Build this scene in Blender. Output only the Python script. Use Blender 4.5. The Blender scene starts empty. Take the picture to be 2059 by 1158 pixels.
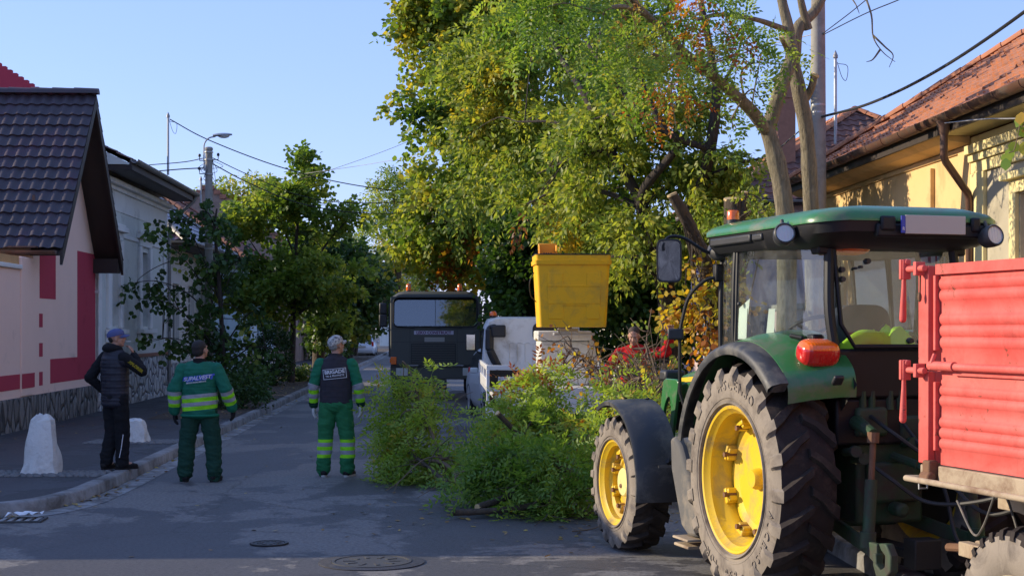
import bpy, bmesh, math, random
import numpy as np
from mathutils import Vector, Matrix, Euler, noise
from mathutils.bvhtree import BVHTree

random.seed(7)
RNG = np.random.default_rng(11)
R = math.radians
SC = bpy.context.scene
COL = SC.collection

# ------------------------------------------------------------------ camera, sky, sun
CAM_H = 1.9
FPX = 3000.0                      # focal length in pixels of the 2059 wide photograph
cam_d = bpy.data.cameras.new('camera')
cam = bpy.data.objects.new('camera', cam_d)
COL.objects.link(cam)
cam.location = (0, 0, CAM_H)
cam.rotation_euler = (R(90), 0, 0)
cam_d.sensor_width = 36
cam_d.lens = FPX / 2059 * 36
cam_d.shift_y = 81 / 2059
cam_d.clip_start = 0.05
cam_d.clip_end = 5000
SC.camera = cam

SUN = Vector((1.0, -0.17, -0.36)).normalized()      # the way the light travels
world = bpy.data.worlds.new('World')
SC.world = world
world.use_nodes = True
nt = world.node_tree
sky = nt.nodes.new('ShaderNodeTexSky')
sky.sky_type = 'NISHITA'
sky.sun_disc = False
sky.sun_elevation = math.asin(-SUN.z)
sky.sun_rotation = math.atan2(-SUN.x, -SUN.y)
sky.altitude = 100
sky.air_density = 1.0
sky.dust_density = 0.15
sky.ozone_density = 3.0
nt.nodes['Background'].inputs['Strength'].default_value = 0.145
tint = nt.nodes.new('ShaderNodeMix'); tint.data_type = 'RGBA'; tint.blend_type = 'MULTIPLY'; tint.inputs[0].default_value = 1.0
tint.inputs[7].default_value = (1.02, 0.865, 1.08, 1.0)           # a clear, cold autumn sky
nt.links.new(sky.outputs[0], tint.inputs[6])
even = nt.nodes.new('ShaderNodeMix'); even.data_type = 'RGBA'; even.inputs[0].default_value = 0.62
even.inputs[7].default_value = (1.05, 1.64, 3.20, 1.0)           # evens the gradient out towards clear blue
nt.links.new(tint.outputs[2], even.inputs[6])
nt.links.new(even.outputs[2], nt.nodes['Background'].inputs['Color'])
sd = bpy.data.lights.new('sun', 'SUN')
sd.energy = 2.95
sd.angle = R(0.5)
sd.color = (1.0, 0.86, 0.64)
sun = bpy.data.objects.new('sun', sd)
COL.objects.link(sun)
sun.rotation_euler = SUN.to_track_quat('-Z', 'Y').to_euler()
SC.view_settings.view_transform = 'Standard'
SC.view_settings.look = 'None'
SC.view_settings.exposure = 1.10
SC.view_settings.gamma = 1.0

# ------------------------------------------------------------------ frames
TH = math.atan(0.0485)            # the street runs a little left of the camera axis
CT, ST = math.cos(TH), math.sin(TH)
def S(x, y, z=0.0):               # street coordinates -> world
    return Vector((x * CT - y * ST, x * ST + y * CT, z))
def at(px, py, Y):                # a point of the photograph at depth Y -> world
    return Vector(((px - 1029.5) / FPX * Y, Y, CAM_H - (py - 660) / FPX * Y))

# ------------------------------------------------------------------ mesh builder
class MB:
    def __init__(s):
        s.v = []; s.f = []; s.mi = []; s.k = 0; s.M = None
    def add(s, vs, fs, k=None):
        n = len(s.v)
        if s.M is not None:
            vs = [s.M @ Vector(v) for v in vs]
        s.v.extend([tuple(v) for v in vs])
        s.f.extend([tuple(i + n for i in f) for f in fs])
        s.mi.extend([s.k if k is None else k] * len(fs))
        return s
    def box(s, c, d, rot=None, k=None, taper=None):
        hx, hy, hz = d[0] / 2, d[1] / 2, d[2] / 2
        vs = []
        for z in (-1, 1):
            t = 1 if (taper is None or z < 0) else taper
            for x, y in ((-1, -1), (1, -1), (1, 1), (-1, 1)):
                vs.append(Vector((x * hx * t, y * hy * t, z * hz)))
        if rot is not None:
            m = Euler(rot).to_matrix()
            vs = [m @ v for v in vs]
        vs = [v + Vector(c) for v in vs]
        return s.add(vs, [(3, 2, 1, 0), (4, 5, 6, 7), (0, 1, 5, 4), (1, 2, 6, 5), (2, 3, 7, 6), (3, 0, 4, 7)], k)
    def span(s, x0, x1, y0, y1, z0, z1, k=None):
        return s.box(((x0 + x1) / 2, (y0 + y1) / 2, (z0 + z1) / 2), (abs(x1 - x0), abs(y1 - y0), abs(z1 - z0)), k=k)
    def hexa(s, b, t, k=None):     # 4 bottom and 4 top points, same turn (counter-clockwise from above)
        return s.add(list(b) + list(t), [(3, 2, 1, 0), (4, 5, 6, 7), (0, 1, 5, 4), (1, 2, 6, 5), (2, 3, 7, 6), (3, 0, 4, 7)], k)
    def loft(s, rings, closed=True, caps=True, k=None):
        n = len(rings[0]); vs = [p for r in rings for p in r]; fs = []
        for i in range(len(rings) - 1):
            for j in range(n if closed else n - 1):
                a = i * n + j; b = i * n + (j + 1) % n
                fs.append((a, b, b + n, a + n))
        if caps and closed:
            fs.append(tuple(range(n - 1, -1, -1)))
            fs.append(tuple((len(rings) - 1) * n + j for j in range(n)))
        return s.add(vs, fs, k)
    def tube(s, pts, r, n=8, caps=True, k=None):
        pts = [Vector(p) for p in pts]
        m = len(pts)
        rs = [r] * m if not hasattr(r, '__len__') else list(r)
        t0 = (pts[1] - pts[0]).normalized()
        a = t0.orthogonal().normalized()
        rings = []
        for i in range(m):
            t = (pts[min(i + 1, m - 1)] - pts[max(i - 1, 0)])
            if t.length < 1e-9: t = t0
            t.normalize()
            a = (a - t * a.dot(t))
            if a.length < 1e-6: a = t.orthogonal()
            a.normalize()
            b = t.cross(a)
            rings.append([pts[i] + (a * math.cos(2 * math.pi * j / n) + b * math.sin(2 * math.pi * j / n)) * rs[i] for j in range(n)])
        return s.loft(rings, True, caps, k)
    def cyl(s, p0, p1, r0, r1=None, n=16, k=None):
        return s.tube([p0, p1], [r0, r0 if r1 is None else r1], n, True, k)
    def lathe(s, prof, c=(0, 0, 0), axis='z', n=32, k=None, a0=0.0, a1=None, close=False):
        full = a1 is None
        if full: a1 = 2 * math.pi
        m = n if full else n + 1
        c = Vector(c); rings = []
        pr = list(prof) + ([prof[0]] if close else [])
        for i in range(m):
            t = a0 + (a1 - a0) * i / n
            ring = []
            for r, h in pr:
                x, y = r * math.cos(t), r * math.sin(t)
                if axis == 'z': p = Vector((x, y, h))
                elif axis == 'x': p = Vector((h, x, y))
                else: p = Vector((y, h, x))
                ring.append(c + p)
            rings.append(ring)
        if full: rings.append(rings[0])
        return s.loft(rings, False, False, k)
    def prism(s, poly, o, ux, uy, th, k=None):
        o = Vector(o); ux = Vector(ux); uy = Vector(uy); th = Vector(th)
        a = [o + ux * p[0] + uy * p[1] for p in poly]
        return s.loft([a, [p + th for p in a]], True, True, k)
    def quad(s, a, b, c, d, k=None):
        return s.add([a, b, c, d], [(0, 1, 2, 3)], k)
    def ball(s, c, r, nu=14, nv=9, rot=None, k=None):
        r = (r, r, r) if not hasattr(r, '__len__') else r
        vs = [Vector((0, 0, -r[2]))]; fs = []
        for i in range(1, nv):
            t = math.pi * i / nv - math.pi / 2
            for j in range(nu):
                p = 2 * math.pi * j / nu
                vs.append(Vector((r[0] * math.cos(t) * math.cos(p), r[1] * math.cos(t) * math.sin(p), r[2] * math.sin(t))))
        vs.append(Vector((0, 0, r[2])))
        for j in range(nu):
            fs.append((0, 1 + (j + 1) % nu, 1 + j))
            fs.append((len(vs) - 1, 1 + (nv - 2) * nu + j, 1 + (nv - 2) * nu + (j + 1) % nu))
        for i in range(nv - 2):
            for j in range(nu):
                a = 1 + i * nu + j; b = 1 + i * nu + (j + 1) % nu
                fs.append((a, b, b + nu, a + nu))
        if rot is not None:
            m = Euler(rot).to_matrix() if not isinstance(rot, Matrix) else rot
            vs = [m @ v for v in vs]
        c = Vector(c)
        return s.add([v + c for v in vs], fs, k)
    def build(s, name, mats, parent=None, smooth=35, bevel=0.0, fix=True, segs=2):
        me = bpy.data.meshes.new(name)
        me.from_pydata(s.v, [], s.f)
        if not isinstance(mats, (list, tuple)): mats = [mats]
        for m in mats: me.materials.append(m)
        if len(mats) > 1:
            me.polygons.foreach_set('material_index', s.mi)
        if fix:
            bm = bmesh.new(); bm.from_mesh(me)
            bmesh.ops.remove_doubles(bm, verts=bm.verts, dist=1e-5)
            bmesh.ops.recalc_face_normals(bm, faces=bm.faces)
            bm.to_mesh(me); bm.free()
        me.update()
        o = bpy.data.objects.new(name, me)
        COL.objects.link(o)
        if parent is not None: o.parent = parent
        if smooth:
            me.polygons.foreach_set('use_smooth', [True] * len(me.polygons))
            me.set_sharp_from_angle(angle=R(smooth))
        if bevel:
            b = o.modifiers.new('bevel', 'BEVEL'); b.width = bevel; b.segments = segs; b.limit_method = 'ANGLE'; b.angle_limit = R(50)
        return o

def tag(o, label, cat, group=None, kind=None):
    o['label'] = label; o['category'] = cat
    if group: o['group'] = group
    if kind: o['kind'] = kind
    return o
def thing(name, label, cat, loc=(0, 0, 0), rz=0.0, group=None):
    o = bpy.data.objects.new(name, None)
    COL.objects.link(o)
    o.empty_display_size = 0.2
    o.location = loc; o.rotation_euler = (0, 0, rz)
    return tag(o, label, cat, group)
def sthing(name, label, cat, x, y, z=0.0, rz=0.0, group=None):
    return thing(name, label, cat, S(x, y, z), TH + rz, group)
def structure(o):
    o['kind'] = 'structure'; return o
def kids(o): return [c for c in bpy.data.objects if c.parent == o]
def copy_tree(o, parent=None):
    c = o.copy(); COL.objects.link(c)
    if parent is not None: c.parent = parent
    for ch in kids(o): copy_tree(ch, c)
    return c

# ------------------------------------------------------------------ materials
def new_mat(name):
    m = bpy.data.materials.new(name); m.use_nodes = True
    n = m.node_tree; p = n.nodes['Principled BSDF']
    return m, n, p
def node(n, t, **kw):
    x = n.nodes.new(t)
    for k, v in kw.items():
        if k.startswith('i_'):
            x.inputs[int(k[2:])].default_value = v
        else: setattr(x, k, v)
    return x
def rgba(c): return (c[0], c[1], c[2], 1.0)
def noise_node(n, scale, detail=5, rough=0.6, vec=None, dist=0.0):
    x = n.nodes.new('ShaderNodeTexNoise')
    x.inputs['Scale'].default_value = scale; x.inputs['Detail'].default_value = detail
    x.inputs['Roughness'].default_value = rough; x.inputs['Distortion'].default_value = dist
    if vec is not None: n.links.new(vec, x.inputs['Vector'])
    return x
def ramp(n, fac, stops, interp='LINEAR'):
    x = n.nodes.new('ShaderNodeValToRGB'); cr = x.color_ramp; cr.interpolation = interp
    while len(cr.elements) < len(stops): cr.elements.new(0.5)
    for e, (p, c) in zip(cr.elements, stops):
        e.position = p; e.color = rgba(c) if hasattr(c, '__len__') else (c, c, c, 1)
    n.links.new(fac, x.inputs[0]); return x
def mixc(n, fac, a, b, blend='MIX'):
    x = n.nodes.new('ShaderNodeMix'); x.data_type = 'RGBA'; x.blend_type = blend
    for sock, val in ((x.inputs[0], fac), (x.inputs[6], a), (x.inputs[7], b)):
        if hasattr(val, 'is_linked') or isinstance(val, bpy.types.NodeSocket): n.links.new(val, sock)
        elif hasattr(val, '__len__'): sock.default_value = rgba(val)
        else: sock.default_value = val
    return x.outputs[2]
def bump(n, p, h, strength, dist=0.01, prev=None):
    b = n.nodes.new('ShaderNodeBump'); b.inputs['Strength'].default_value = strength; b.inputs['Distance'].default_value = dist
    n.links.new(h, b.inputs['Height'])
    if prev is not None: n.links.new(prev, b.inputs['Normal'])
    n.links.new(b.outputs[0], p.inputs['Normal']); return b.outputs[0]
MATS = {}
def mat(name, col, rough=0.6, metal=0.0, var=0.15, vs=3.0, bmp=0.0, bs=60.0, spec=0.5, dirt=None, coat=0.0, bdist=0.004):
    """general painted or raw surface: colour drift, fine grain, optional dirt (colour, amount, scale)"""
    m, n, p = new_mat(name)
    tc = n.nodes.new('ShaderNodeTexCoord'); ob = tc.outputs['Object']
    a = noise_node(n, vs, 6, 0.65, ob)
    c = mixc(n, a.outputs[0], tuple(x * (1 - var) for x in col), tuple(min(1, x * (1 + var)) for x in col))
    if dirt:
        d = noise_node(n, dirt[2], 8, 0.7, ob, 0.4)
        lo = 0.62 - dirt[1] * 0.35
        rp = ramp(n, d.outputs[0], [(max(0, lo), 0.0), (min(1, lo + 0.22), 1.0)])
        c = mixc(n, rp.outputs[0], c, dirt[0])
        rr = n.nodes.new('ShaderNodeMapRange'); n.links.new(rp.outputs[0], rr.inputs[0])
        rr.inputs[3].default_value = rough; rr.inputs[4].default_value = min(1, rough + 0.3)
        n.links.new(rr.outputs[0], p.inputs['Roughness'])
    else:
        p.inputs['Roughness'].default_value = rough
        if rough < 0.95:
            rr = n.nodes.new('ShaderNodeMapRange'); n.links.new(a.outputs[0], rr.inputs[0])
            rr.inputs[3].default_value = max(0, rough - 0.08); rr.inputs[4].default_value = min(1, rough + 0.1)
            n.links.new(rr.outputs[0], p.inputs['Roughness'])
    n.links.new(c, p.inputs['Base Color'])
    p.inputs['Metallic'].default_value = metal
    p.inputs['Specular IOR Level'].default_value = spec
    p.inputs['Coat Weight'].default_value = coat
    p.inputs['Coat Roughness'].default_value = 0.12
    if bmp:
        b = noise_node(n, bs, 4, 0.6, ob)
        bump(n, p, b.outputs[0], bmp, bdist)
    MATS[name] = m
    return m

def glass_mat(name, tint=(0.75, 0.85, 0.85), gloss=0.12, dust=0.05):
    m, n, p = new_mat(name)
    out = n.nodes['Material Output']
    tr = node(n, 'ShaderNodeBsdfTransparent'); tr.inputs[0].default_value = rgba(tint)
    gl = node(n, 'ShaderNodeBsdfGlossy'); gl.inputs[1].default_value = 0.03
    fr = node(n, 'ShaderNodeFresnel'); fr.inputs[0].default_value = 1.5
    mr = node(n, 'ShaderNodeMapRange'); n.links.new(fr.outputs[0], mr.inputs[0])
    mr.inputs[1].default_value = 0.0; mr.inputs[2].default_value = 1.0; mr.inputs[3].default_value = gloss; mr.inputs[4].default_value = 1.0
    mx = node(n, 'ShaderNodeMixShader'); n.links.new(mr.outputs[0], mx.inputs[0]); n.links.new(tr.outputs[0], mx.inputs[1]); n.links.new(gl.outputs[0], mx.inputs[2])
    df = node(n, 'ShaderNodeBsdfDiffuse'); df.inputs[0].default_value = (0.5, 0.5, 0.47, 1)
    tc = n.nodes.new('ShaderNodeTexCoord'); nz = noise_node(n, 4, 6, 0.7, tc.outputs['Object'])
    rp = ramp(n, nz.outputs[0], [(0.35, 0.0), (0.8, dust * 2)])
    m2 = node(n, 'ShaderNodeMixShader'); n.links.new(rp.outputs[0], m2.inputs[0]); n.links.new(mx.outputs[0], m2.inputs[1]); n.links.new(df.outputs[0], m2.inputs[2])
    n.links.new(m2.outputs[0], out.inputs[0])
    n.nodes.remove(p)
    return m

def leaf_mat(name, stops, trans=0.35, rough=0.5):
    m, n, p = new_mat(name)
    out = n.nodes['Material Output']
    a = node(n, 'ShaderNodeAttribute', attribute_name='tint')
    rp = ramp(n, a.outputs['Fac'], stops)
    n.links.new(rp.outputs[0], p.inputs['Base Color'])
    p.inputs['Roughness'].default_value = rough
    p.inputs['Specular IOR Level'].default_value = 0.35
    t = node(n, 'ShaderNodeBsdfTranslucent')
    br = mixc(n, 1.0, rp.outputs[0], (1.5, 1.5, 0.7), 'MULTIPLY')
    n.links.new(br, t.inputs[0])
    mx = node(n, 'ShaderNodeMixShader'); mx.inputs[0].default_value = trans
    n.links.new(p.outputs[0], mx.inputs[1]); n.links.new(t.outputs[0], mx.inputs[2])
    n.links.new(mx.outputs[0], out.inputs[0])
    return m
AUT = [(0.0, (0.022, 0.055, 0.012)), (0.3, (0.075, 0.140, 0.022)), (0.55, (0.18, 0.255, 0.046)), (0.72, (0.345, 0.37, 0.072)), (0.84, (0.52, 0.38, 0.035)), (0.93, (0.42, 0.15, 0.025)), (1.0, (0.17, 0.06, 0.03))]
M_LEAF = leaf_mat('leaf_autumn', AUT, 0.48)
M_LEAFB = leaf_mat('leaf_bright', [(0.0, (0.025, 0.075, 0.014)), (0.4, (0.115, 0.215, 0.030)), (0.75, (0.33, 0.42, 0.070)), (0.9, (0.40, 0.26, 0.03)), (1.0, (0.36, 0.08, 0.02))], 0.45)
M_LEAFD = leaf_mat('leaf_dark', [(0.0, (0.019, 0.045, 0.015)), (0.5, (0.052, 0.105, 0.028)), (0.85, (0.11, 0.18, 0.035)), (1.0, (0.28, 0.28, 0.04))], 0.3)
M_LITTER = leaf_mat('leaf_litter', [(0.0, (0.10, 0.06, 0.03)), (0.5, (0.28, 0.15, 0.04)), (1.0, (0.45, 0.33, 0.06))], 0.1)

# ------------------------------------------------------------------ leaves
def quads_object(name, V, tint, material, parent=None, nv=4):
    """V (n,nv,3) polygons, tint (n)"""
    n = V.shape[0]
    me = bpy.data.meshes.new(name)
    me.vertices.add(n * nv); me.vertices.foreach_set('co', V.reshape(-1).astype(np.float32))
    me.loops.add(n * nv); me.loops.foreach_set('vertex_index', np.arange(n * nv, dtype=np.int32))
    me.polygons.add(n); me.polygons.foreach_set('loop_start', np.arange(0, n * nv, nv, dtype=np.int32))
    me.materials.append(material)
    me.update(calc_edges=True)
    at_ = me.attributes.new('tint', 'FLOAT', 'FACE')
    at_.data.foreach_set('value', np.clip(tint, 0, 1).astype(np.float32))
    me.validate()
    o = bpy.data.objects.new(name, me); COL.objects.link(o)
    if parent is not None: o.parent = parent
    return o
def unit(a): return a / np.maximum(np.linalg.norm(a, axis=-1, keepdims=True), 1e-9)
def leaf_quads(P, D, N, L, W, fold=0.12):
    D = unit(D); B = unit(np.cross(N, D)); N = np.cross(D, B)
    L = L[:, None]; W = W[:, None]
    a = P; b = P + D * L * 0.45 + B * W * 0.5 - N * W * fold; c = P + D * L - N * L * 0.08; d = P + D * L * 0.45 - B * W * 0.5 - N * W * fold
    return np.stack([a, b, c, d], 1)
def lobed(P, D, N, L, W):
    """six-cornered broad leaf"""
    D = unit(D); B = unit(np.cross(N, D)); L = L[:, None]; W = W[:, None]
    pts = [P, P + D * L * .25 + B * W * .42, P + D * L * .62 + B * W * .5, P + D * L, P + D * L * .62 - B * W * .5, P + D * L * .25 - B * W * .42]
    return np.stack(pts, 1)
def sprays(starts, dirs, L, K, leaf, droop=0.35, lat=0.12, rng=RNG, flat=0.6):
    """leaves along curved twigs -> P, D, N, spray index"""
    n = len(starts)
    t = rng.uniform(0.08, 1.0, (n, K)); Ls = L * rng.uniform(0.6, 1.25, (n, 1))
    d = unit(dirs)[:, None, :]
    P = starts[:, None, :] + d * (t * Ls)[..., None]
    P[..., 2] -= droop * Ls * t ** 2
    side = unit(rng.normal(size=(n, K, 3)))
    P = P + side * (lat * rng.uniform(0.2, 1.0, (n, K)))[..., None]
    tang = d * np.ones((n, K, 1)); tang = tang + np.array([0, 0, -1.0]) * (2 * droop * t)[..., None]
    D = unit(unit(tang) * 0.6 + side * 0.9 + np.array([0, 0, -0.35]))
    N = unit(rng.normal(size=(n, K, 3)) * (1 - flat) + np.array([-.25, 0, 1.0]) * flat)
    idx = np.repeat(np.arange(n), K)
    return P.reshape(-1, 3), D.reshape(-1, 3), N.reshape(-1, 3), idx
def nz3(P, s):
    return np.array([noise.noise(Vector(p) * s) for p in P])
def blob_points(blobs, n, rng=RNG, shell=0.35):
    """random points biased to the shell of ellipsoids [(centre, radii, weight)]"""
    w = np.array([b[2] for b in blobs], float); w /= w.sum()
    out = []; dr = []
    for (c, r, _), q in zip(blobs, w):
        m = max(1, int(n * q))
        d = unit(rng.normal(size=(m, 3)))
        rad = rng.uniform(shell, 1.0, (m, 1)) ** 0.6
        out.append(np.array(c) + d * rad * np.array(r)); dr.append(d)
    return np.concatenate(out), np.concatenate(dr)
def clumped(blobs, n, per, sig, rng=RNG, shell=.35):
    """spray starts gathered into loose clumps, so gaps stay open between them"""
    C, D = blob_points(blobs, max(3, n // per), rng, shell)
    sz = rng.uniform(.6, 1.35, (len(C), 1, 1))
    P = C[:, None, :] + rng.normal(size=(len(C), per, 3)) * np.array([1, 1, .55]) * sig * sz
    d = unit(P - C[:, None, :] + np.array([0, 0, sig * .4])) * .7 + D[:, None, :] * .5
    return P.reshape(-1, 3), unit(d.reshape(-1, 3)), np.repeat(np.arange(len(C)), per)
def curve(pts, n=8):
    """smooth polyline through points (Catmull-Rom)"""
    pts = [Vector(p) for p in pts]
    if len(pts) < 3: return [pts[0].lerp(pts[-1], i / n) for i in range(n + 1)]
    q = [pts[0] * 2 - pts[1]] + pts + [pts[-1] * 2 - pts[-2]]
    out = []
    for i in range(1, len(q) - 2):
        for j in range(n):
            t = j / n; a, b, c, d = q[i - 1:i + 3]
            out.append(0.5 * ((2 * b) + (c - a) * t + (2 * a - 5 * b + 4 * c - d) * t * t + (3 * b - a - 3 * c + d) * t ** 3))
    out.append(pts[-1]); return out
def bark_tube(mb, pts, r0, r1, n=10, seg=6, gn=0.12, k=None):
    c = curve(pts, seg); m = len(c)
    rs = []
    for i, p in enumerate(c):
        f = i / (m - 1)
        rs.append((r0 + (r1 - r0) * f) * (1 + gn * noise.noise(p * 3.1)))
    mb.tube(c, rs, n, True, k); return c
def font_mesh(txt, size, extrude=0.002, align='CENTER', shear=0.0, offset=0.0):
    cu = bpy.data.curves.new('lettering', 'FONT'); cu.body = txt; cu.size = size; cu.extrude = extrude
    cu.align_x = align; cu.align_y = 'CENTER'; cu.shear = shear; cu.offset = offset; cu.resolution_u = 3
    o = bpy.data.objects.new('lettering', cu); COL.objects.link(o)
    dg = bpy.context.evaluated_depsgraph_get()
    me = bpy.data.meshes.new_from_object(o.evaluated_get(dg))
    vs = [v.co.copy() for v in me.vertices]; fs = [tuple(p.vertices) for p in me.polygons]
    bpy.data.objects.remove(o); bpy.data.curves.remove(cu); bpy.data.meshes.remove(me)
    return vs, fs
def lettering(name, txt, size, m, parent, origin, ux, uy, extrude=0.002, align='CENTER', shear=0.0, offset=0.0):
    vs, fs = font_mesh(txt, size, extrude, align, shear, offset)
    ux = Vector(ux); uy = Vector(uy); uz = ux.cross(uy); o = Vector(origin)
    mb = MB(); mb.add([o + ux * v.x + uy * v.y + uz * v.z for v in vs], fs)
    return mb.build(name, m, parent, smooth=0, fix=False)
# ------------------------------------------------------------------ setting materials
def asphalt(name, dry, wet, amount, scale=0.55, seed=0.0, rough=0.85, agg=0.35):
    m, n, p = new_mat(name)
    tc = n.nodes.new('ShaderNodeTexCoord')
    mp = node(n, 'ShaderNodeMapping'); n.links.new(tc.outputs['Object'], mp.inputs[0]); mp.inputs['Location'].default_value = (seed, seed * 0.7, 0)
    mp.inputs['Scale'].default_value = (1.0, 0.62, 1.0)
    v = mp.outputs[0]
    big = noise_node(n, scale, 9, 0.62, v, 0.35)
    ms = node(n, 'ShaderNodeMapping'); n.links.new(tc.outputs['Object'], ms.inputs[0]); ms.inputs['Scale'].default_value = (0.55, 1.5, 1.0)
    streak = noise_node(n, 7.0, 6, 0.75, ms.outputs[0])
    ad = node(n, 'ShaderNodeMath', operation='MULTIPLY_ADD'); n.links.new(streak.outputs[0], ad.inputs[0]); ad.inputs[1].default_value = 0.24; n.links.new(big.outputs[0], ad.inputs[2])
    c0 = 0.615 - amount
    rp = ramp(n, ad.outputs[0], [(c0, 0.0), (c0 + 0.014, 1.0)])
    g = noise_node(n, 110, 3, 0.8, tc.outputs['Object'])
    g2 = noise_node(n, 2.2, 6, 0.7, v)
    dryc = mixc(n, g.outputs[0], tuple(x * (1 - agg) for x in dry), tuple(x * (1 + agg) for x in dry))
    dryc = mixc(n, g2.outputs[0], dryc, tuple(x * 0.72 for x in dry))
    g3 = noise_node(n, 28, 4, 0.75, tc.outputs['Object']); gr = ramp(n, g3.outputs[0], [(.38, .70), (.62, 1.22)])
    wetc = mixc(n, g.outputs[0], tuple(x * (1 - agg) for x in wet), tuple(x * (1 + agg) for x in wet))
    wetc = mixc(n, g2.outputs[0], wetc, tuple(x * 1.5 for x in wet))
    c = mixc(n, rp.outputs[0], wetc, dryc)
    c = mixc(n, 1.0, c, gr.outputs[0], 'MULTIPLY')
    ck = node(n, 'ShaderNodeTexVoronoi'); ck.feature = 'DISTANCE_TO_EDGE'; ck.inputs['Scale'].default_value = .42; wv = mixc(n, .22, tc.outputs['Object'], noise_node(n, 1.6, 5, .7, tc.outputs['Object']).outputs[1]); n.links.new(wv, ck.inputs['Vector'])
    ce = ramp(n, ck.outputs['Distance'], [(.0, .45), (.006, 1.0)]); c = mixc(n, .55, c, ce.outputs[0], 'MULTIPLY')
    n.links.new(c, p.inputs['Base Color'])
    rr = node(n, 'ShaderNodeMapRange'); n.links.new(rp.outputs[0], rr.inputs[0]); rr.inputs[3].default_value = rough - 0.25; rr.inputs[4].default_value = rough
    n.links.new(rr.outputs[0], p.inputs['Roughness'])
    p.inputs['Specular IOR Level'].default_value = 0.35
    bump(n, p, g.outputs[0], 0.7, 0.006)
    return m
M_ROAD = asphalt('road_asphalt', (0.215, 0.202, 0.190), (0.064, 0.060, 0.060), -0.022, 0.55, 3.1)
M_PAVE = asphalt('pavement_asphalt', (0.075, 0.072, 0.074), (0.035, 0.034, 0.038), -0.02, 0.8, 9.0)
M_KERB = mat('kerb_concrete', (0.27, 0.265, 0.26), 0.9, var=0.3, vs=2.5, bmp=0.6, bs=70, dirt=((0.10, 0.09, 0.08), 0.6, 2.2))
M_GUT = mat('gutter_concrete', (0.34, 0.335, 0.33), 0.85, var=0.35, vs=3, bmp=0.5, bs=60, dirt=((0.12, 0.11, 0.10), 0.7, 3))
M_EARTH = mat('bare_earth', (0.075, 0.055, 0.038), 0.95, var=0.5, vs=4, bmp=0.9, bs=40, bdist=0.03)
M_LAND = mat('dry_grass_land', (0.09, 0.085, 0.045), 0.95, var=0.4, vs=0.4)
M_IRON = mat('cast_iron', (0.07, 0.068, 0.066), 0.65, 0.4, var=0.3, vs=20, bmp=0.4, bs=90)
M_CONC = mat('concrete', (0.36, 0.34, 0.31), 0.9, var=0.22, vs=2.5, bmp=0.4, bs=50, dirt=((0.2, 0.18, 0.15), 0.4, 1.5))
M_COBB = mat('cobble_stone', (0.16, 0.155, 0.15), 0.85, var=0.5, vs=9, bmp=0.8, bs=30, bdist=0.02)

def plaster(name, col, var=0.1, dirt=0.35, bs=55):
    return mat(name, col, 0.92, var=var, vs=1.4, bmp=0.35, bs=bs, spec=0.2, dirt=(tuple(x * 0.62 for x in col), dirt, 1.1))
M_PINK = plaster('pink_render', (0.86, 0.61, 0.50), 0.07, 0.06)
M_RED = plaster('red_render', (0.44, 0.055, 0.085), 0.06, 0.1)
M_ORANGE = plaster('orange_render', (0.55, 0.32, 0.14), 0.1, 0.2)
M_GREYW = plaster('grey_green_render', (0.63, 0.645, 0.60), 0.08, 0.3)
M_WHITEW = plaster('white_render', (0.74, 0.73, 0.70), 0.06, 0.25)
M_OCHRE = plaster('ochre_render', (0.70, 0.475, 0.225), 0.08, 0.35)
M_YELLOW = plaster('pale_yellow_render', (0.72, 0.60, 0.30), 0.07, 0.3)
M_BEIGE = plaster('beige_pebble_render', (0.42, 0.37, 0.27), 0.2, 0.3, 120)
M_LILAC = plaster('pale_lilac_render', (0.52, 0.40, 0.40), 0.08, 0.3)
M_CREAM = plaster('cream_render', (0.62, 0.56, 0.44), 0.08, 0.3)
M_TILE_D = mat('dark_glazed_tile', (0.046, 0.034, 0.042), 0.52, var=0.5, vs=2.2, spec=0.5, bmp=0.15, bs=30, dirt=((0.085, 0.045, 0.07), 0.3, 1.0))
M_TILE_P = mat('purple_glazed_tile', (0.085, 0.05, 0.075), 0.25, var=0.35, vs=2.5, spec=0.6)
M_TILE_R = mat('terracotta_tile', (0.42, 0.165, 0.080), 0.85, var=0.5, vs=3.2, bmp=0.3, bs=40, dirt=((0.22, 0.09, 0.055), 0.2, 5.0))
M_TILE_B = mat('weathered_brown_tile', (0.20, 0.085, 0.060), 0.9, var=0.6, vs=3, bmp=0.3, bs=40, dirt=((0.08, 0.05, 0.045), 0.5, 1.5))
M_BRICK = mat('old_brick', (0.30, 0.14, 0.09), 0.9, var=0.4, vs=8, bmp=0.4, bs=30)
M_WOODD = mat('dark_brown_boards', (0.030, 0.019, 0.015), 0.6, var=0.3, vs=4)
M_WOODB = mat('brown_shutter', (0.20, 0.10, 0.065), 0.6, var=0.25, vs=6)
M_WOODY = mat('yellow_shutter', (0.55, 0.36, 0.12), 0.55, var=0.15, vs=6)
M_COPPER = mat('brown_gutter_metal', (0.15, 0.075, 0.05), 0.45, 0.3, var=0.25, vs=3, dirt=((0.10, 0.085, 0.07), 0.4, 3))
M_ZINC = mat('weathered_zinc', (0.30, 0.29, 0.28), 0.6, 0.5, var=0.25, vs=3)
M_STEEL = mat('galvanised_steel', (0.42, 0.43, 0.44), 0.45, 0.7, var=0.15, vs=6)
M_BLACK = mat('black_plastic', (0.018, 0.018, 0.020), 0.5, var=0.2, vs=8)
M_PANE = mat('dark_window_glass', (0.03, 0.035, 0.04), 0.06, var=0.2, vs=2, spec=0.8)
M_WHITEP = mat('white_frame_paint', (0.72, 0.71, 0.68), 0.5, var=0.08, vs=4)

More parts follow.
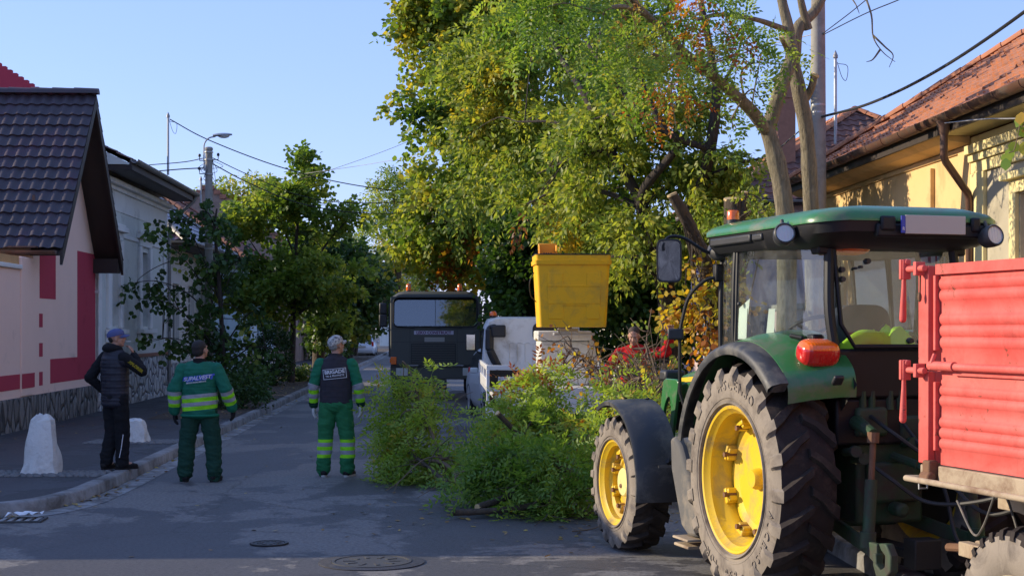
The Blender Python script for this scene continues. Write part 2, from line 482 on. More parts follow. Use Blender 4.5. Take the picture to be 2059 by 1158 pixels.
def rubble(name, cols, joint, sc, edge=0.05):
    m, n, p = new_mat(name)
    tc = n.nodes.new('ShaderNodeTexCoord'); mp = node(n, 'ShaderNodeMapping'); n.links.new(tc.outputs['Object'], mp.inputs[0]); mp.inputs['Scale'].default_value = sc
    mp.inputs['Rotation'].default_value = (0.25, 0, 0)
    wz = noise_node(n, 1.5, 3, 0.6, mp.outputs[0]); wv = mixc(n, 0.25, mp.outputs[0], wz.outputs[1])
    v1 = node(n, 'ShaderNodeTexVoronoi'); v1.feature = 'F1'; v1.inputs['Scale'].default_value = 1; n.links.new(wv, v1.inputs['Vector'])
    v2 = node(n, 'ShaderNodeTexVoronoi'); v2.feature = 'DISTANCE_TO_EDGE'; v2.inputs['Scale'].default_value = 1; n.links.new(wv, v2.inputs['Vector'])
    sp = node(n, 'ShaderNodeSeparateColor'); n.links.new(v1.outputs['Color'], sp.inputs[0])
    c = ramp(n, sp.outputs[0], [(i / (len(cols) - 1), q) for i, q in enumerate(cols)]).outputs[0]
    nz = noise_node(n, 3, 6, 0.7, mp.outputs[0]); c = mixc(n, nz.outputs[0], c, tuple(x * 0.6 for x in cols[0]))
    e = ramp(n, v2.outputs['Distance'], [(edge * 0.5, 0.0), (edge * 1.6, 1.0)])
    c = mixc(n, e.outputs[0], joint, c)
    n.links.new(c, p.inputs['Base Color']); p.inputs['Roughness'].default_value = 0.9
    e2 = ramp(n, v2.outputs['Distance'], [(0.0, 0.0), (0.18, 1.0)])
    bump(n, p, e2.outputs[0], 1.0, 0.06)
    return m
M_STONE = rubble('grey_rubble_stone', [(0.16, 0.15, 0.14), (0.30, 0.28, 0.26), (0.22, 0.21, 0.20), (0.36, 0.34, 0.31)], (0.04, 0.038, 0.036), (5, 5.5, 2.6))
M_STONEW = rubble('whitewashed_rubble', [(0.60, 0.60, 0.60), (0.70, 0.69, 0.67), (0.55, 0.55, 0.56)], (0.20, 0.20, 0.21), (4, 4.2, 4), 0.05)

# ------------------------------------------------------------------ ground, kerbs, pavement
land = MB(); land.quad((-2500, -600, -0.05), (2500, -600, -0.05), (2500, 3500, -0.05), (-2500, 3500, -0.05))
structure(land.build('ground', M_LAND, smooth=0))
rd = MB(); rd.quad(S(-60, -30), S(3.3, -30), S(3.3, 330), S(-60, 330))
structure(rd.build('road', M_ROAD, smooth=0))

kpts = [(-30, 13.2), (-7.5, 14.55), (-5.75, 14.78), (-5.16, 15.04), (-4.84, 15.5), (-4.71, 16.33), (-4.72, 17.2), (-4.75, 18.1)]
kw = [Vector((x, y, 0)) for x, y in kpts]
kc = kw[:2] + curve(kw[2:], 5)
kc += [S(-3.868, y) for y in (20, 22, 25, 28, 32, 37, 43, 50, 58, 68, 80, 100, 130, 300)]
def offset_line(pts, d):
    out = []
    for i, p in enumerate(pts):
        t = (pts[min(i + 1, len(pts) - 1)] - pts[max(i - 1, 0)]).normalized()
        out.append(p + Vector((-t.y, t.x, 0)) * d)
    return out
KH = 0.135
def strip_profile(mb, pts, prof):
    """sweep (offset to the left, height) pairs along a line"""
    rings = []
    offs = [offset_line(pts, o) for o, _ in prof]
    for i in range(len(pts)):
        rings.append([offs[j][i] + Vector((0, 0, prof[j][1])) for j in range(len(prof))])
    mb.loft(rings, False, False)
k = MB(); strip_profile(k, kc, [(0.0, -0.05), (0.012, KH - 0.02), (0.035, KH), (0.17, KH), (0.17, -0.05)])
structure(k.build('kerb', M_KERB, smooth=50))
g = MB(); strip_profile(g, kc[3:], [(-0.26, 0.004), (-0.012, 0.008)])
structure(g.build('gutter_strip', M_GUT, smooth=0))
inner = offset_line(kc, 0.165)
pv = MB()
far = [S(-45, y) for y in (300,)]
poly = [p + Vector((0, 0, KH - 0.012)) for p in inner] + [Vector((-60, 300, KH - 0.012)), Vector((-60, 13.2, KH - 0.012))]
pv.add(poly, [tuple(range(len(poly)))])
structure(pv.build('pavement', M_PAVE, smooth=0))
# unpaved verge with the street trees
vg = MB(); ny = 60
rows = []
for i in range(ny + 1):
    y = 29.5 + i * (130 - 29.5) / ny
    rows.append([S(x + 0.05 * math.sin(y * 1.7 + x), y, KH - 0.006 + 0.03 * max(0, noise.noise(Vector((x, y * 0.6, 2)))) * (0 < j < 5)) for j, x in enumerate((-5.75, -5.3, -4.9, -4.6, -4.3, -4.06))])
vg.loft(rows, False, False); structure(vg.build('verge', M_EARTH, smooth=60))
# right pavement
kr = [S(3.3, y) for y in range(-10, 331, 10)][::-1]
k2 = MB(); strip_profile(k2, kr, [(0.0, -0.05), (0.012, KH - 0.02), (0.035, KH), (0.17, KH), (0.17, -0.05)]); structure(k2.build('kerb', M_KERB, smooth=50))
pr = MB(); pr.quad(S(3.46, -10, KH - .012), S(60, -10, KH - .012), S(60, 330, KH - .012), S(3.46, 330, KH - .012)); structure(pr.build('pavement', M_PAVE, smooth=0))
# cobbled bands round the marker stones
def cobbles(name, x0, x1, y0, y1, z):
    mb = MB()
    y = y0
    while y < y1:
        x = x0 + random.uniform(0, 0.06)
        while x < x1:
            r = random.uniform(0.03, 0.055)
            mb.ball((x, y, z), (r * random.uniform(.9, 1.3), r, 0.022), 7, 4, (0, 0, random.random() * 3))
            x += r * 2.1
        y += 0.085
    o = mb.build(name, M_COBB, smooth=60); o['kind'] = 'structure'; return o
cobbles('cobble_band', -7.6, -4.95, 17.9, 18.55, KH - 0.008)
cobbles('cobble_band', -6.6, -5.2, 23.0, 23.7, KH - 0.008)

# manhole, water cap, drain
def manhole(x, y, r, label, ringr):
    t = thing('manhole_cover', label, 'manhole cover', (x, y, 0.0))
    b = MB(); b.lathe([(ringr, 0.003), (ringr, 0.008), (r + 0.03, 0.012), (r + .03, 0.003)], n=40); b.build('surround', M_PAVE, t)
    b = MB(); b.lathe([(r + 0.025, 0.003), (r + 0.025, 0.016), (r, 0.016), (r, 0.004)], n=40); b.build('ring', M_IRON, t)
    b = MB(); b.lathe([(0, 0.012), (r - 0.006, 0.012), (r - 0.006, 0.002)], n=40)
    for i in range(10):
        a = i * 0.628
        b.box((r * 0.62 * math.cos(a), r * 0.62 * math.sin(a), 0.014), (r * 0.3, 0.03, 0.006), (0, 0, a))
    b.build('lid', M_IRON, t)
manhole(-1.14, 12.12, 0.30, 'large round manhole cover ringed with cobbles in the sunlit road', 0.43)
manhole(-2.14, 13.15, 0.14, 'small round metal cap in the shaded road', 0.17)
t = thing('storm_drain', 'slotted metal storm drain beside the rounded kerb corner', 'drain', (-4.98, 14.72, 0.0), 0.1)
b = MB(); b.span(-0.36, 0.36, -0.17, -0.14, 0.002, 0.02); b.span(-0.36, 0.36, 0.14, 0.17, 0.002, 0.02); b.span(-.36, -.33, -.14, .14, .002, .02); b.span(.33, .36, -.14, .14, .002, .02); b.build('frame', M_IRON, t)
b = MB()
for i in range(8): b.span(-0.31 + i * 0.083, -0.268 + i * 0.083, -0.138, 0.138, 0.003, 0.018)
b.build('grating', M_ZINC, t)
pp = MB(); pg = []
for i in range(6):
    pg.append([Vector((0.05 * j - 0.1 + 0.02 * i, 0.03 * i + 0.02 * math.sin(j * 2.1 + i), 0.03 + 0.05 * abs(math.sin(i * 1.3 + j * 0.9)))) for j in range(6)])
pp.loft(pg, False, False); o = pp.build('crumpled_paper', mat('white_paper', (0.75, 0.75, 0.75), 0.8, var=0.1), smooth=30)
o.location = (-4.93, 14.78, 0.0); tag(o, 'scrap of crumpled white paper lying on the storm drain', 'litter')

# ------------------------------------------------------------------ building helpers (local frame: x across the street, y along it)
def wall_face(mb, o, u, nrm, length, h, openings=(), depth=0.16, z0=0.0, k=0):
    """a wall skin of length x height with rectangular openings [(u0,u1,z0,z1)] and their reveals"""
    o = Vector(o); u = Vector(u).normalized(); nrm = Vector(nrm).normalized(); up = Vector((0, 0, 1))
    xs = sorted(set([0, length] + [q for w in openings for q in w[:2]])); zs = sorted(set([z0, h] + [q for w in openings for q in w[2:]]))
    P = lambda a, z, d=0: o + u * a + up * z - nrm * d
    for i in range(len(xs) - 1):
        for j in range(len(zs) - 1):
            a0, a1, b0, b1 = xs[i], xs[i + 1], zs[j], zs[j + 1]
            if any(a0 >= w[0] - 1e-6 and a1 <= w[1] + 1e-6 and b0 >= w[2] - 1e-6 and b1 <= w[3] + 1e-6 for w in openings): continue
            mb.quad(P(a0, b0), P(a1, b0), P(a1, b1), P(a0, b1), k)
    for a0, a1, b0, b1 in openings:
        mb.quad(P(a0, b0), P(a0, b0, depth), P(a0, b1, depth), P(a0, b1), k); mb.quad(P(a1, b0), P(a1, b1), P(a1, b1, depth), P(a1, b0, depth), k)
        mb.quad(P(a0, b0), P(a1, b0), P(a1, b0, depth), P(a0, b0, depth), k); mb.quad(P(a0, b1), P(a0, b1, depth), P(a1, b1, depth), P(a1, b1), k)
def window_unit(parent, o, u, nrm, w, depth=0.13, shutter=None, frame=None, mull=True):
    """glazed window with frame, or a slatted roller shutter, set in an opening w=(u0,u1,z0,z1)"""
    o = Vector(o); u = Vector(u).normalized(); nrm = Vector(nrm).normalized(); up = Vector((0, 0, 1))
    a0, a1, b0, b1 = w
    def bx(mb, p0, p1, q0, q1, d0, d1):
        b = [o + u * p0 + up * q0 - nrm * d1, o + u * p1 + up * q0 - nrm * d1, o + u * p1 + up * q0 - nrm * d0, o + u * p0 + up * q0 - nrm * d0]
        mb.hexa(b, [v + up * (q1 - q0) for v in b])
    f = MB(); t = 0.06
    bx(f, a0, a0 + t, b0, b1, depth - .05, depth); bx(f, a1 - t, a1, b0, b1, depth - .05, depth); bx(f, a0 + t, a1 - t, b0, b0 + t, depth - .05, depth); bx(f, a0 + t, a1 - t, b1 - t, b1, depth - .05, depth)
    if mull and not shutter: bx(f, (a0 + a1) / 2 - .03, (a0 + a1) / 2 + .03, b0 + t, b1 - t, depth - .05, depth); bx(f, a0 + t, (a0 + a1) / 2 - .03, b1 - .55, b1 - .5, depth - .045, depth); bx(f, (a0 + a1) / 2 + .03, a1 - t, b1 - .55, b1 - .5, depth - .045, depth)
    fr = f.build('window', frame or M_WHITEP, parent)
    g = MB()
    if shutter:
        z = b0 + t
        while z < b1 - t:
            e = min(z + 0.047, b1 - t)
            bx(g, a0 + t, a1 - t, z, e, depth - 0.035, depth - .005); z += 0.055
        g.build('shutter', shutter, fr, bevel=0.006)
        g2 = MB(); bx(g2, a0 + t, a1 - t, b0 + t, b1 - t, depth - .004, depth + .01); g2.build('pane', M_BLACK, fr)
    else:
        bx(g, a0 + t, a1 - t, b0 + t, b1 - t, depth - .02, depth - .012); g.build('pane', M_PANE, fr)
    return fr
def tile_patch(mb, o, u, v, nrm, lu, lv, tw=0.24, th=0.34, amp=0.028, step=0.03, keep=None, seg=6, jit=0.006):
    o = Vector(o); u = Vector(u).normalized(); v = Vector(v).normalized(); nrm = Vector(nrm).normalized()
    nu = max(1, round(lu / tw)); nc = max(1, round(lv / th)); tw = lu / nu; th = lv / nc
    us = [i * tw / seg for i in range(nu * seg + 1)]
    rows = []; rv = []
    for c in range(nc):
        rows += [(c * th, step), ((c + 1) * th - 0.002, 0.0)]
    base = len(mb.v); n = len(us); vs = []
    for q, (vv, hh) in enumerate(rows):
        for i, uu in enumerate(us):
            ph = (i % seg) / seg
            wv = amp * max(0.0, math.sin(math.pi * min(1, ph / 0.62))) if ph < 0.62 else -amp * 0.35 * math.sin(math.pi * (ph - 0.62) / 0.38)
            j = jit * noise.noise(Vector((uu // tw * 3.3, (q // 2) * 2.7, 0.5)))
            vs.append(o + u * uu + v * vv + nrm * (hh + wv + j))
    fs = []
    for r in range(len(rows) - 1):
        for i in range(n - 1):
            if keep and not keep((us[i] + us[i + 1]) / 2, (rows[r][0] + rows[r + 1][0]) / 2): continue
            a = r * n + i; fs.append((a, a + 1, a + n + 1, a + n))
    mb.add(vs, fs)
def ridge_caps(mb, p0, p1, r=0.11, L=0.38, up=(0, 0, 1)):
    p0 = Vector(p0); p1 = Vector(p1); d = p1 - p0; n = max(1, int(d.length / L)); t = d.normalized()
    s = t.cross(Vector(up)).normalized(); w = s.cross(t)
    for i in range(n):
        a = p0 + d * (i / n) - t * 0.02; b = p0 + d * ((i + 1) / n) + t * 0.02
        rings = []
        for q, rr in ((a, r * 1.08), (b, r * 0.92)):
            rings.append([q + s * rr * math.cos(x) + w * rr * (math.sin(x) * 0.9 - 0.15) for x in [math.pi * k / 8 for k in range(9)]] )
        mb.loft(rings, True, True)
def gutter(mb, p0, p1, r=0.07, out=(1, 0, 0), up=(0, 0, 1), band=0.9):
    p0 = Vector(p0); p1 = Vector(p1); o = Vector(out); u = Vector(up); t = (p1 - p0).normalized()
    prof = [o * r * math.cos(x) * 1.0 + u * r * math.sin(x) for x in [math.pi + math.pi * k / 8 for k in range(9)]]
    prof += [p * 0.9 for p in prof[::-1]]
    mb.loft([[p0 + q for q in prof], [p1 + q for q in prof]], True, True)
    L = (p1 - p0).length; s = 0.3
    while s < L:
        c = p0 + t * s
        mb.loft([[c + q * 1.1 for q in prof[:9]] + [c + q * 1.0 for q in prof[8::-1]], [c + t * 0.035 + q * 1.1 for q in prof[:9]] + [c + t * .035 + q * 1.0 for q in prof[8::-1]]], True, True)
        s += band

# ------------------------------------------------------------------ pink house on the left corner
def pink_house():
    t = sthing('pink_house', 'pink house with red painted stripes and steep dark tiled roof on the left', 'house', -7.33, 27.3)
    L = 4.9; EZ = 3.42; mid = L / 2; RZ = 6.5; D = 7.0
    w = MB()
    wall_face(w, (0, 0, 0), (0, 1, 0), (1, 0, 0), L, EZ, z0=.68)
    w.add([(0, 0, EZ), (0, L, EZ), (0, mid, RZ - 0.12)], [(0, 1, 2)])
    w.quad((-D, 0, 0), (0, 0, 0), (0, 0, EZ), (-D, 0, EZ)); w.quad((-D, L, 0), (0, L, 0), (0, L, EZ), (-D, L, EZ)); w.quad((-D, 0, 0), (-D, L, 0), (-D, L, EZ), (-D, 0, EZ))
    w.add([(-D, 0, EZ), (-D, L, EZ), (-D, mid, RZ - 0.12)], [(0, 1, 2)])
    w.build('wall', M_PINK, t, smooth=0)
    st = MB(); st.span(0, 0.05, -0.04, L, 0.0, .70); st.build('stone_plinth', M_STONE, t, bevel=0.01)
    # painted marks, 3 mm proud of the render
    r = MB(); e = 0.004
    def mark(y0, y1, z0, z1): r.span(0.0005, e, y0, y1, z0, z1)
    mark(.45, 1.6, 2.45, EZ)
    mark(3.3, 4.88, 1.3205, EZ + 0.05); mark(1.2, 4.88, .86, 1.32)
    for z0 in (.85, 1.38, 1.92): mark(.42, .66, z0, z0 + .25)
    mark(0.0, .12, .84, 1.10)
    r.build('painted_stripe', M_RED, t, smooth=0)
    # roof
    ov = 0.58; th = 0.16; e0 = -0.2; e1 = L + 0.05
    rf = MB()
    sl = math.hypot(mid - e0, RZ - EZ + 0.05); a = Vector((0, mid - e0, RZ - (EZ - 0.1))).normalized(); nn = Vector((0, -a.z, a.y))
    tile_patch(rf, (-D, e0, EZ - 0.1), (1, 0, 0), a, nn, D + ov, sl, 0.21, 0.285, 0.024, 0.034)
    a2 = Vector((0, -(e1 - mid), RZ - (EZ - 0.1))).normalized(); n2 = Vector((0, a2.z, -a2.y))
    tile_patch(rf, (-D, e1, EZ - 0.1), (1, 0, 0), a2, n2, D + ov, math.hypot(e1 - mid, RZ - EZ + 0.1), 0.21, 0.285, 0.024, 0.034)
    ro = rf.build('roof', M_TILE_D, t, smooth=35, fix=False)
    rc = MB(); ridge_caps(rc, (-D, mid, RZ + 0.03), (ov + 0.02, mid, RZ + 0.03), 0.13, 0.42); rc.build('ridge_tile', M_TILE_D, ro)
    # boarded verge and soffit
    b = MB()
    for (y0, s) in ((e0, 1), (e1, -1)):
        p = [Vector((0, y0, EZ - 0.13)), Vector((0, mid, RZ - 0.03))]
        d = Vector((0, 0, -th))
        q = lambda x: [Vector((x, p[0].y, p[0].z)), Vector((x, p[1].y, p[1].z)), Vector((x, p[1].y, p[1].z)) + d * 1.6, Vector((x, p[0].y, p[0].z)) + d * 1.6]
        b.loft([q(ov - 0.05), q(ov)], True, True)           # barge board
        b.loft([[Vector((x, p[0].y, p[0].z - 0.04)), Vector((x, p[1].y, p[1].z - 0.04)), Vector((x, p[1].y, p[1].z - 0.09)), Vector((x, p[0].y, p[0].z - .09))] for x in (0.004, ov - 0.052)], True, True)   # soffit
    b.span(0.004, ov - 0.06, e1 - 0.28, e1 - 0.01, EZ - 0.35, EZ - 0.05)
    for i in range(4): b.span(-D, 0.0, e0 + 0.02 + i * 0.045, e0 + 0.06 + i * 0.045, EZ - 0.2, EZ - 0.17)
    b.build('barge_board', M_WOODD, t, smooth=0)
    gm = MB(); gutter(gm, (-D, e0 - 0.07, EZ - 0.13), (ov - 0.1, e0 - 0.07, EZ - 0.13), 0.075, (0, -1, 0)); gm.box((-0.1, e0 - .08, EZ - .07), (.5, .17, .03)); gm.build('gutter', M_COPPER, t)
    sn = MB()
    for x, y in ((-0.12, 0.55), (-0.85, 0.3)):
        z = EZ - 0.1 + (y - e0) / (mid - e0) * (RZ - EZ + .1); sn.box((x, y - 0.05, z + 0.08), (0.05, 0.03, 0.1))
    sn.build('snow_guard', M_COPPER, t)
    f = MB(); f.span(0, 0.1, L - 0.06, L + 0.03, 2.65, 2.7); f.build('lamp_bracket', M_WHITEP, t)
pink_house()
t = sthing('garden_wall', 'pink rendered garden wall with orange coping joined to the striped house', 'wall', -7.33, 27.28)
w = MB(); w.span(-0.35, -0.012, -4.9, -0.02, .66, 2.93); w.span(-0.3, 0.02, -0.75, -0.02, .70, 3.16); w.build('wall', M_PINK, t, smooth=0, bevel=0.02)
w = MB(); w.span(-0.36, 0.04, -4.9, -0.76, 2.932, 3.01); w.build('coping', M_WHITEP, t, smooth=0, bevel=0.015)
w = MB(); w.span(-0.33, -0.03, -4.9, -0.76, 3.012, 3.16); w.build('upper_panel', M_ORANGE, t, smooth=0)
w = MB(); w.span(-0.3, 0.03, -4.9, -0.045, 0.0, .69); w.build('stone_plinth', M_STONE, t, smooth=0, bevel=0.02)
w = MB(); w.span(-0.011, -0.006, -4.9, -0.78, .84, 1.10); w.span(.0205, .026, -.75, -.02, .84, 1.10); w.build('painted_stripe', M_RED, t, smooth=0)

# red stepped fire wall rising behind the pink house roof
t = sthing('stepped_gable_wall', 'red stepped gable wall showing over the dark tiled roof at the far left', 'wall', -12.1, 32.24)
w = MB(); hw = 4.6; RZ = 9.25; EZ = RZ - .63 * hw; ns = 40
pl = [(-hw, 0), (hw, 0)]
for i in range(ns - 1, -1, -1): pl += [(hw * (i + 1) / ns, RZ - .63 * hw * (i + .5) / ns), (hw * i / ns, RZ - .63 * hw * (i + .5) / ns)]
for i in range(ns): pl += [(-hw * i / ns, RZ - .63 * hw * (i + .5) / ns), (-hw * (i + 1) / ns, RZ - .63 * hw * (i + .5) / ns)]
w.prism(pl, (0, 0, 0), (1, 0, 0), (0, 0, 1), (0, .15, 0)); w.build('wall', M_RED, t, smooth=0)

# grey-white house with two shuttered windows
def white_house():
    t = sthing('grey_house', 'old grey and white house with brown shutters and whitewashed stone plinth', 'house', -7.33, 32.42)
    L = 8.1; H = 5.35; D = 9.0
    wins = [(1.1, 2.05, 1.95, 3.78), (4.55, 5.5, 1.95, 3.78)]
    w = MB()
    wall_face(w, (0, 0, 0), (0, 1, 0), (1, 0, 0), L, 4.55, wins, 0.2, z0=1.25)
    w.quad((-D, 0, 0), (0, 0, 0), (0, 0, H), (-D, 0, H)); w.quad((0, L, 0), (-D, L, 0), (-D, L, H), (0, L, H)); w.quad((-D, 0, 0), (-D, L, 0), (-D, L, H), (-D, 0, H))
    w.build('wall', M_GREYW, t, smooth=0)
    w = MB(); w.span(-.05, 0.02, 0, L, 4.552, 5.3); w.span(-.05, 0.08, 0, L, 5.0, 5.1); w.span(-.05, .2, 0, L, 5.1, 5.2); w.span(-.05, .04, L - .55, L, 1.25, 4.55); w.span(-.05, .03, 0, .3, 1.25, 4.55)
    w.span(-.05, 0.03, 0.3, L - .55, 3.98, 4.06); w.build('cornice', M_WHITEW, t, smooth=0, bevel=0.012)
    w = MB(); w.span(-.1, 0.05, 0.02, L, 0, 1.2); w.build('stone_plinth', M_STONEW, t, smooth=0, bevel=0.02)
    w = MB(); w.span(-.1, 0.07, 0.02, L, 1.2, 1.28); w.build('plinth_ledge', M_BRICK, t, smooth=0)
    for wd in wins:
        fr = window_unit(t, (0, 0, 0), (0, 1, 0), (1, 0, 0), wd, 0.18, M_WOODB)
        s = MB(); a0, a1, b0, b1 = wd
        s.span(0, .07, a0 - .32, a0 - .02, b0 - .05, b1 + .12); s.span(0, .07, a1 + .02, a1 + .32, b0 - .05, b1 + .12); s.span(0, .06, a0 - .3, a1 + .3, b1 + .13, b1 + .3); s.span(0, .16, a0 - .45, a1 + .45, b1 + .31, b1 + .42); s.span(.0, .1, a0 - .4, a1 + .4, b1 + .43, b1 + .49)
        s.span(0.01, .17, a0 - .42, a1 + .42, b0 - .18, b0 - .07); s.span(0.0, .08, a0 - .36, a1 + .36, b0 - .36, b0 - .19)
        s.build('surround', M_WHITEW, fr, smooth=0, bevel=0.012)
    rf = MB(); hd = D / 2; pit = 0.49
    e = 0.72; v = Vector((-1, 0, pit)).normalized(); n_ = Vector((pit, 0, 1)).normalized()
    tile_patch(rf, (e, -0.05, 5.5), (0, 1, 0), v, n_, L + .1, (hd + e) * 1.12, .28, .36)
    v = Vector((1, 0, pit)).normalized(); n_ = Vector((-pit, 0, 1)).normalized()
    tile_patch(rf, (-D - e, -0.05, 5.5), (0, 1, 0), v, n_, L + .1, (hd + e) * 1.12, .28, .36)
    ro = rf.build('roof', M_TILE_B, t, smooth=35, fix=False)
    b = MB(); b.span(0.2, e - 0.02, 0, L, 5.3, 5.42); b.span(e - 0.04, e + .02, -.05, L + .05, 5.3, 5.5); b.build('eave_board', M_WOODD, t, smooth=0)
    for yy in (-.02, L + .02):
        g_ = MB(); g_.add([(e, yy, 5.42), (-D - e, yy, 5.42), (-hd, yy, 5.42 + (hd + e) * pit)], [(0, 1, 2)]); g_.build('gable', M_GREYW, t, smooth=0)
    gm = MB(); gutter(gm, (e + .08, -.1, 5.52), (e + .08, L + .1, 5.52), .085, (1, 0, 0), band=.75)
    gm.build('gutter', M_ZINC, t)
    dp = MB(); dp.tube([(e + .08, L - .1, 5.43), (e + .02, L - .12, 5.3), (.15, L - .15, 4.75), (.1, L - .15, 4.6), (.1, L - .15, .3)], .045, 10); dp.build('downpipe', M_ZINC, t)
white_house()

def hip_roof(mb, x0, x1, y0, y1, ez, pit, tw=.28, th=.36, caps=None):
    """hip roof over a rectangle; returns ridge end points"""
    hw = (x1 - x0) / 2; xm = (x0 + x1) / 2; rz = ez + hw * pit; q = math.sqrt(1 + pit * pit)
    ry0 = y0 + hw; ry1 = y1 - hw
    L = y1 - y0; sl = hw * q
    for s, xe in ((1, x1), (-1, x0)):
        v = Vector((-s, 0, pit)).normalized(); n_ = Vector((s * pit, 0, 1)).normalized()
        tile_patch(mb, (xe, y0, ez), (0, 1, 0), v, n_, L, sl, tw, th, keep=lambda u, vv: vv / q < u + .05 and vv / q < L - u + .05)
    W = x1 - x0
    for s, ye in ((1, y0), (-1, y1)):
        v = Vector((0, s, pit)).normalized(); n_ = Vector((0, -s * pit, 1)).normalized()
        tile_patch(mb, (x0, ye, ez), (1, 0, 0), v, n_, W, sl, tw, th, keep=lambda u, vv: vv / q < u + .05 and vv / q < W - u + .05)
    if caps is not None:
        for a, b in (((x1, y0, ez), (xm, ry0, rz)), ((x0, y0, ez), (xm, ry0, rz)), ((x1, y1, ez), (xm, ry1, rz)), ((x0, y1, ez), (xm, ry1, rz)), ((xm, ry0, rz), (xm, ry1, rz))):
            ridge_caps(caps, Vector(a) + Vector((0, 0, .05)), Vector(b) + Vector((0, 0, .05)), .12, .4)
    return rz
def box_house(name, label, x, y, W, L, H, wallm, roofm, pit, ov=0.5, side=1, wins=(), capm=None, plinth=None, gutterm=None, chim=None):
    """hip-roofed house whose street wall (towards side*x) stands on local x=0"""
    t = sthing(name, label, 'house', x, y)
    s = side
    w = MB()
    wall_face(w, (0, 0, 0), (0, 1, 0), (s, 0, 0), L, H, [q for q in wins], 0.18)
    w.quad((-s * W, 0, 0), (0, 0, 0), (0, 0, H), (-s * W, 0, H)); w.quad((-s * W, L, 0), (0, L, 0), (0, L, H), (-s * W, L, H)); w.quad((-s * W, 0, 0), (-s * W, L, 0), (-s * W, L, H), (-s * W, 0, H))
    w.build('wall', wallm, t, smooth=0)
    for q in wins: window_unit(t, (0, 0, 0), (0, 1, 0), (s, 0, 0), q, .16)
    x0, x1 = sorted((s * ov, -s * (W + ov)))
    rf = MB(); cp = MB(); hip_roof(rf, x0, x1, -ov, L + ov, H, pit, caps=cp)
    ro = rf.build('roof', roofm, t, smooth=35, fix=False)
    cp.build('ridge_tile', capm or roofm, ro)
    b = MB(); b.span(x0 + .02, x1 - .02, -ov + .02, L + ov - .02, H - .1, H - .012); b.build('soffit', M_WOODD, t, smooth=0)
    gm = MB(); gutter(gm, (s * (ov + .07), -ov, H), (s * (ov + .07), L + ov, H), .07, (s, 0, 0)); gutter(gm, (x0, -ov - .07, H), (x1, -ov - .07, H), .07, (0, -1, 0)); gm.build('gutter', gutterm or M_ZINC, t)
    if plinth:
        p_ = MB(); p_.span(-.05 * s, .05 * s, 0, L, 0, .9); p_.build('stone_plinth', plinth, t, smooth=0)
    if chim:
        c = MB(); cx, cy, cz0, cz1, cw = chim
        c.span(cx - cw / 2, cx + cw / 2, cy - cw / 2, cy + cw / 2, cz0, cz1); c.span(cx - cw / 2 - .06, cx + cw / 2 + .06, cy - cw / 2 - .06, cy + cw / 2 + .06, cz1, cz1 + .12); c.span(cx - cw / 2 - .03, cx + cw / 2 + .03, cy - cw / 2 - .03, cy + cw / 2 + .03, cz1 - .5, cz1 - .42); c.build('chimney', M_BRICK, ro, smooth=0)
    return t
box_house('hip_roofed_house', 'house with purple glazed hip roof behind the leafy street tree', -7.7, 42.0, 5.6, 8.8, 4.3, M_WHITEW, M_TILE_P, .80, .75, 1, [(1.5, 2.6, 1.4, 3.2), (4.2, 5.3, 1.4, 3.2), (6.6, 7.6, 1.4, 3.2)], M_ZINC, M_STONEW)
# brick gabled house further on
t = sthing('brick_gabled_house', 'weathered brick gable rising beyond the purple roof', 'house', -7.6, 75.5)
w = MB(); L = 11; H = 6.0
wall_face(w, (0, 0, 0), (0, 1, 0), (1, 0, 0), L, H, [(2, 3.1, 1.4, 3.2), (5, 6.1, 1.4, 3.2), (8, 9.1, 1.4, 3.2)], .18); w.quad((-8, 0, 0), (0, 0, 0), (0, 0, H), (-8, 0, H)); w.add([(-8, 0, H), (0, 0, H), (-4, 0, 9.0)], [(0, 1, 2)]); w.quad((-8, L, 0), (0, L, 0), (0, L, H), (-8, L, H)); w.add([(-8, L, H), (0, L, H), (-4, L, 9.0)], [(0, 1, 2)]); w.quad((-8, 0, 0), (-8, L, 0), (-8, L, H), (-8, 0, H))
w.build('wall', plaster('stained_brown_render', (0.27, 0.21, 0.18), .2, .5), t, smooth=0)
for a in (2, 5, 8): window_unit(t, (0, 0, 0), (0, 1, 0), (1, 0, 0), (a, a + 1.1, 1.4, 3.2), .16)
w = MB()
for s in (0, 1):
    v = Vector((-1 if s == 0 else 1, 0, .775)).normalized(); n_ = Vector((.775 if s == 0 else -.775, 0, 1)).normalized()
    tile_patch(w, (.4 if s == 0 else -8.4, -.1, H - .3), (0, 1, 0), v, n_, L + .2, 4.4 * 1.265, .28, .36)
ro = w.build('roof', M_TILE_B, t, smooth=35, fix=False)
w = MB()
for i in range(14):
    for s in (-1, 1): w.span(-4 + s * 4.1 * i / 14, -4 + s * 4.1 * (i + 1) / 14, -.12, .1, 9.0 - 3.1 * (i + .5) / 14 - .05, 9.0 - 3.1 * (i + .5) / 14 + .16)
w.build('stepped_coping', M_BRICK, t, smooth=0)
# further houses on the left and the far end
box_house('far_house', 'pale blue house far down the left pavement behind the tree trunks', -7.6, 57.5, 8, 12, 4.4, plaster('pale_blue_render', (0.35, 0.48, 0.56)), M_TILE_B, .7, .5, 1, [(2, 3, 1.3, 3), (5, 6, 1.3, 3)], plinth=M_STONEW)
box_house('far_house', 'cream house beyond the parked white cars at the left', -7.6, 88, 8, 26, 3.6, M_CREAM, M_TILE_B, .6, .5, 1, [(3, 4, 1.2, 2.6), (8, 9, 1.2, 2.6), (14, 15, 1.2, 2.6)])
box_house('far_house', 'long grey building closing the far end of the street', -6.0, 150, 6, 14, 7.5, M_GREYW, M_TILE_B, .5, .4, -1, [(2, 3, 1.5, 3), (2, 3, 4.5, 6)])

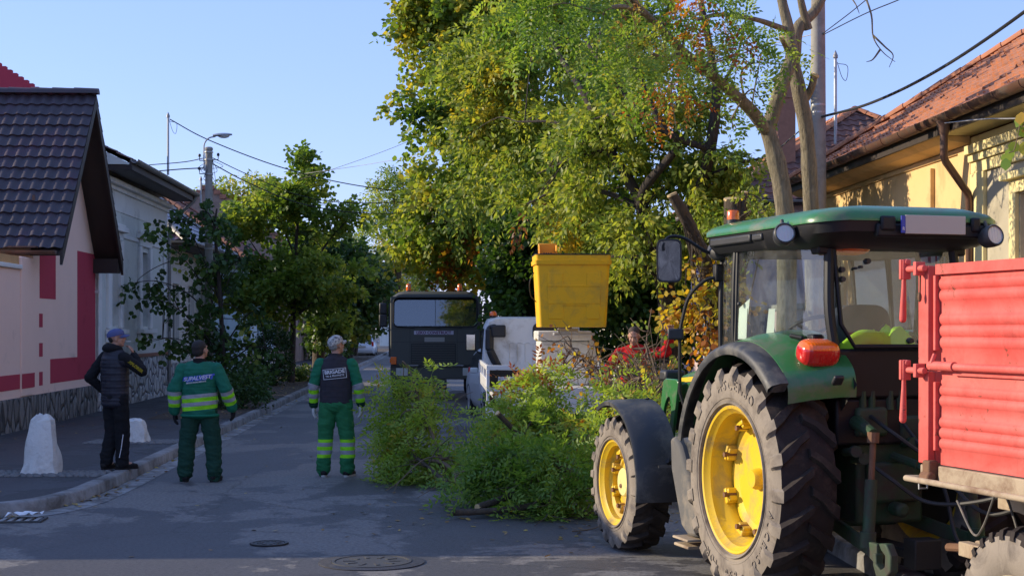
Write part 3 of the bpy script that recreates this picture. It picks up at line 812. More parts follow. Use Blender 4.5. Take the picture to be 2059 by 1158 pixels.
# unseen house added at the left, its roof shaped to shade the junction
box_house('shade_house', 'cream hip-roofed house on the left side street', -9.3, 15.35, 7.2, 10.6, 3.75, M_CREAM, M_TILE_R, .53, .5, 1, [(2, 3, 1.2, 2.9), (5, 6, 1.2, 2.9), (8, 9, 1.2, 2.9)])

# ------------------------------------------------------------------ right side houses
def row_house(name, label, x, y, L, wallm, trim):
    t = sthing(name, label, 'house', x, y)
    return t
RW = 7.12
def right_house(near):
    y0, L = (4.0, 15.6) if near else (19.6, 8.6)
    t = sthing('yellow_house', 'beige and pale yellow house with yellow shuttered window at the right edge' if near else 'ochre yellow house with terracotta roof behind the tractor', 'house', RW, y0)
    H = 4.45; W = 10.0
    wins = [(12.75, 14.0, 1.5, 3.55), (8.5, 9.8, 1.5, 3.55), (4.0, 5.3, 1.5, 3.55)] if near else [(3.6, 4.9, 1.4, 3.25), (6.4, 7.6, 1.4, 3.25)]
    w = MB(); wall_face(w, (0, 0, 0), (0, 1, 0), (-1, 0, 0), L, H, wins, .2)
    w.quad((W, 0, 0), (0, 0, 0), (0, 0, H), (W, 0, H)); w.quad((0, L, 0), (W, L, 0), (W, L, H), (0, L, H)); w.quad((W, 0, 0), (W, L, 0), (W, L, H), (W, 0, H))
    w.build('wall', M_BEIGE if near else M_OCHRE, t, smooth=0)
    for q in wins:
        fr = window_unit(t, (0, 0, 0), (0, 1, 0), (-1, 0, 0), q, .17, M_WOODY if near else None)
        if near: bpy.data.objects[fr.name]
        s = MB(); a0, a1, b0, b1 = q
        s.span(-.06, 0, a0 - .22, a0 - .02, b0 - .05, b1 + .02); s.span(-.06, 0, a1 + .02, a1 + .22, b0 - .05, b1 + .02); s.span(-.06, 0, a0 - .22, a1 + .22, b1 + .02, b1 + .18); s.span(-.15, 0, a0 - .32, a1 + .32, b1 + .18, b1 + .27); s.span(-.15, 0, a0 - .3, a1 + .3, b0 - .17, b0 - .06)
        s.build('surround', M_YELLOW if near else M_OCHRE, fr, smooth=0, bevel=.01)
    c = MB()
    if near:
        c.span(-.05, 0, 0, L - .02, 3.95, 4.1); c.span(-.09, 0, 0, L - .02, 4.1, 4.2); c.span(-.14, 0, 0, L - .02, 4.2, 4.32); c.span(-.05, 0, 0, L - .02, 4.32, 4.44)
        c.span(-.06, 0, L - .5, L - .02, 0, 3.95); c.span(-.04, 0, 8.0, 8.4, 0, 3.95)
        c.build('cornice', M_YELLOW, t, smooth=0, bevel=.012)
    else:
        c.span(-.04, 0, .02, .5, 0, 4.3); c.span(-.07, 0, 1.55, 1.75, 0, 4.2); c.span(-.04, 0, 0.02, L, 4.28, 4.355)
        c.build('pilaster', M_OCHRE, t, smooth=0, bevel=.012)
    pit = .665; q = math.sqrt(1 + pit * pit); ov = .5; ln = 5.5
    v = Vector((1, 0, pit)).normalized(); n_ = Vector((-pit, 0, 1)).normalized()
    rf = MB()
    hip = 0 if near else 5.35
    kf = None if near else (lambda u, vv: vv / q < (L + .4 - u) + .05)
    tile_patch(rf, (-ov, -.0, 4.62), (0, 1, 0), v, n_, L if near else L + .4, ln * q, .21, .27, .03, .035, keep=kf, jit=.022)
    v2 = Vector((-1, 0, pit)).normalized(); n2 = Vector((pit, 0, 1)).normalized()
    tile_patch(rf, (-ov + 2 * ln, 0, 4.62), (0, 1, 0), v2, n2, L if near else L + .4, ln * q, .21, .27, .03, .03, keep=kf)
    if not near:
        v3 = Vector((0, -1, pit)).normalized(); n3 = Vector((0, pit, 1)).normalized()
        tile_patch(rf, (-ov, L + .4, 4.62), (1, 0, 0), v3, n3, 2 * ln, ln * q, .21, .27, .03, .03, keep=lambda u, vv: vv / q < u + .05 and vv / q < 2 * ln - u + .05)
    ro = rf.build('roof', M_TILE_R, t, smooth=35, fix=False)
    cp = MB(); rz = 4.62 + ln * pit + .06
    ridge_caps(cp, (-ov + ln, 0, rz), (-ov + ln, L if near else L + .4 - ln, rz), .13, .4)
    yy = .6
    while yy < (L if near else L - ln): cp.ball((-ov + ln, yy, rz + .12), (.09, .12, .08), 8, 5); yy += 1.15
    if not near: ridge_caps(cp, (-ov + ln, L + .4 - ln, rz), (-ov, L + .4, 4.68), .12, .4); ridge_caps(cp, (-ov + ln, L + .4 - ln, rz), (-ov + 2 * ln, L + .4, 4.68), .12, .4)
    cp.build('ridge_tile', M_TILE_R, ro)
    b = MB(); b.span(-ov - .01, -ov + .03, 0.01, L - .01, 4.46, 4.6); b.build('eave_board', M_WOODD, t, smooth=0)
    b = MB(); b.span(-ov + .032, -.005, 0.01, L - .01, 4.47, 4.53); b.hexa([(-.30, .01, 4.40), (-.045, .01, 4.36), (-.045, L - .02, 4.36), (-.30, L - .02, 4.40)], [(-.44, .01, 4.468), (-.045, .01, 4.468), (-.045, L - .02, 4.468), (-.44, L - .02, 4.468)]) if not near else None; b.build('soffit', M_YELLOW if near else M_OCHRE, t, smooth=0)
    gm = MB(); gutter(gm, (-ov - .09, 0.01, 4.66), (-ov - .09, L - .01 if near else L + .4, 4.66), .095, (-1, 0, 0), band=.8); gm.build('gutter', M_COPPER, t)
    if near:
        dp = MB(); y_ = L - .12
        dp.cyl((-ov - .09, L - .55, 4.58), (-ov - .09, L - .55, 4.4), .1, .055, 12); dp.tube([(-ov - .09, L - .55, 4.42), (-ov - .09, L - .55, 4.12), (-ov - .06, L - .53, 4.06), (-.13, y_ - .04, 3.68), (-.1, y_, 3.6), (-.1, y_, .2)], .05, 12)
        for z in (3.2, 2.2, 1.2): dp.cyl((-.1, y_, z), (-.1, y_, z + .04), .06, n=12)
        dp.build('downpipe', M_COPPER, t)
right_house(True); right_house(False)
box_house('brown_roofed_house', 'house with weathered brown hip roof beyond the concrete pole', 7.75, 38.5, 8.6, 13, 5.2, M_LILAC, M_TILE_B, .62, .55, -1, [(1.8, 2.8, 1.4, 3.2), (4.6, 5.6, 1.4, 3.2), (7.4, 8.4, 1.4, 3.2)], M_TILE_R, chim=(1.6, -1.0 + 2.5, 5.6, 8.6, .45))
box_house('far_house', 'pale house behind the thick tree row on the right', 7.6, 56, 8, 30, 4.6, M_CREAM, M_TILE_B, .6, .5, -1, [(3, 4, 1.4, 3), (9, 10, 1.4, 3), (15, 16, 1.4, 3)])
t = sthing('boundary_wall', 'lilac rendered boundary wall beyond the parking sign', 'wall', 7.5, 28.6)
w = MB(); w.span(0, .3, 0, 9.8, 0, 2.3); w.build('wall', M_LILAC, t, smooth=0)
w = MB(); w.span(-.06, .36, 0, 9.8, 2.302, 2.42); w.build('coping', M_CONC, t, smooth=0)
# ------------------------------------------------------------------ vehicle materials
M_GREEN = mat('tractor_green_paint', (0.030, 0.155, 0.040), 0.32, var=0.10, vs=4, spec=0.5, coat=0.25, dirt=((0.13, 0.12, 0.085), 0.34, 3.5))
M_GREEND = mat('oily_green_casting', (0.018, 0.055, 0.022), 0.6, var=0.4, vs=6, bmp=0.4, bs=40, dirt=((0.05, 0.04, 0.03), 0.6, 5))
M_YEL = mat('wheel_yellow_paint', (0.70, 0.455, 0.018), 0.42, var=0.07, vs=5, spec=0.45, dirt=((0.30, 0.21, 0.09), 0.34, 4.0))
M_YELP = mat('pale_yellow_hub_paint', (0.72, 0.62, 0.22), 0.5, var=0.12, vs=6, dirt=((0.30, 0.22, 0.12), 0.3, 8.0))
M_RUST = mat('rusty_steel', (0.17, 0.085, 0.045), 0.8, 0.2, var=0.5, vs=14, bmp=0.3, bs=80)
M_SIDEW = mat('dusty_tyre_sidewall', (0.250, 0.212, 0.170), 0.95, var=0.22, vs=5, bmp=0.5, bs=45, spec=0.1, dirt=((0.12, 0.10, 0.085), 0.45, 4.0))
M_TREAD = mat('rubber_tread', (0.034, 0.027, 0.024), 0.85, var=0.4, vs=8, bmp=0.4, bs=50, spec=0.2, dirt=((0.085, 0.065, 0.05), 0.35, 6.0))
M_RUB = mat('plain_rubber', (0.022, 0.021, 0.021), 0.8, var=0.3, vs=9, bmp=0.3, bs=50)
M_FEND = mat('weathered_black_plastic', (0.030, 0.031, 0.034), 0.48, var=0.3, vs=4, spec=0.5, dirt=((0.13, 0.12, 0.10), 0.42, 3.5))
M_DARK = mat('sooty_dark_metal', (0.018, 0.017, 0.016), 0.7, 0.2, var=0.4, vs=10, bmp=0.3, bs=60)
M_CAB = mat('black_cab_frame', (0.011, 0.011, 0.012), 0.5, var=0.2, vs=6, spec=0.3, dirt=((0.06, 0.055, 0.05), 0.15, 4))
def worn_paint(name, col, chalk, rust, rough=.6):
    """old trailer enamel: chalky fading, fine scratches along the panel, rust freckles"""
    m, n, p = new_mat(name); tc = n.nodes.new('ShaderNodeTexCoord'); ob = tc.outputs['Object']
    f = noise_node(n, 1.3, 7, .7, ob, .5); c = mixc(n, ramp(n, f.outputs[0], [(.38, 0.0), (.66, .75)]).outputs[0], col, chalk)
    d = noise_node(n, 4.5, 8, .75, ob); c = mixc(n, ramp(n, d.outputs[0], [(.50, 0.0), (.78, .8)]).outputs[0], c, tuple(x * .55 for x in col))
    mp = node(n, 'ShaderNodeMapping'); n.links.new(ob, mp.inputs[0]); mp.inputs['Scale'].default_value = (1, .9, 16); sc = noise_node(n, 9, 6, .8, mp.outputs[0])
    c = mixc(n, ramp(n, sc.outputs[0], [(.60, 0.0), (.68, .55)]).outputs[0], c, chalk)
    mv = node(n, 'ShaderNodeMapping'); n.links.new(ob, mv.inputs[0]); mv.inputs['Scale'].default_value = (1, 9, .8); sv = noise_node(n, 3, 6, .75, mv.outputs[0])
    c = mixc(n, ramp(n, sv.outputs[0], [(.58, 0.0), (.72, .45)]).outputs[0], c, tuple(x * .5 for x in col))
    r = noise_node(n, 26, 5, .75, ob); r2 = noise_node(n, 2.4, 5, .7, ob); mu = node(n, 'ShaderNodeMath', operation='MULTIPLY'); n.links.new(r.outputs[0], mu.inputs[0]); n.links.new(r2.outputs[0], mu.inputs[1])
    c = mixc(n, ramp(n, mu.outputs[0], [(.345, 0.0), (.375, .9)]).outputs[0], c, rust)
    n.links.new(c, p.inputs['Base Color']); p.inputs['Roughness'].default_value = rough; p.inputs['Specular IOR Level'].default_value = .3
    bump(n, p, noise_node(n, 3.2, 4, .6, ob).outputs[0], .35, .02); return m
M_TRED = worn_paint('faded_red_trailer_paint', (0.60, 0.080, 0.064), (0.64, 0.165, 0.135), (0.13, 0.055, 0.03))
M_DUSTY = mat('dusty_beige_chassis', (0.36, 0.28, 0.19), 0.85, var=0.3, vs=5, bmp=0.4, bs=50, dirt=((0.17, 0.10, 0.06), 0.4, 4.0))
M_STEP = mat('dusty_grey_plastic', (0.10, 0.095, 0.088), 0.8, var=0.25, vs=4, dirt=((0.24, 0.20, 0.15), 0.4, 4))
M_HOSE = mat('hose_rubber', (0.02, 0.019, 0.018), 0.6, var=0.3, vs=12)
M_WHITEV = mat('white_vehicle_paint', (0.74, 0.74, 0.73), 0.35, var=0.05, vs=3, coat=0.3, dirt=((0.40, 0.37, 0.33), 0.3, 2.0))
M_PLATE = mat('blank_grey_plate', (0.45, 0.42, 0.36), 0.6, var=0.04, vs=10)
M_BLUEP = mat('blue_plate_strip', (0.03, 0.05, 0.35), 0.45, var=0.05)
M_CHROME = mat('bright_metal', (0.55, 0.55, 0.55), 0.22, 1.0, var=0.1)
M_MIRROR = mat('mirror_glass', (0.8, 0.8, 0.82), 0.02, 1.0, var=0.02)
M_GLASS = glass_mat('cab_glass', (0.80, 0.88, 0.88), 0.07, 0.07)
M_WIND = glass_mat('windscreen_glass', (0.45, 0.52, 0.56), 0.20, 0.05)
def lens(name, col, rough=0.15):
    m, n, p = new_mat(name); p.inputs['Base Color'].default_value = rgba(col); p.inputs['Roughness'].default_value = rough
    tc = n.nodes.new('ShaderNodeTexCoord'); w = node(n, 'ShaderNodeTexWave'); w.inputs['Scale'].default_value = 14; n.links.new(tc.outputs['Object'], w.inputs['Vector']); bump(n, p, w.outputs[1], 0.25, 0.004)
    p.inputs['Coat Weight'].default_value = 0.5; p.inputs['Subsurface Weight'].default_value = 0.3; p.inputs['Subsurface Radius'].default_value = (0.05, 0.02, 0.01)
    return m
M_REDL = lens('red_lens', (0.55, 0.012, 0.010)); M_ORL = lens('orange_lens', (0.90, 0.16, 0.010)); M_CLEAR = lens('clear_lens', (0.55, 0.55, 0.53))
M_HIVIS = mat('hi_vis_fabric', (0.42, 0.75, 0.03), 0.85, var=0.15, vs=6, bmp=0.4, bs=30)
M_SEAT = mat('seat_fabric', (0.028, 0.035, 0.06), 0.85, var=0.2, vs=8, bmp=0.3)
M_PAPER = mat('paper_sheet', (0.72, 0.76, 0.68), 0.8, var=0.05)

# ------------------------------------------------------------------ tractor
TR = R(16.5)
tr = thing('tractor', 'green tractor with yellow wheels and black glazed cab standing at the right', 'tractor', (2.474, 10.835, 0), TR)
def tpoint(x, y, z): return Vector((2.474 + x * math.cos(TR) - y * math.sin(TR), 10.835 + x * math.sin(TR) + y * math.cos(TR), z))

def ag_tyre(name, parent, loc, side, Rl, Rc, rim, w, N, lh, sweep, lw, text=None):
    mb = MB(); hw = w / 2
    f = lambda a: rim + (Rc - rim) * a
    prof = [(rim - .005, -hw * .80), (f(.1), -hw * .93), (f(.35), -hw * 1.02), (f(.7), -hw * 1.0), (f(.9), -hw * .9), (f(.98), -hw * .6), (Rc, 0), (f(.98), hw * .6), (f(.9), hw * .9), (f(.7), hw * 1.0), (f(.35), hw * 1.02), (f(.1), hw * .93), (rim - .005, hw * .80)]
    n = 72; rings = []
    for i in range(n):
        t = 2 * math.pi * i / n
        rings.append([Vector((side * h, r * math.cos(t), r * math.sin(t))) for r, h in prof])
    rings.append(rings[0])
    mb.loft(rings[:], False, False, k=0)
    # re-colour the crown as tread
    m = len(prof) - 1
    for i in range(n):
        for j in range(m):
            if 4 <= j <= 7: mb.mi[i * m + j] = 1
    # bead ring and ribs
    for q, hh in ((.16, .012), (.30, .008)):
        mb.lathe([(f(q) - .012, side * hw * .96), (f(q) - .006, side * (hw * .96 + hh + .004)), (f(q) + .006, side * (hw * .97 + hh + .004)), (f(q) + .012, side * hw * .98)], axis='x', n=72, k=0)
    # lugs
    path = [(-.03, Rc - .004, 1.0), (.30, Rc - .004, 1.0), (.62, f(.975), 1.0), (.88, f(.90), 1.0), (1.0, f(.78), .75), (1.035, f(.62), .22)]
    for s in (-1, 1):
        for i in range(N):
            ph = 2 * math.pi * (i + (0.5 if s > 0 else 0)) / N
            rings = []
            for (a, rb, hf) in path:
                x = s * a * hw; p0 = ph + sweep * min(abs(a), .9) ** 1.1
                hgt = lh * hf; x2 = x + (s * .012 * (1 if a > .8 else 0)); wd = lw * (1.5 if a > .5 else 1.0)
                if a >= 0.95: top = (rb + hgt * .55, x + s * hgt * .55)
                else: top = (rb + hgt, x2)
                q = []
                for (rr, xx, dp) in ((rb - .006, x, -wd * .62), (top[0], top[1], -wd * .42), (top[0], top[1], wd * .42), (rb - .006, x, wd * .62)):
                    an = p0 + dp / Rl
                    q.append(Vector((side * xx, rr * math.cos(an), rr * math.sin(an))))
                rings.append(q)
            k0 = len(mb.f)
            mb.loft(rings, True, True, k=1)
            if s > 0:
                # outer ends of the lugs carry the dust of the sidewall
                for q in range(3, 5):
                    for e in range(4): mb.mi[k0 + q * 4 + e] = 0
                mb.mi[-1] = 0
    o = mb.build('tyre', [M_SIDEW, M_TREAD], parent, smooth=38, fix=True)
    o.location = loc
    if text:
        for word, ph0, rr, sz in text:
            step = sz * .88 / rr
            tm = MB()
            for i, ch in enumerate(word):
                ph = ph0 + (i - (len(word) - 1) / 2) * step
                er = Vector((0, math.cos(ph), math.sin(ph))); et = Vector((0, -math.sin(ph), math.cos(ph)))
                vs, fs = font_mesh(ch, sz, .004)
                c = Vector((side * (hw * 1.02), 0, 0)) + er * rr
                tm.add([c + et * v.x + er * v.y + et.cross(er) * v.z for v in vs], fs)
            tm.build('tyre_lettering', M_SIDEW, o, smooth=0, fix=False)
    return o
def tractor_wheel(parent, c, side, Rl, Rc, rim, w, N, lh, sweep, lw, front, text=None):
    hw = w / 2; r0 = rim; b = MB()
    prof = [(r0 - .01, hw * .80), (r0 + .025, hw * .84), (r0 + .028, hw * .90), (r0 + .018, hw * .95), (r0 + .002, hw * .93), (r0 - .012, hw * .82), (r0 - .03, hw * .74), (r0 - .034, hw * .48), (r0 - .062, hw * .34), (r0 - .068, hw * .05), (r0 - .068, -hw * .6), (r0 - .03, -hw * .8), (r0 + .02, -hw * .86)]
    b.lathe([(r, side * h) for r, h in prof], axis='x', n=64)
    wh = b.build('wheel', M_YEL, parent, smooth=40); wh.location = c
    ag_tyre('tyre', wh, (0, 0, 0), side, Rl, Rc, rim, w, N, lh, sweep, lw, text)
    # scalloped disc
    d = MB(); nn = 64; rb = r0 - .072
    def ring(r, h, sc=0.0): return [Vector((side * h, (r + sc * math.cos(8 * 2 * math.pi * i / nn)) * math.cos(2 * math.pi * i / nn), (r + sc * math.cos(8 * 2 * math.pi * i / nn)) * math.sin(2 * math.pi * i / nn))) for i in range(nn)]
    if not front:
        d.loft([ring(rb - .02, -.005, .018), ring(rb - .02, .01, .018), ring(rb - .06, .012), ring(.26, -.05), ring(.17, -.075), ring(.165, -.07), ring(.10, -.07), ring(.095, -.02), ring(.01, -.02)], True, True)
    else:
        d.loft([ring(rb - .02, .0, .014), ring(rb - .02, .014, .014), ring(rb - .05, .016), ring(.19, -.02), ring(.15, -.02), ring(.01, -.02)], True, True)
    ds = d.build('wheel_disc', M_YEL, wh, smooth=40)
    h = MB()
    if front:
        h.lathe([(.0, side * .075), (.112, side * .075), (.122, side * .065), (.128, side * -.02), (.0, side * -.02)], axis='x', n=40); h.build('hub', M_YELP, wh, smooth=40)
        hb = MB(); hb.ball((side * .076, .03, -.035), (.012, .028, .02), 8, 5); hb.build('hub_plug', M_RUST, wh)
    else:
        h.lathe([(.0, side * .06), (.06, side * .06), (.075, side * .03), (.08, side * -.03)], axis='x', n=32); h.build('hub', M_YEL, wh, smooth=40)
    dp = MB(); dp.lathe([(.06, side * -hw * .55), (rb - .01, side * -hw * .55), (rb - .01, side * -hw * .62), (.06, side * -hw * .62)], axis='x', n=40, close=True); dp.build('rim_shade_plate', M_DARK, wh, smooth=40)  # dark plate added so the sunlit inner rim looks shaded
    nb = 8
    for i in range(nb):
        a = 2 * math.pi * (i + .5) / nb; e = Vector((0, math.cos(a), math.sin(a))); tt = Vector((0, -math.sin(a), math.cos(a))); X = Vector((side, 0, 0))
        cl = MB(); s = 1.0 if not front else .8
        def blk(cx, cr, ct, dx, dr, dt, k=0):
            o = X * cx + e * cr + tt * ct
            q = [o + X * (sx * dx) + e * (sr * dr) + tt * (st_ * dt) for sr in (-1, 1) for sx, st_ in ((-1, -1), (1, -1), (1, 1), (-1, 1))]
            cl.hexa(q[:4], q[4:], k)
        blk(.035, rb - .012, 0, .05 * s, .022, .058 * s); blk(.03, rb - .04, .028 * s, .045 * s, .016, .02 * s); blk(.03, rb - .04, -.028 * s, .045 * s, .016, .02 * s)
        cl.build('rim_clamp', M_YEL, wh, smooth=30, bevel=.008)
        bo = MB(); o = e * (rb - .045)
        bo.tube([o + X * (-.03), o + X * (.10 * s)], .011, 8); bo.tube([o + X * (.09 * s), o + X * (.112 * s)], .021, 6)
        bo.build('clamp_bolt', M_RUST, wh, smooth=30)
    return wh
RT = [('ASCENSO', R(98), .665, .10), ('850', R(-92), .665, .085), ('TDR', R(-63), .665, .085), ('ASCENSO', R(215), .665, .085)]
for sd_ in (-1, 1):
    tractor_wheel(tr, (sd_ * .745, 0, .83), sd_, .83, .782, .50, .45, 20, .048, .24, .062, False, RT if sd_ < 0 else None)
    tractor_wheel(tr, (sd_ * .825, 2.34, .58), sd_, .58, .545, .345, .33, 20, .036, .24, .046, True)

# rear fenders
def fender(side):
    c = (0, 0, .83); b = MB()
    prof = [(.885, .985), (.925, .995), (.955, .975), (.975, .92), (.98, .86), (.965, .86), (.96, .905), (.94, .955), (.885, .97)]
    b.lathe([(r, side * x) for r, x in prof], c, 'x', 40, a0=R(14), a1=R(134), close=True)
    b.quad(*[Vector((side * x, r * math.cos(R(134)), .83 + r * math.sin(R(134)))) for r, x in ((.885, .985), (.97, .92), (.98, .86), (.90, .86))])
    b.build('mudguard_rim', M_FEND, tr, smooth=50)
    g = MB()
    pr = [(.984, .862), (1.03, .70), (1.06, .50), (1.06, .38), (1.035, .38), (1.03, .50), (1.0, .695), (.962, .862)]
    g.lathe([(r, side * x) for r, x in pr], c, 'x', 40, a0=R(20), a1=R(128), close=True)
    # rear skirt, rounded down
    a = R(128); rows = []
    for i in range(7):
        aa = a + R(2.0) * i; sc = 1 - .018 * i * i / 6
        rows.append([Vector((side * x, r * sc * math.cos(aa), .83 + r * sc * math.sin(aa))) for r, x in ((.985, .862), (1.03, .70), (1.06, .50), (1.06, .38))])
    g.loft(rows, False, False)
    g.build('mudguard', M_GREEN, tr, smooth=50)
    i_ = MB()   # inner wheel-arch plate
    ang = [R(20 + 118 * q / 20) for q in range(21)]
    o1 = [Vector((side * .40, 1.035 * math.cos(t), .83 + 1.035 * math.sin(t))) for t in ang]; o2 = [Vector((side * .40, .55 * math.cos(t), .83 + .55 * math.sin(t))) for t in ang]
    i_.loft([[a_, b_] for a_, b_ in zip(o1, o2)], False, False); i_.build('arch_plate', M_DARK, tr)
    # tail lamp
    l = MB(); m = Euler((R(16), 0, 0)).to_matrix(); c0 = Vector((side * .60, -.60, 1.735)); nu, nv = 28, 16
    sg = lambda v, e: abs(v) ** e * (1 if v > 0 else -1)
    l.loft([[c0 + m @ Vector((.145 * sg(math.cos(q), .55) * abs(math.cos(p)) ** .5, -.105 * sg(math.sin(q), .8) * abs(math.cos(p)) ** .6, .088 * sg(math.sin(p), .75))) for q in [2 * math.pi * i / nu for i in range(nu)]] for p in [-math.pi / 2 + .02 + (math.pi - .04) * j / nv for j in range(nv + 1)]], True, True)
    for i, f in enumerate(l.f):
        if (m.transposed() @ (sum((Vector(l.v[q]) for q in f), Vector()) / len(f) - c0)).z > .042: l.mi[i] = 1
    l.build('tail_lamp', [M_REDL, M_ORL], tr, smooth=60)
    bk = MB(); bk.box((side * .60, -.54, 1.72), (.25, .12, .13), (R(18), 0, 0)); bk.box((side * .60, -.57, 1.65), (.22, .12, .10), (R(30), 0, 0)); bk.build('lamp_housing', M_GREEN, tr, bevel=.03)
    sk = MB(); sk.box((side * .56, -.80, 1.555), (.075, .03, .075), (R(40), 0, 0)); sk.build('socket_cover', M_BLACK, tr, bevel=.012)
for s_ in (-1, 1): fender(s_)

# front mudguards
for s_ in (-1, 1):
    b = MB(); pr = [(.640, 1.03), (.672, 1.035), (.687, 1.01), (.694, .81), (.694, .66), (.679, .66), (.679, .81), (.672, 1.0), (.640, 1.015)]
    b.lathe([(r, s_ * x) for r, x in pr], (0, 2.33, .60), 'x', 32, a0=R(64), a1=R(190), close=True)
    fm = b.build('front_mudguard', M_FEND, tr, smooth=45)
    b = MB(); b.tube([(s_ * .70, 2.28, 1.30), (s_ * .62, 2.28, 1.0), (s_ * .56, 2.3, .62)], .025, 8); b.tube([(s_ * .78, 1.62, .82), (s_ * .6, 1.75, .7)], .02, 8); b.build('mudguard_stay', M_DARK, fm)
    b = MB(); b.box((s_ * .80, 1.565, .78), (.16, .004, .022)); b.build('scuff_strip', M_STEP, fm)

# chassis, axles, engine
b = MB()
b.span(-.17, .17, .9, 2.75, .55, .95); b.span(-.22, .22, -.25, 1.0, .50, 1.05)
b.cyl((-.56, 0, .83), (.56, 0, .83), .15, n=20); b.cyl((-.30, 0, .83), (.30, 0, .83), .24, n=20)
b.build('chassis', M_GREEND, tr, bevel=.02)
b = MB(); b.tube([(-.60, 2.28, .58), (-.25, 2.28, .60), (.25, 2.28, .60), (.60, 2.28, .58)], [.09, .11, .11, .09], 14); b.ball((0, 2.28, .6), (.2, .18, .17)); b.build('front_axle', M_GREEND, tr)
b = MB(); b.span(-.24, .24, 1.05, 2.55, .96, 1.38)
for i in range(6): b.cyl((-.26, 1.2 + i * .22, 1.05), (-.26, 1.2 + i * .22, 1.3), .06, n=10)
b.build('engine', M_DARK, tr, bevel=.02)
# bonnet
def ringb(y, hw, z0, z1, rr=.12):
    q = []
    for x, z in ((-hw, z0), (-hw, (z0 + z1) / 2), (-hw * .97, z1 - rr), (-hw * .80, z1 - rr * .3), (-hw * .5, z1), (0, z1 + .012), (hw * .5, z1), (hw * .80, z1 - rr * .3), (hw * .97, z1 - rr), (hw, (z0 + z1) / 2), (hw, z0)): q.append(Vector((x, y, z)))
    return q
b = MB(); rs_ = [ringb(.92, .40, 1.40, 1.66), ringb(1.4, .38, 1.38, 1.63), ringb(2.0, .35, 1.34, 1.58), ringb(2.5, .33, 1.26, 1.52), ringb(2.72, .30, 1.22, 1.45), ringb(2.80, .26, 1.20, 1.38)]
b.loft(rs_, False, False)
b.loft([[p * 1.0 + Vector((0, -.0, -.012)) for p in r] for r in rs_], False, False)
b.add(rs_[-1], [tuple(range(11))])
bn = b.build('bonnet', M_GREEN, tr, smooth=50)
b = MB()
for s_ in (-1, 1): b.loft([[Vector((s_ * (.405 - .055 * q), .95 + 1.4 * q, z)) for z in (1.56 - .09 * q, 1.52 - .09 * q)] for q in (0, .25, .5, .75, 1)], False, False)
b.build('yellow_stripe', M_YEL, bn)
for s_ in (-1, 1):   # cast side frames with oval openings
    def plate(y, z, x): return Vector((s_ * x, y, z))
    n = 40; outer = []; inner = []
    for i in range(n):
        t = 2 * math.pi * i / n; c_, s2 = math.cos(t), math.sin(t)
        k2 = 1 / max(abs(c_) / .17, abs(s2) / .36)
        outer.append((2.50 + c_ * k2 - .10 * (s2 * k2 / .36), 1.10 + s2 * k2)); inner.append((2.50 + .085 * c_ - .10 * s2 * .5, 1.12 + .18 * s2))
    b = MB()
    for x0, x1 in ((.395, .425),):
        b.loft([[plate(y, z, x0) for y, z in inner], [plate(y, z, x0) for y, z in outer], [plate(y, z, x1) for y, z in outer], [plate(y, z, x1) for y, z in inner], [plate(y, z, x0) for y, z in inner]], True, False)
    b.build('side_frame', M_GREEN, tr, bevel=.006)
    b = MB(); b.box((s_ * .30, 2.66, 1.48), (.20, .16, .10)); b.build('headlamp', M_BLACK, tr, bevel=.025)
b = MB(); b.span(-.25, .25, 2.78, 2.83, .98, 1.36)
b.build('grille', M_BLACK, tr, bevel=.02)
b = MB(); b.span(-.28, .28, 2.6, 2.95, .55, .95); b.build('front_weight', M_GREEND, tr, bevel=.03)
b = MB(); b.tube([(.36, 1.05, 1.5), (.40, 1.0, 1.7), (.70, 1.02, 1.72), (.72, 1.02, 2.5)], .04, 12); b.build('exhaust_pipe', M_DARK, tr)

# fuel tank, steps
for s_ in (-1, 1):
    b = MB()
    pl = [(.84, .50), (.78, .38), (.86, .30), (1.02, .29), (1.16, .36), (1.36, .78), (1.38, 1.02), (1.30, 1.05), (1.18, .98)]
    b.prism([(y, z) for y, z in pl], (s_ * .86, 0, 0), (0, 1, 0), (0, 0, 1), (-s_ * .34, 0, 0)); b.build('step_guard', M_STEP, tr, bevel=.03)
    b = MB(); b.span(s_ * .62, s_ * .93, .86, 1.16, .265, .285); b.span(s_ * .60, s_ * .90, .92, 1.20, .20, .225); b.build('step', M_DUSTY, tr, bevel=.012)
    b = MB(); b.span(s_ * .40, s_ * .80, .45, 1.30, .55, 1.05); b.build('fuel_tank', M_FEND, tr, bevel=.05)

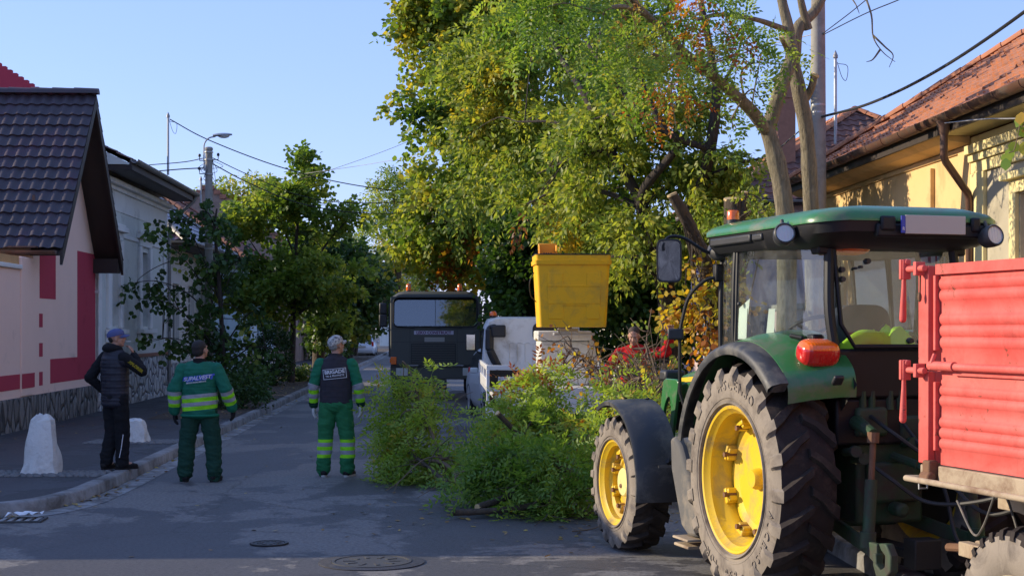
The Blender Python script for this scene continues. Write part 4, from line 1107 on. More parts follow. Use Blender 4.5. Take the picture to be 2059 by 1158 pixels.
# ---- cab
YB = -.58; YF = .98
ZB = 1.36; ZS = 1.80; ZT = 2.50
b = MB(); b.span(-.44, .46, YB + .02, YF - .1, 1.10, 1.42); b.span(-.58, -.40, YB + .06, .35, 1.50, 1.80); b.span(.40, .58, YB + .06, .35, 1.50, 1.80); b.span(-.50, .50, YB + .0, YB + .06, 1.42, 1.76)
b.build('cab_floor', M_CAB, tr, bevel=.02)
SIDE = [(-.50, YB), (-.585, -.40), (-.635, -.15), (-.665, .10), (-.675, .35), (-.665, .56)]      # plan of the bowed door glass
def sidep(i, z):
    x, y = SIDE[i]; lean = (z - ZS) / (ZT - ZS)
    return Vector((x - .0 + .03 * lean, y + .02 * lean, z))
for s_ in (-1, 1):
    fl = (lambda v: v) if s_ < 0 else (lambda v: Vector((-v.x, v.y, v.z)))
    b = MB(); b.loft([[fl(sidep(i, z)) for i in range(6)] for z in (ZS, 2.0, 2.25, ZT)], False, False)
    dg = b.build('door_glass', M_GLASS, tr, smooth=60)
    b = MB(); pts = [fl(sidep(i, ZS)) for i in range(6)]; b.tube(pts, .014, 8); b.tube([fl(sidep(i, ZT)) for i in range(6)], .016, 8); b.tube([fl(sidep(5, z)) for z in (ZS, 2.1, ZT)], .017, 8); b.build('door_seal', M_CAB, dg)
    b = MB(); b.loft([[fl(Vector((-.66, .60, z))), fl(Vector((-.60 + .03 * (z - ZB), YF + .02 * (z - ZB), z)))] for z in (1.45, 1.8, 2.2, ZT)], False, False); b.build('quarter_glass', M_GLASS, tr, smooth=60)
    for nm, pa in (('rear_post', [(-.475, YB - .04, 1.70), (-.505, YB - .005, 2.0), (-.49, YB + .03, 2.3), (-.47, YB + .06, 2.56)]), ('door_post', [(-.66, .58, 1.40), (-.672, .58, 1.9), (-.655, .60, 2.3), (-.63, .62, 2.56)]), ('front_post', [(-.585, YF, 1.40), (-.595, YF + .0, 1.9), (-.575, YF + .03, 2.3), (-.54, YF + .06, 2.56)])):
        b = MB(); b.tube([fl(Vector(p)) for p in curve(pa, 4)], .036 if nm == 'rear_post' else .022, 10); b.build(nm, M_CAB, tr)
    b = MB(); b.box(fl(Vector((-.55, -.47, 1.83))), (.09, .10, .06)); b.cyl(fl(Vector((-.60, -.40, 1.83))), fl(Vector((-.66, -.30, 1.85))), .016, n=8); b.box(fl(Vector((-.53, -.50, 2.44))), (.09, .12, .07)); b.build('door_hinge', M_CAB, tr, bevel=.015)
    b = MB(); b.ball(fl(Vector((-.682, .46, 2.08))), .018, 10, 7); b.build('door_knob', M_BLACK, tr)
# rear window and front windscreen
rw = [(-.455, 2.50), (-.425, 1.93), (-.33, 1.775), (.40, 1.775), (.46, 1.95), (.47, 2.50)]
b = MB(); b.add([Vector((x, YB - .03 + .10 * (z - 1.75), z)) for x, z in rw], [tuple(range(6))]); rg = b.build('rear_window', M_GLASS, tr, smooth=0)
b = MB(); pts = [Vector((x, YB - .035 + .10 * (z - 1.75), z)) for x, z in rw]; b.tube(pts + [pts[0], pts[1]], .017, 8); b.build('window_seal', M_CAB, rg)
for x, z in ((-.40, 2.30), (-.40, 2.235), (-.20, 2.36), (-.255, 2.32), (-.30, 2.31), (.10, 1.815), (.19, 1.815)):
    b = MB(); r_ = .022 if z > 2.33 or z < 1.9 or x < -.35 else .011; b.tube([(x, YB - .06 + .10 * (z - 1.75), z), (x, YB - .02 + .10 * (z - 1.75), z)], [r_ * .8, r_], 12); b.build('glass_bolt', M_BLACK, rg)
b = MB(); b.add([Vector((-.57, YF + .02, 1.45)), Vector((.57, YF + .02, 1.45)), Vector((.52, YF + .06, 2.5)), Vector((-.52, YF + .06, 2.5))], [(0, 1, 2, 3)]); b.build('windscreen', M_GLASS, tr, smooth=0)
# roof
def plan(hw, y0, y1, z, rc=.22, dz=0.0, n=6):
    pts = []
    for cx, cy, a0 in ((hw - rc, y1 - rc, 0), (-hw + rc, y1 - rc, 90), (-hw + rc, y0 + rc, 180), (hw - rc, y0 + rc, 270)):
        for i in range(n + 1):
            a = R(a0 + 90 * i / n); x = cx + rc * math.cos(a); y = cy + rc * math.sin(a)
            pts.append(Vector((x, y, z + dz * ((y - y0) / (y1 - y0) - .5) - .03 * (x / hw) ** 2)))
    return pts
b = MB(); b.loft([plan(.52, -.62, .98, 2.46), plan(.66, -.74, 1.08, 2.50), plan(.70, -.83, 1.13, 2.56), plan(.707, -.84, 1.14, 2.63), plan(.69, -.82, 1.12, 2.645)], True, True)
b.build('roof_underside', M_CAB, tr, smooth=35)
b = MB(); b.loft([plan(.72, -.85, 1.15, 2.632), plan(.72, -.85, 1.15, 2.665), plan(.69, -.82, 1.12, 2.70), plan(.60, -.72, 1.03, 2.735), plan(.40, -.5, .8, 2.755, .18), plan(.2, -.2, .4, 2.765, .1)], True, True)
b.build('roof', M_GREEN, tr, smooth=50)
b = MB(); b.box((-.71, .55, 2.555), (.03, .7, .06)); b.box((-.705, .1, 2.555), (.03, .16, .05)); b.build('air_vent', M_BLACK, tr, bevel=.012)
b = MB(); b.box((-.22, -.85, 2.60), (.11, .05, .10)); b.box((.45, -.85, 2.60), (.07, .05, .10)); b.span(-.30, .55, -.86, -.80, 2.51, 2.60); b.build('plate_bracket', M_CAB, tr, bevel=.015)
b = MB(); b.span(-.115, .345, -.905, -.895, 2.53, 2.655); pl_ = b.build('number_plate', M_PLATE, tr, bevel=.004)
b = MB(); b.span(-.145, -.116, -.905, -.895, 2.535, 2.65); b.build('plate_strip', M_BLUEP, pl_)
lettering('plate_letter', 'R', .032, M_WHITEP, pl_, (-.13, -.907, 2.562), (1, 0, 0), (0, 0, 1), .001)
def work_lamp(x, y, z, yaw, pitch):
    m = Matrix.Translation((x, y, z)) @ Euler((pitch, 0, yaw)).to_matrix().to_4x4()
    b = MB(); b.M = m; b.lathe([(0, .085), (.045, .08), (.066, .05), (.074, .0), (.076, -.045), (.068, -.055), (.06, -.05)], axis='y', n=24); b.cyl((0, .02, .06), (0, .04, .12), .014, n=8); o = b.build('work_lamp', M_FEND, tr, smooth=45)
    b = MB(); b.M = m; b.lathe([(0, -.046), (.06, -.044), (.066, -.05)], axis='y', n=24); b.build('lamp_lens', M_CLEAR, o)
work_lamp(-.775, -.44, 2.535, R(-16), R(-14)); work_lamp(.54, -.90, 2.52, R(6), R(-12)); work_lamp(-.60, 1.02, 2.50, R(170), R(-10))
# beacon
b = MB(); b.lathe([(0, 2.70), (.05, 2.70), (.05, 2.74), (0, 2.74)], (-.52, .92, 0), 'z', 20); bs_ = b.build('beacon', M_BLACK, tr)
b = MB(); b.lathe([(0, 2.815), (.040, 2.812), (.046, 2.80), (.047, 2.741), (0, 2.741)], (-.52, .92, 0), 'z', 24); b.build('beacon_lens', M_ORL, bs_, smooth=40)
# mirrors and hand rails
b = MB(); b.tube(curve([(-.56, .98, 2.46), (-.70, 1.04, 2.50), (-.86, 1.08, 2.60), (-.98, 1.09, 2.61), (-1.03, 1.09, 2.55), (-1.03, 1.09, 2.5)], 5), .013, 8); b.build('mirror_arm', M_CAB, tr)
m = Matrix.Translation((-.985, 1.085, 2.425)) @ Euler((R(4), 0, R(-24))).to_matrix().to_4x4()
b = MB(); b.M = m
b.loft([[Vector((x, y, z)) for x, z in [(hw_ * (abs(math.cos(t)) ** .35) * (1 if math.cos(t) > 0 else -1), hh_ * (abs(math.sin(t)) ** .3) * (1 if math.sin(t) > 0 else -1)) for t in [2 * math.pi * i / 32 for i in range(32)]]] for y, hw_, hh_ in ((.05, .05, .12), (.03, .085, .155), (0, .098, .168), (-.022, .098, .168), (-.024, .09, .16), (-.012, .086, .156))], True, True)
mo = b.build('mirror', M_BLACK, tr, smooth=50)
b = MB(); b.M = m; b.loft([[Vector((x, -.0135, z)) for x, z in [(hw_ * (abs(math.cos(t)) ** .35) * (1 if math.cos(t) > 0 else -1), .154 * hw_ / .085 * (abs(math.sin(t)) ** .3) * (1 if math.sin(t) > 0 else -1)) for t in [2 * math.pi * i / 32 for i in range(32)]]] for hw_ in (.085, .001)], True, True); b.build('mirror_glass', M_MIRROR, mo, smooth=0)
b = MB(); b.tube(curve([(-.60, 1.0, 2.30), (-.70, 1.05, 2.27), (-.80, 1.12, 2.15), (-.84, 1.16, 1.98), (-.86, 1.17, 1.86)], 5) + [Vector((-.86, 1.17, 1.40)), Vector((-.80, 1.15, 1.2))], .014, 8); b.build('hand_rail', M_CAB, tr)
b = MB(); b.box((-.90, 1.16, 1.855), (.125, .06, .085), (0, 0, R(-20))); b.build('side_lamp', M_BLACK, tr, bevel=.012)
b = MB(); b.box((-.60, 1.02, 2.33), (.07, .07, .14)); b.build('mirror_bracket', M_CAB, tr, bevel=.015)
# interior
b = MB(); b.loft([[Vector((x * s, -.10 + dy, z)) for x, z in [(.235 * (abs(math.cos(t)) ** .5) * (1 if math.cos(t) > 0 else -1), 1.86 + .21 * (abs(math.sin(t)) ** .6) * (1 if math.sin(t) > 0 else -1)) for t in [2 * math.pi * i / 28 for i in range(28)]]] for s, dy in ((.9, -.06), (1, -.03), (1, .03), (.9, .05))], True, True)
seat = b.build('seat', M_SEAT, tr, smooth=55)
b = MB(); b.span(-.25, .25, -.08, .42, 1.52, 1.66); b.span(-.15, .15, 0, .3, 1.4, 1.53); b.build('seat_cushion', M_SEAT, seat, bevel=.05)
for s_ in (-1, 1):
    b = MB(); b.box((s_ * .30, .12, 1.80), (.08, .36, .07)); b.build('armrest', M_SEAT, seat, bevel=.03)
m = Matrix.Translation((0, .62, 1.88)) @ Euler((R(-32), 0, 0)).to_matrix().to_4x4()
b = MB(); b.M = m; b.tube([(.205 * math.cos(2 * math.pi * i / 32), .205 * math.sin(2 * math.pi * i / 32), 0) for i in range(33)], .016, 8)
for a in (90, 210, 330): b.tube([(0, 0, -.03), (.2 * math.cos(R(a)), .2 * math.sin(R(a)), 0)], .014, 6)
b.lathe([(0, -.02), (.06, -.03), (.05, -.06), (.03, -.45)], n=16); b.build('steering_wheel', M_BLACK, tr)
b = MB(); b.loft([[Vector((x, y, z)) for x in (-.26, .26)] for y, z in ((.72, 1.42), (.66, 1.80), (.74, 1.86), (.94, 1.80), (.96, 1.42))], False, False); b.span(-.26, .26, .74, .95, 1.42, 1.78); b.build('dashboard', M_BLACK, tr, bevel=.02)
b = MB()
for x in (.30, .36, .33): b.tube([(x, .2 + x * .3, 1.55), (x + .01, .24, 1.88)], .011, 6); b.ball((x + .01, .24, 1.89), .026, 8, 6)
b.build('control_lever', M_BLACK, tr)
b = MB(); b.span(-.20, .02, .15, .25, 2.44, 2.475); b.ball((-.28, -.46, 2.45), (.16, .05, .05), 14, 8); b.build('sun_visor', M_ORL, tr)
b = MB(); b.tube([(.40, -.15, 1.45), (.42, -.2, 2.2), (.38, -.25, 2.46)], .02, 8); b.build('seat_belt_post', M_CAB, tr)
b = MB(); b.loft([[Vector((-.655, .40, 1.82)), Vector((-.66, .53, 1.82))], [Vector((-.65, .39, 2.05)), Vector((-.658, .52, 2.0))]], False, False); b.loft([[Vector((-.645, .43, 1.82)), Vector((-.655, .55, 1.82))], [Vector((-.645, .36, 2.12)), Vector((-.652, .53, 2.05))]], False, False); b.build('paper_sheet', M_PAPER, tr, smooth=0)
b = MB(); b.loft([[Vector((-.62, .02, 1.82)), Vector((-.635, .12, 1.82))], [Vector((-.615, .01, 2.04)), Vector((-.63, .08, 2.04))]], False, False); b.build('sticker_sheet', M_PAPER, tr, smooth=0)

# ---- rear linkage
b = MB(); b.span(-.26, .26, -.52, -.2, .55, 1.20); b.span(-.2, .2, -.58, -.5, .70, .98); b.cyl((0, -.55, .66), (0, -.70, .66), .05, n=14); b.span(-.30, -.06, -.6, -.45, 1.16, 1.36); b.span(.05, .3, -.58, -.45, 1.12, 1.30)
b.build('gearbox', M_GREEND, tr, bevel=.025)
for x in (-.24, -.17, -.03, .05):
    b = MB(); b.cyl((x, -.56, 1.34), (x, -.56, 1.47), .026, n=10); b.build('hydraulic_valve', M_GREEND, tr)
for x, z in ((-.34, 1.05), (-.28, 1.0), (.1, 1.1), (.2, 1.1)):
    b = MB(); b.cyl((x, -.5, z), (x - .02, -.68, z + .02), .03, n=10); b.cyl((x - .02, -.66, z + .02), (x - .03, -.71, z + .02), .04, n=10); b.build('hose_coupling', M_GREEND, tr)
for s_ in (-1, 1):
    b = MB(); b.tube([(s_ * .24, -.35, 1.22), (s_ * .30, -.6, 1.26), (s_ * .33, -.86, 1.20)], [.055, .05, .035], 10); b.build('lift_arm', M_GREEND, tr)
    b = MB(); b.cyl((s_ * .33, -.86, 1.19), (s_ * .37, -.90, .88), .021, n=10); b.cyl((s_ * .33, -.86, 1.21), (s_ * .335, -.863, 1.14), .04, n=10); lr = b.build('lift_rod', M_RUST, tr)
    b = MB(); b.cyl((s_ * .368, -.898, .90), (s_ * .41, -.93, .50), .042, n=12); b.cyl((s_ * .41, -.93, .56), (s_ * .412, -.93, .46), .055, n=12); b.build('lift_rod_sleeve', M_GREEND, lr)
    b = MB(); rl = [[Vector((s_ * x + dx, y, z + dz)) for dx, dz in ((-.018, -h), (.018, -h), (.018, h), (-.018, h))] for x, y, z, h in ((.30, -.15, .56, .05), (.36, -.6, .50, .05), (.42, -.95, .46, .045), (.44, -1.12, .44, .07))]
    b.loft(rl, True, True); lk = b.build('lower_link', M_GREEND, tr, bevel=.008)
    b = MB(); hk = [(.00, .09), (-.09, .10), (-.15, .03), (-.15, -.07), (-.08, -.13), (.03, -.13), (.07, -.06), (.065, .02), (.03, .02), (.03, -.05), (-.02, -.08), (-.075, -.05), (-.08, .02), (-.03, .05)]
    b.prism([(-p[0], p[1]) for p in hk], (s_ * .44 - .03, -1.16, .43), (0, -1, 0), (0, 0, 1), (.06, 0, 0)); b.build('link_hook', M_GREEND, lk, bevel=.01)
b = MB(); b.cyl((0, -.56, 1.02), (.02, -.85, .98), .03, n=10); b.cyl((.02, -.83, .98), (.04, -1.05, .93), .02, n=10); b.build('top_link', M_GREEND, tr)
b = MB(); b.span(-.08, .08, -.95, -.3, .36, .42); b.span(-.1, .1, -1.0, -.85, .30, .50); b.build('drawbar', M_DARK, tr, bevel=.01)
for i, pts in enumerate([[(-.2, -.6, 1.3), (-.15, -.8, 1.2), (.1, -.95, 1.0), (.2, -1.2, .95), (.3, -1.9, .95)], [(.05, -.6, 1.25), (.15, -.9, .95), (.25, -1.3, .70), (.3, -1.9, .9)], [(.2, -.6, 1.1), (.25, -.8, .8), (.2, -1.1, .45), (.4, -1.5, .5), (.45, -1.9, .9)], [(-.3, -.6, 1.05), (-.2, -.85, .9), (0, -1.0, .75), (.15, -1.4, .8), (.25, -1.9, .98)]]):
    b = MB(); b.tube(curve(pts, 8), .014, 7); b.build('hydraulic_hose', M_HOSE, tr)
# jacket lying on the seat
t = thing('safety_jacket', 'crumpled hi-vis yellow jacket lying over the tractor seat inside the cab', 'jacket', tpoint(.10, -.28, 1.76), TR)
b = MB(); g_ = []
for i in range(22):
    row = []
    for j in range(30):
        u, v_ = j / 29 * 2 - 1, i / 21 * 2 - 1
        rr = max(abs(u), abs(v_)); h = .20 * (1 - rr ** 3) * (1 + .6 * noise.noise(Vector((u * 2.6, v_ * 2.6, 3))) + .30 * noise.noise(Vector((u * 7, v_ * 7, 1))))
        row.append(Vector((u * .27, v_ * .16, h * .85 - .06)))
    g_.append(row)
b.loft(g_, False, False); b.build('jacket_body', M_HIVIS, t, smooth=70)
b = MB(); b.tube(curve([(-.12, -.08, .05), (-.25, -.12, .06), (-.36, -.10, -.02), (-.40, -.05, -.06)], 5), [.07] * 15 + [.05], 12); b.build('sleeve', M_HIVIS, t)

# ------------------------------------------------------------------ trailer
TL = thing('trailer', 'faded red farm trailer with corrugated drop sides behind the tractor', 'trailer', (2.243, 8.2, 0), TR)
ZL, ZM, ZU = 1.165, 1.70, 2.245; LY = -4.4; TW = 2.05
def corr(mb, z0, z1, y0, y1, x, sgn):
    n = 9; rows = []
    zz = []; L = z1 - z0
    prof = [(0, 0), (.02, 0)]
    a = .075; bnd = .085
    zs = [z0 + bnd]
    st = (L - bnd - a) / 6.0
    prof = [(z0, 0), (z0 + bnd, 0)]
    z = z0 + bnd
    for i in range(6):
        if i == 3: prof += [(z + st * .98, 0.0)]; z += st; continue
        for q in range(1, 9):
            f = q / 8; d = .0125 * math.sin(math.pi * f) ** .65 * (1 if f < 1 else 0)
            prof.append((z + st * f, -d * 1.0))
        z += st
    prof += [(z1, 0)]
    ny = 24
    rows = [[Vector((x + sgn * p[1] + sgn * .007 * noise.noise(Vector((p[0] * 2, (y0 + (y1 - y0) * j / ny) * 1.3, 0))), y0 + (y1 - y0) * j / ny, p[0])) for p in prof] for j in range(ny + 1)]
    mb.loft(rows, False, False)
    rows2 = [[Vector((p.x + sgn * -.03 * -1, p.y, p.z)) for p in r] for r in rows]
    mb.loft(rows2, False, False)
for nm, z0, z1 in (('upper_side_panel', ZM + .006, ZU), ('lower_side_panel', ZL, ZM - .03)):
    for side in (0, 1):
        b = MB(); x = 0.03 if side == 0 else TW - .03; sg = 1 if side == 0 else -1
        corr(b, z0, z1 - .0, LY, -.155, x, sg)
        # top and bottom hem, end flanges
        b.span(x - sg * .03, x + sg * .01, LY, -.15, z1 - .055, z1) if nm[0] == 'u' else b.span(x - sg * .004, x + sg * .01, LY, -.15, z1, z1 + .0)
        if nm[0] == 'l': b.span(x - sg * .02, x + sg * .005, LY, -.30, z1 - .02, z1 + .028)
        o = b.build(nm, M_TRED, TL, smooth=45)
        if side == 0:
            b = MB(); b.span(-.012, .03, -.1, -.001, z0, z1 - .005); b.span(.032, .09, -.10, -.0, z0, z1 - .005)
            b.build('end_post', M_TRED, TL, bevel=.004)
            b = MB(); b.span(.0, .07, -.150, -.128, z0 + .075, z1 - .06); b.build('end_flange', M_TRED, o, bevel=.003)
b = MB(); b.span(.09, TW, -.06, -.0, ZL, ZM - .01); b.span(.09, TW, -.06, 0, ZM + .01, ZU); b.span(.0, TW, LY, LY + .05, ZL, ZU); b.build('end_board', M_TRED, TL, bevel=.005)
b = MB(); b.cyl((-.014, -.30, ZM - .004), (-.014, LY, ZM - .004), .021, n=12); b.cyl((-.018, -.13, ZM - .002), (-.018, -.36, ZM - .002), .026, n=12); b.build('hinge_bar', M_TRED, TL, smooth=40)
def latch(z):
    b = MB(); b.cyl((-.045, .07, z), (-.045, -.12, z), .018, n=10); b.box((-.04, -.055, z), (.06, .03, .075)); lb = b.build('latch_pin', M_TRED, TL, smooth=40, bevel=.004)
    b = MB(); b.box((-.05, .085, z + .0), (.05, .024, .11)); b.box((-.05, .055, z + .0), (.05, .010, .11)); b.cyl((-.05, .10, z + .04), (-.05, .04, z + .04), .016, n=8); b.build('latch_bracket', M_TRED, lb, bevel=.006)
    b = MB(); b.tube([(-.055, .075, z - .02), (-.056, .075, z - .10), (-.06, .078, z - .27)], [.010, .013, .020], 10); b.ball((-.06, .078, z - .275), .020, 8, 6); b.build('latch_handle', M_TRED, lb, smooth=50)
latch(ZU - .02); latch(ZM - .03)
b = MB(); b.tube([(-.036, -.06, ZU - .05), (-.038, -.06, ZU - .15)], .005, 6); b.ball((-.04, -.06, ZU - .175), (.012, .012, .028), 8, 6); b.build('lock_peg', M_RUST, TL)
b = MB(); b.tube(curve([(-.01, -.16, ZM + .06), (-.03, -.165, ZM + .02), (-.03, -.15, ZM - .02)], 4), .012, 8); b.build('spring_catch', M_TRED, TL)
b = MB(); b.box((.0, -.10, ZL - .045), (.06, .07, .13)); b.cyl((-.02, -.06, ZL - .07), (-.02, -.15, ZL - .07), .03, n=10); b.build('hinge_block', M_RUST, TL, bevel=.01)
# bed frame and rope rail
b = MB(); b.span(.01, .05, LY, -.16, 1.045, 1.158); b.span(.0, TW, -.08, -.0, 1.06, 1.155); b.span(TW - .05, TW - .01, LY, -.16, 1.045, 1.158); b.span(.05, TW - .05, LY, -.1, 1.11, 1.155); b.build('bed_frame', M_DUSTY, TL, bevel=.006)
b = MB(); b.tube(curve([(.02, .03, 1.075), (-.04, .055, 1.075), (-.055, .02, 1.075), (-.055, -.3, 1.075)], 5) + [Vector((-.055, LY, 1.075))], .017, 10); b.build('rope_rail', M_DUSTY, TL, smooth=45)
b = MB()
for y in (-.07, -1.1, -2.2, -3.3): b.tube([(-.05, y, 1.075), (-.05, y, 1.03), (.0, y, 1.03), (0, y, 1.10)], .006, 6)
b.build('rail_hook', M_STEEL, TL)
# chassis
for x in (.50, TW - .50):
    b = MB(); b.span(x - .045, x + .045, LY + .2, -.05, .90, 1.05); b.build('chassis_beam', M_DUSTY, TL, bevel=.008)
b = MB(); b.hexa([(.30, -.95, .86), (.45, -.95, .86), (.62, -.05, .92), (.47, -.05, .92)], [(.30, -.95, .97), (.45, -.95, .97), (.62, -.05, 1.03), (.47, -.05, 1.03)]); b.span(.16, .40, -1.5, -.72, .78, .95); b.span(.20, .26, -.80, -.72, .95, 1.10); b.span(.16, TW - .16, -1.13, -.95, .80, .9); b.hexa([(TW - .45, -.95, .86), (TW - .30, -.95, .86), (TW - .47, -.05, .92), (TW - .62, -.05, .92)], [(TW - .45, -.95, .97), (TW - .3, -.95, .97), (TW - .47, -.05, 1.03), (TW - .62, -.05, 1.03)])
b.build('turntable_frame', M_DUSTY, TL, bevel=.008)
b = MB(); b.lathe([(.34, .955), (.42, .955), (.42, 1.045), (.34, 1.045)], (TW / 2, -.9, 0), 'z', 32, close=True); b.build('turntable_ring', M_RUST, TL)
for s_ in (0.16, TW - .16):
    b = MB(); 
    for i in range(4): b.tube([(s_, -1.5 + .03 * i, .74 - .022 * i + .07), (s_, -1.05, .60 - .022 * i + .06), (s_, -.6 - .03 * i, .74 - .022 * i + .07)], .012, 6)
    b.build('leaf_spring', M_DARK, TL)
b = MB(); b.cyl((.1, -1.05, .45), (TW - .1, -1.05, .45), .05, n=12); b.build('front_axle', M_DUSTY, TL); b = MB(); b.cyl((.1, -3.6, .45), (TW - .1, -3.6, .45), .05, n=12); b.build('rear_axle', M_DUSTY, TL)
for x in (.4, TW - .4):
    b = MB(); e = (TW / 2 - .06 if x < 1 else TW / 2 + .06); b.hexa([(x - .04, -1.0, .58), (x + .04, -1.0, .58), (e + .04, 1.05, .46), (e - .04, 1.05, .46)], [(x - .04, -1.0, .68), (x + .04, -1.0, .68), (e + .04, 1.05, .55), (e - .04, 1.05, .55)]); b.build('drawbar_arm', M_DUSTY, TL, bevel=.008)
b = MB(); b.tube([(TW / 2 - .06, 1.05, .505), (TW / 2 - .07, 1.2, .49), (TW / 2, 1.27, .48), (TW / 2 + .07, 1.2, .49), (TW / 2 + .06, 1.05, .505)], .028, 10); b.build('towing_eye', M_RUST, TL)
for pts in ([(.35, -.30, .98), (.33, -.42, .80), (.30, -.5, .55), (.35, -.6, .5)], [(.32, -.52, .93), (.30, -.62, .7), (.28, -.55, .55), (.4, -.5, .4)], [(.5, .02, 1.0), (.6, .3, .75), (.8, .7, .65), (.95, 1.1, .8)]):
    b = MB(); b.tube(curve(pts, 8), .007, 7); b.build('brake_hose', M_STEP, TL)
def road_tyre(Rw, w, rim, nb=30):
    b = MB(); hw = w / 2
    prof = [(rim, -hw * .75), (rim + .03, -hw * .95), (rim + (Rw - rim) * .5, -hw * 1.04), (Rw - .03, -hw * .93), (Rw - .006, -hw * .75), (Rw, 0), (Rw - .006, hw * .75), (Rw - .03, hw * .93), (rim + (Rw - rim) * .5, hw * 1.04), (rim + .03, hw * .95), (rim, hw * .75)]
    b.lathe(prof, axis='x', n=56, k=0)
    m = len(prof) - 1
    for i in range(56):
        for j in range(m):
            if 3 <= j <= 6: b.mi[i * m + j] = 1
    for i in range(nb):
        for s in (-1, 1):
            a = 2 * math.pi * (i + (.5 if s > 0 else 0)) / nb; rings = []
            for x, r_ in ((.08, Rw), (.5, Rw - .002), (.86, Rw - .016), (.96, Rw - .045)):
                an = a + .18 * x; ww = .032
                rings.append([Vector((s * x * hw + s * (.008 if q[1] else 0) * (1 if x > .8 else 0), (r_ + q[1]) * math.cos(an + q[0] / Rw), (r_ + q[1]) * math.sin(an + q[0] / Rw))) for q in ((-ww * .6, -.004), (-ww * .5, .014), (ww * .5, .014), (ww * .6, -.004))])
            b.loft(rings, True, True, k=1)
    return b
M_WHD = mat('dusty_cream_wheel', (0.42, 0.36, 0.26), 0.7, var=0.2, vs=6, dirt=((0.22, 0.15, 0.10), 0.4, 6))
def trailer_wheel(x, y, side):
    t_ = road_tyre(.455, .25, .22).build('tyre', [M_SIDEW, M_TREAD], None, smooth=40)
    b = MB(); b.lathe([(.218, side * .085), (.235, side * .10), (.228, side * .115), (.212, side * .10), (.195, side * .05), (.18, side * -.02), (.12, side * -.02), (.10, side * .01), (.06, side * .01), (.055, side * .05), (0, side * .05)], axis='x', n=40)
    for i in range(6): a = i * math.pi / 3; b.cyl((side * -.02, .14 * math.cos(a), .14 * math.sin(a)), (side * .01, .14 * math.cos(a), .14 * math.sin(a)), .014, n=6)
    w_ = b.build('wheel', M_WHD, TL, smooth=40); t_.parent = w_; w_.location = (x, y, .455)
for y in (-.90, -3.6):
    trailer_wheel(.06, y, -1); trailer_wheel(TW - .14, y, 1)
# ------------------------------------------------------------------ poles, masts, wires, sign
M_POLE = mat('weathered_pole_concrete', (0.30, 0.282, 0.245), 0.9, var=0.25, vs=3, bmp=0.4, bs=40, dirt=((0.16, 0.14, 0.12), 0.4, 2))
M_CABLE = mat('cable_sheath', (0.02, 0.02, 0.022), 0.6)
M_CABLEG = mat('pale_cable', (0.30, 0.29, 0.28), 0.5, 0.3)
def utility_pole(label, p, H, r0, r1, lamp):
    t = thing('utility_pole', label, 'pole', p)
    b = MB(); b.tube([(0, 0, 0), (0, 0, H * .5), (0, 0, H)], [r0, (r0 + r1) / 2, r1], 20); b.build('shaft', M_POLE, t)
    b = MB(); b.lathe([(0, H + .03), (r1 * .8, H + .025), (r1 + .012, H), (r1 + .012, H - .05)], n=20); b.build('cap', M_CONC, t)
    for z in (H - .12, H - .3, H - .65, H * .62, H * .62 - .12):
        b = MB(); b.lathe([(r1 + .008, z), (r1 + .022, z + .005), (r1 + .022, z + .03), (r1 + .008, z + .035)], n=18); b.build('band_clamp', M_STEEL, t)
    for z, a in ((H - .28, 0), (H - .62, math.pi), (H - .3, math.pi)):
        b = MB(); b.tube([(r1 * math.cos(a), 0, z), ((r1 + .14) * math.cos(a), 0, z), ((r1 + .14) * math.cos(a), 0, z + .08)], .012, 6); b.lathe([(0, z + .08), (.03, z + .09), (.035, z + .13), (.02, z + .16), (0, z + .16)], ((r1 + .14) * math.cos(a), 0, 0), n=10); b.build('insulator_bracket', M_BLACK, t)
    b = MB()
    for q in range(5):
        a = q * 1.3; b.tube(curve([(r1, 0, H - .3), (r1 + .25 * math.cos(a), .2 * math.sin(a), H - .45 - .1 * q), (-r1 - .2 + .1 * q, .1, H - .5 - .07 * q), (-r1, 0, H - .35)], 6), .006, 5)
    b.build('jumper_wire', M_CABLE, t)
    if lamp:
        b = MB(); b.tube(curve([(-.11, 0, H - .55), (-.12, 0, H - .05), (-.10, 0, H + .12), (0, 0, H + .24), (.16, 0, H + .28)], 6), .018, 8); b.tube([(-.12, 0, H - .5), (0, 0, H - .5)], .015, 6); la = b.build('lamp_arm', M_STEEL, t)
        b = MB(); rings = []
        for q in range(9):
            f = q / 8; w = .085 * math.sin(math.pi * (.12 + .80 * f)) ** .6; hh = .055 * math.sin(math.pi * (.15 + .75 * f)) ** .7
            rings.append([Vector((.10 + .46 * f, w * math.cos(a), H + .30 + .02 * f + (hh * math.sin(a) if math.sin(a) > 0 else hh * .5 * math.sin(a)))) for a in [2 * math.pi * i / 16 for i in range(16)]])
        b.loft(rings, True, True); b.build('lamp_head', M_STEEL, la, smooth=60)
        b = MB(); b.ball((.36, 0, H + .29), (.14, .062, .055), 14, 8); b.build('lamp_glass', M_CLEAR, la, smooth=60)
    return t
PL = Vector((at(420, 660, 36).x, 36, KH)); PLH = at(420, 298, 36).z - KH
utility_pole('slim concrete pole with a street lamp arm rising from the leafy bush on the left', PL, PLH, .115, .085, True)
PR = Vector((at(1645, 660, 24).x, 24, KH))
utility_pole('thick concrete utility pole behind the tractor beside the forked pale trunks', PR, 8.6, .155, .10, False)
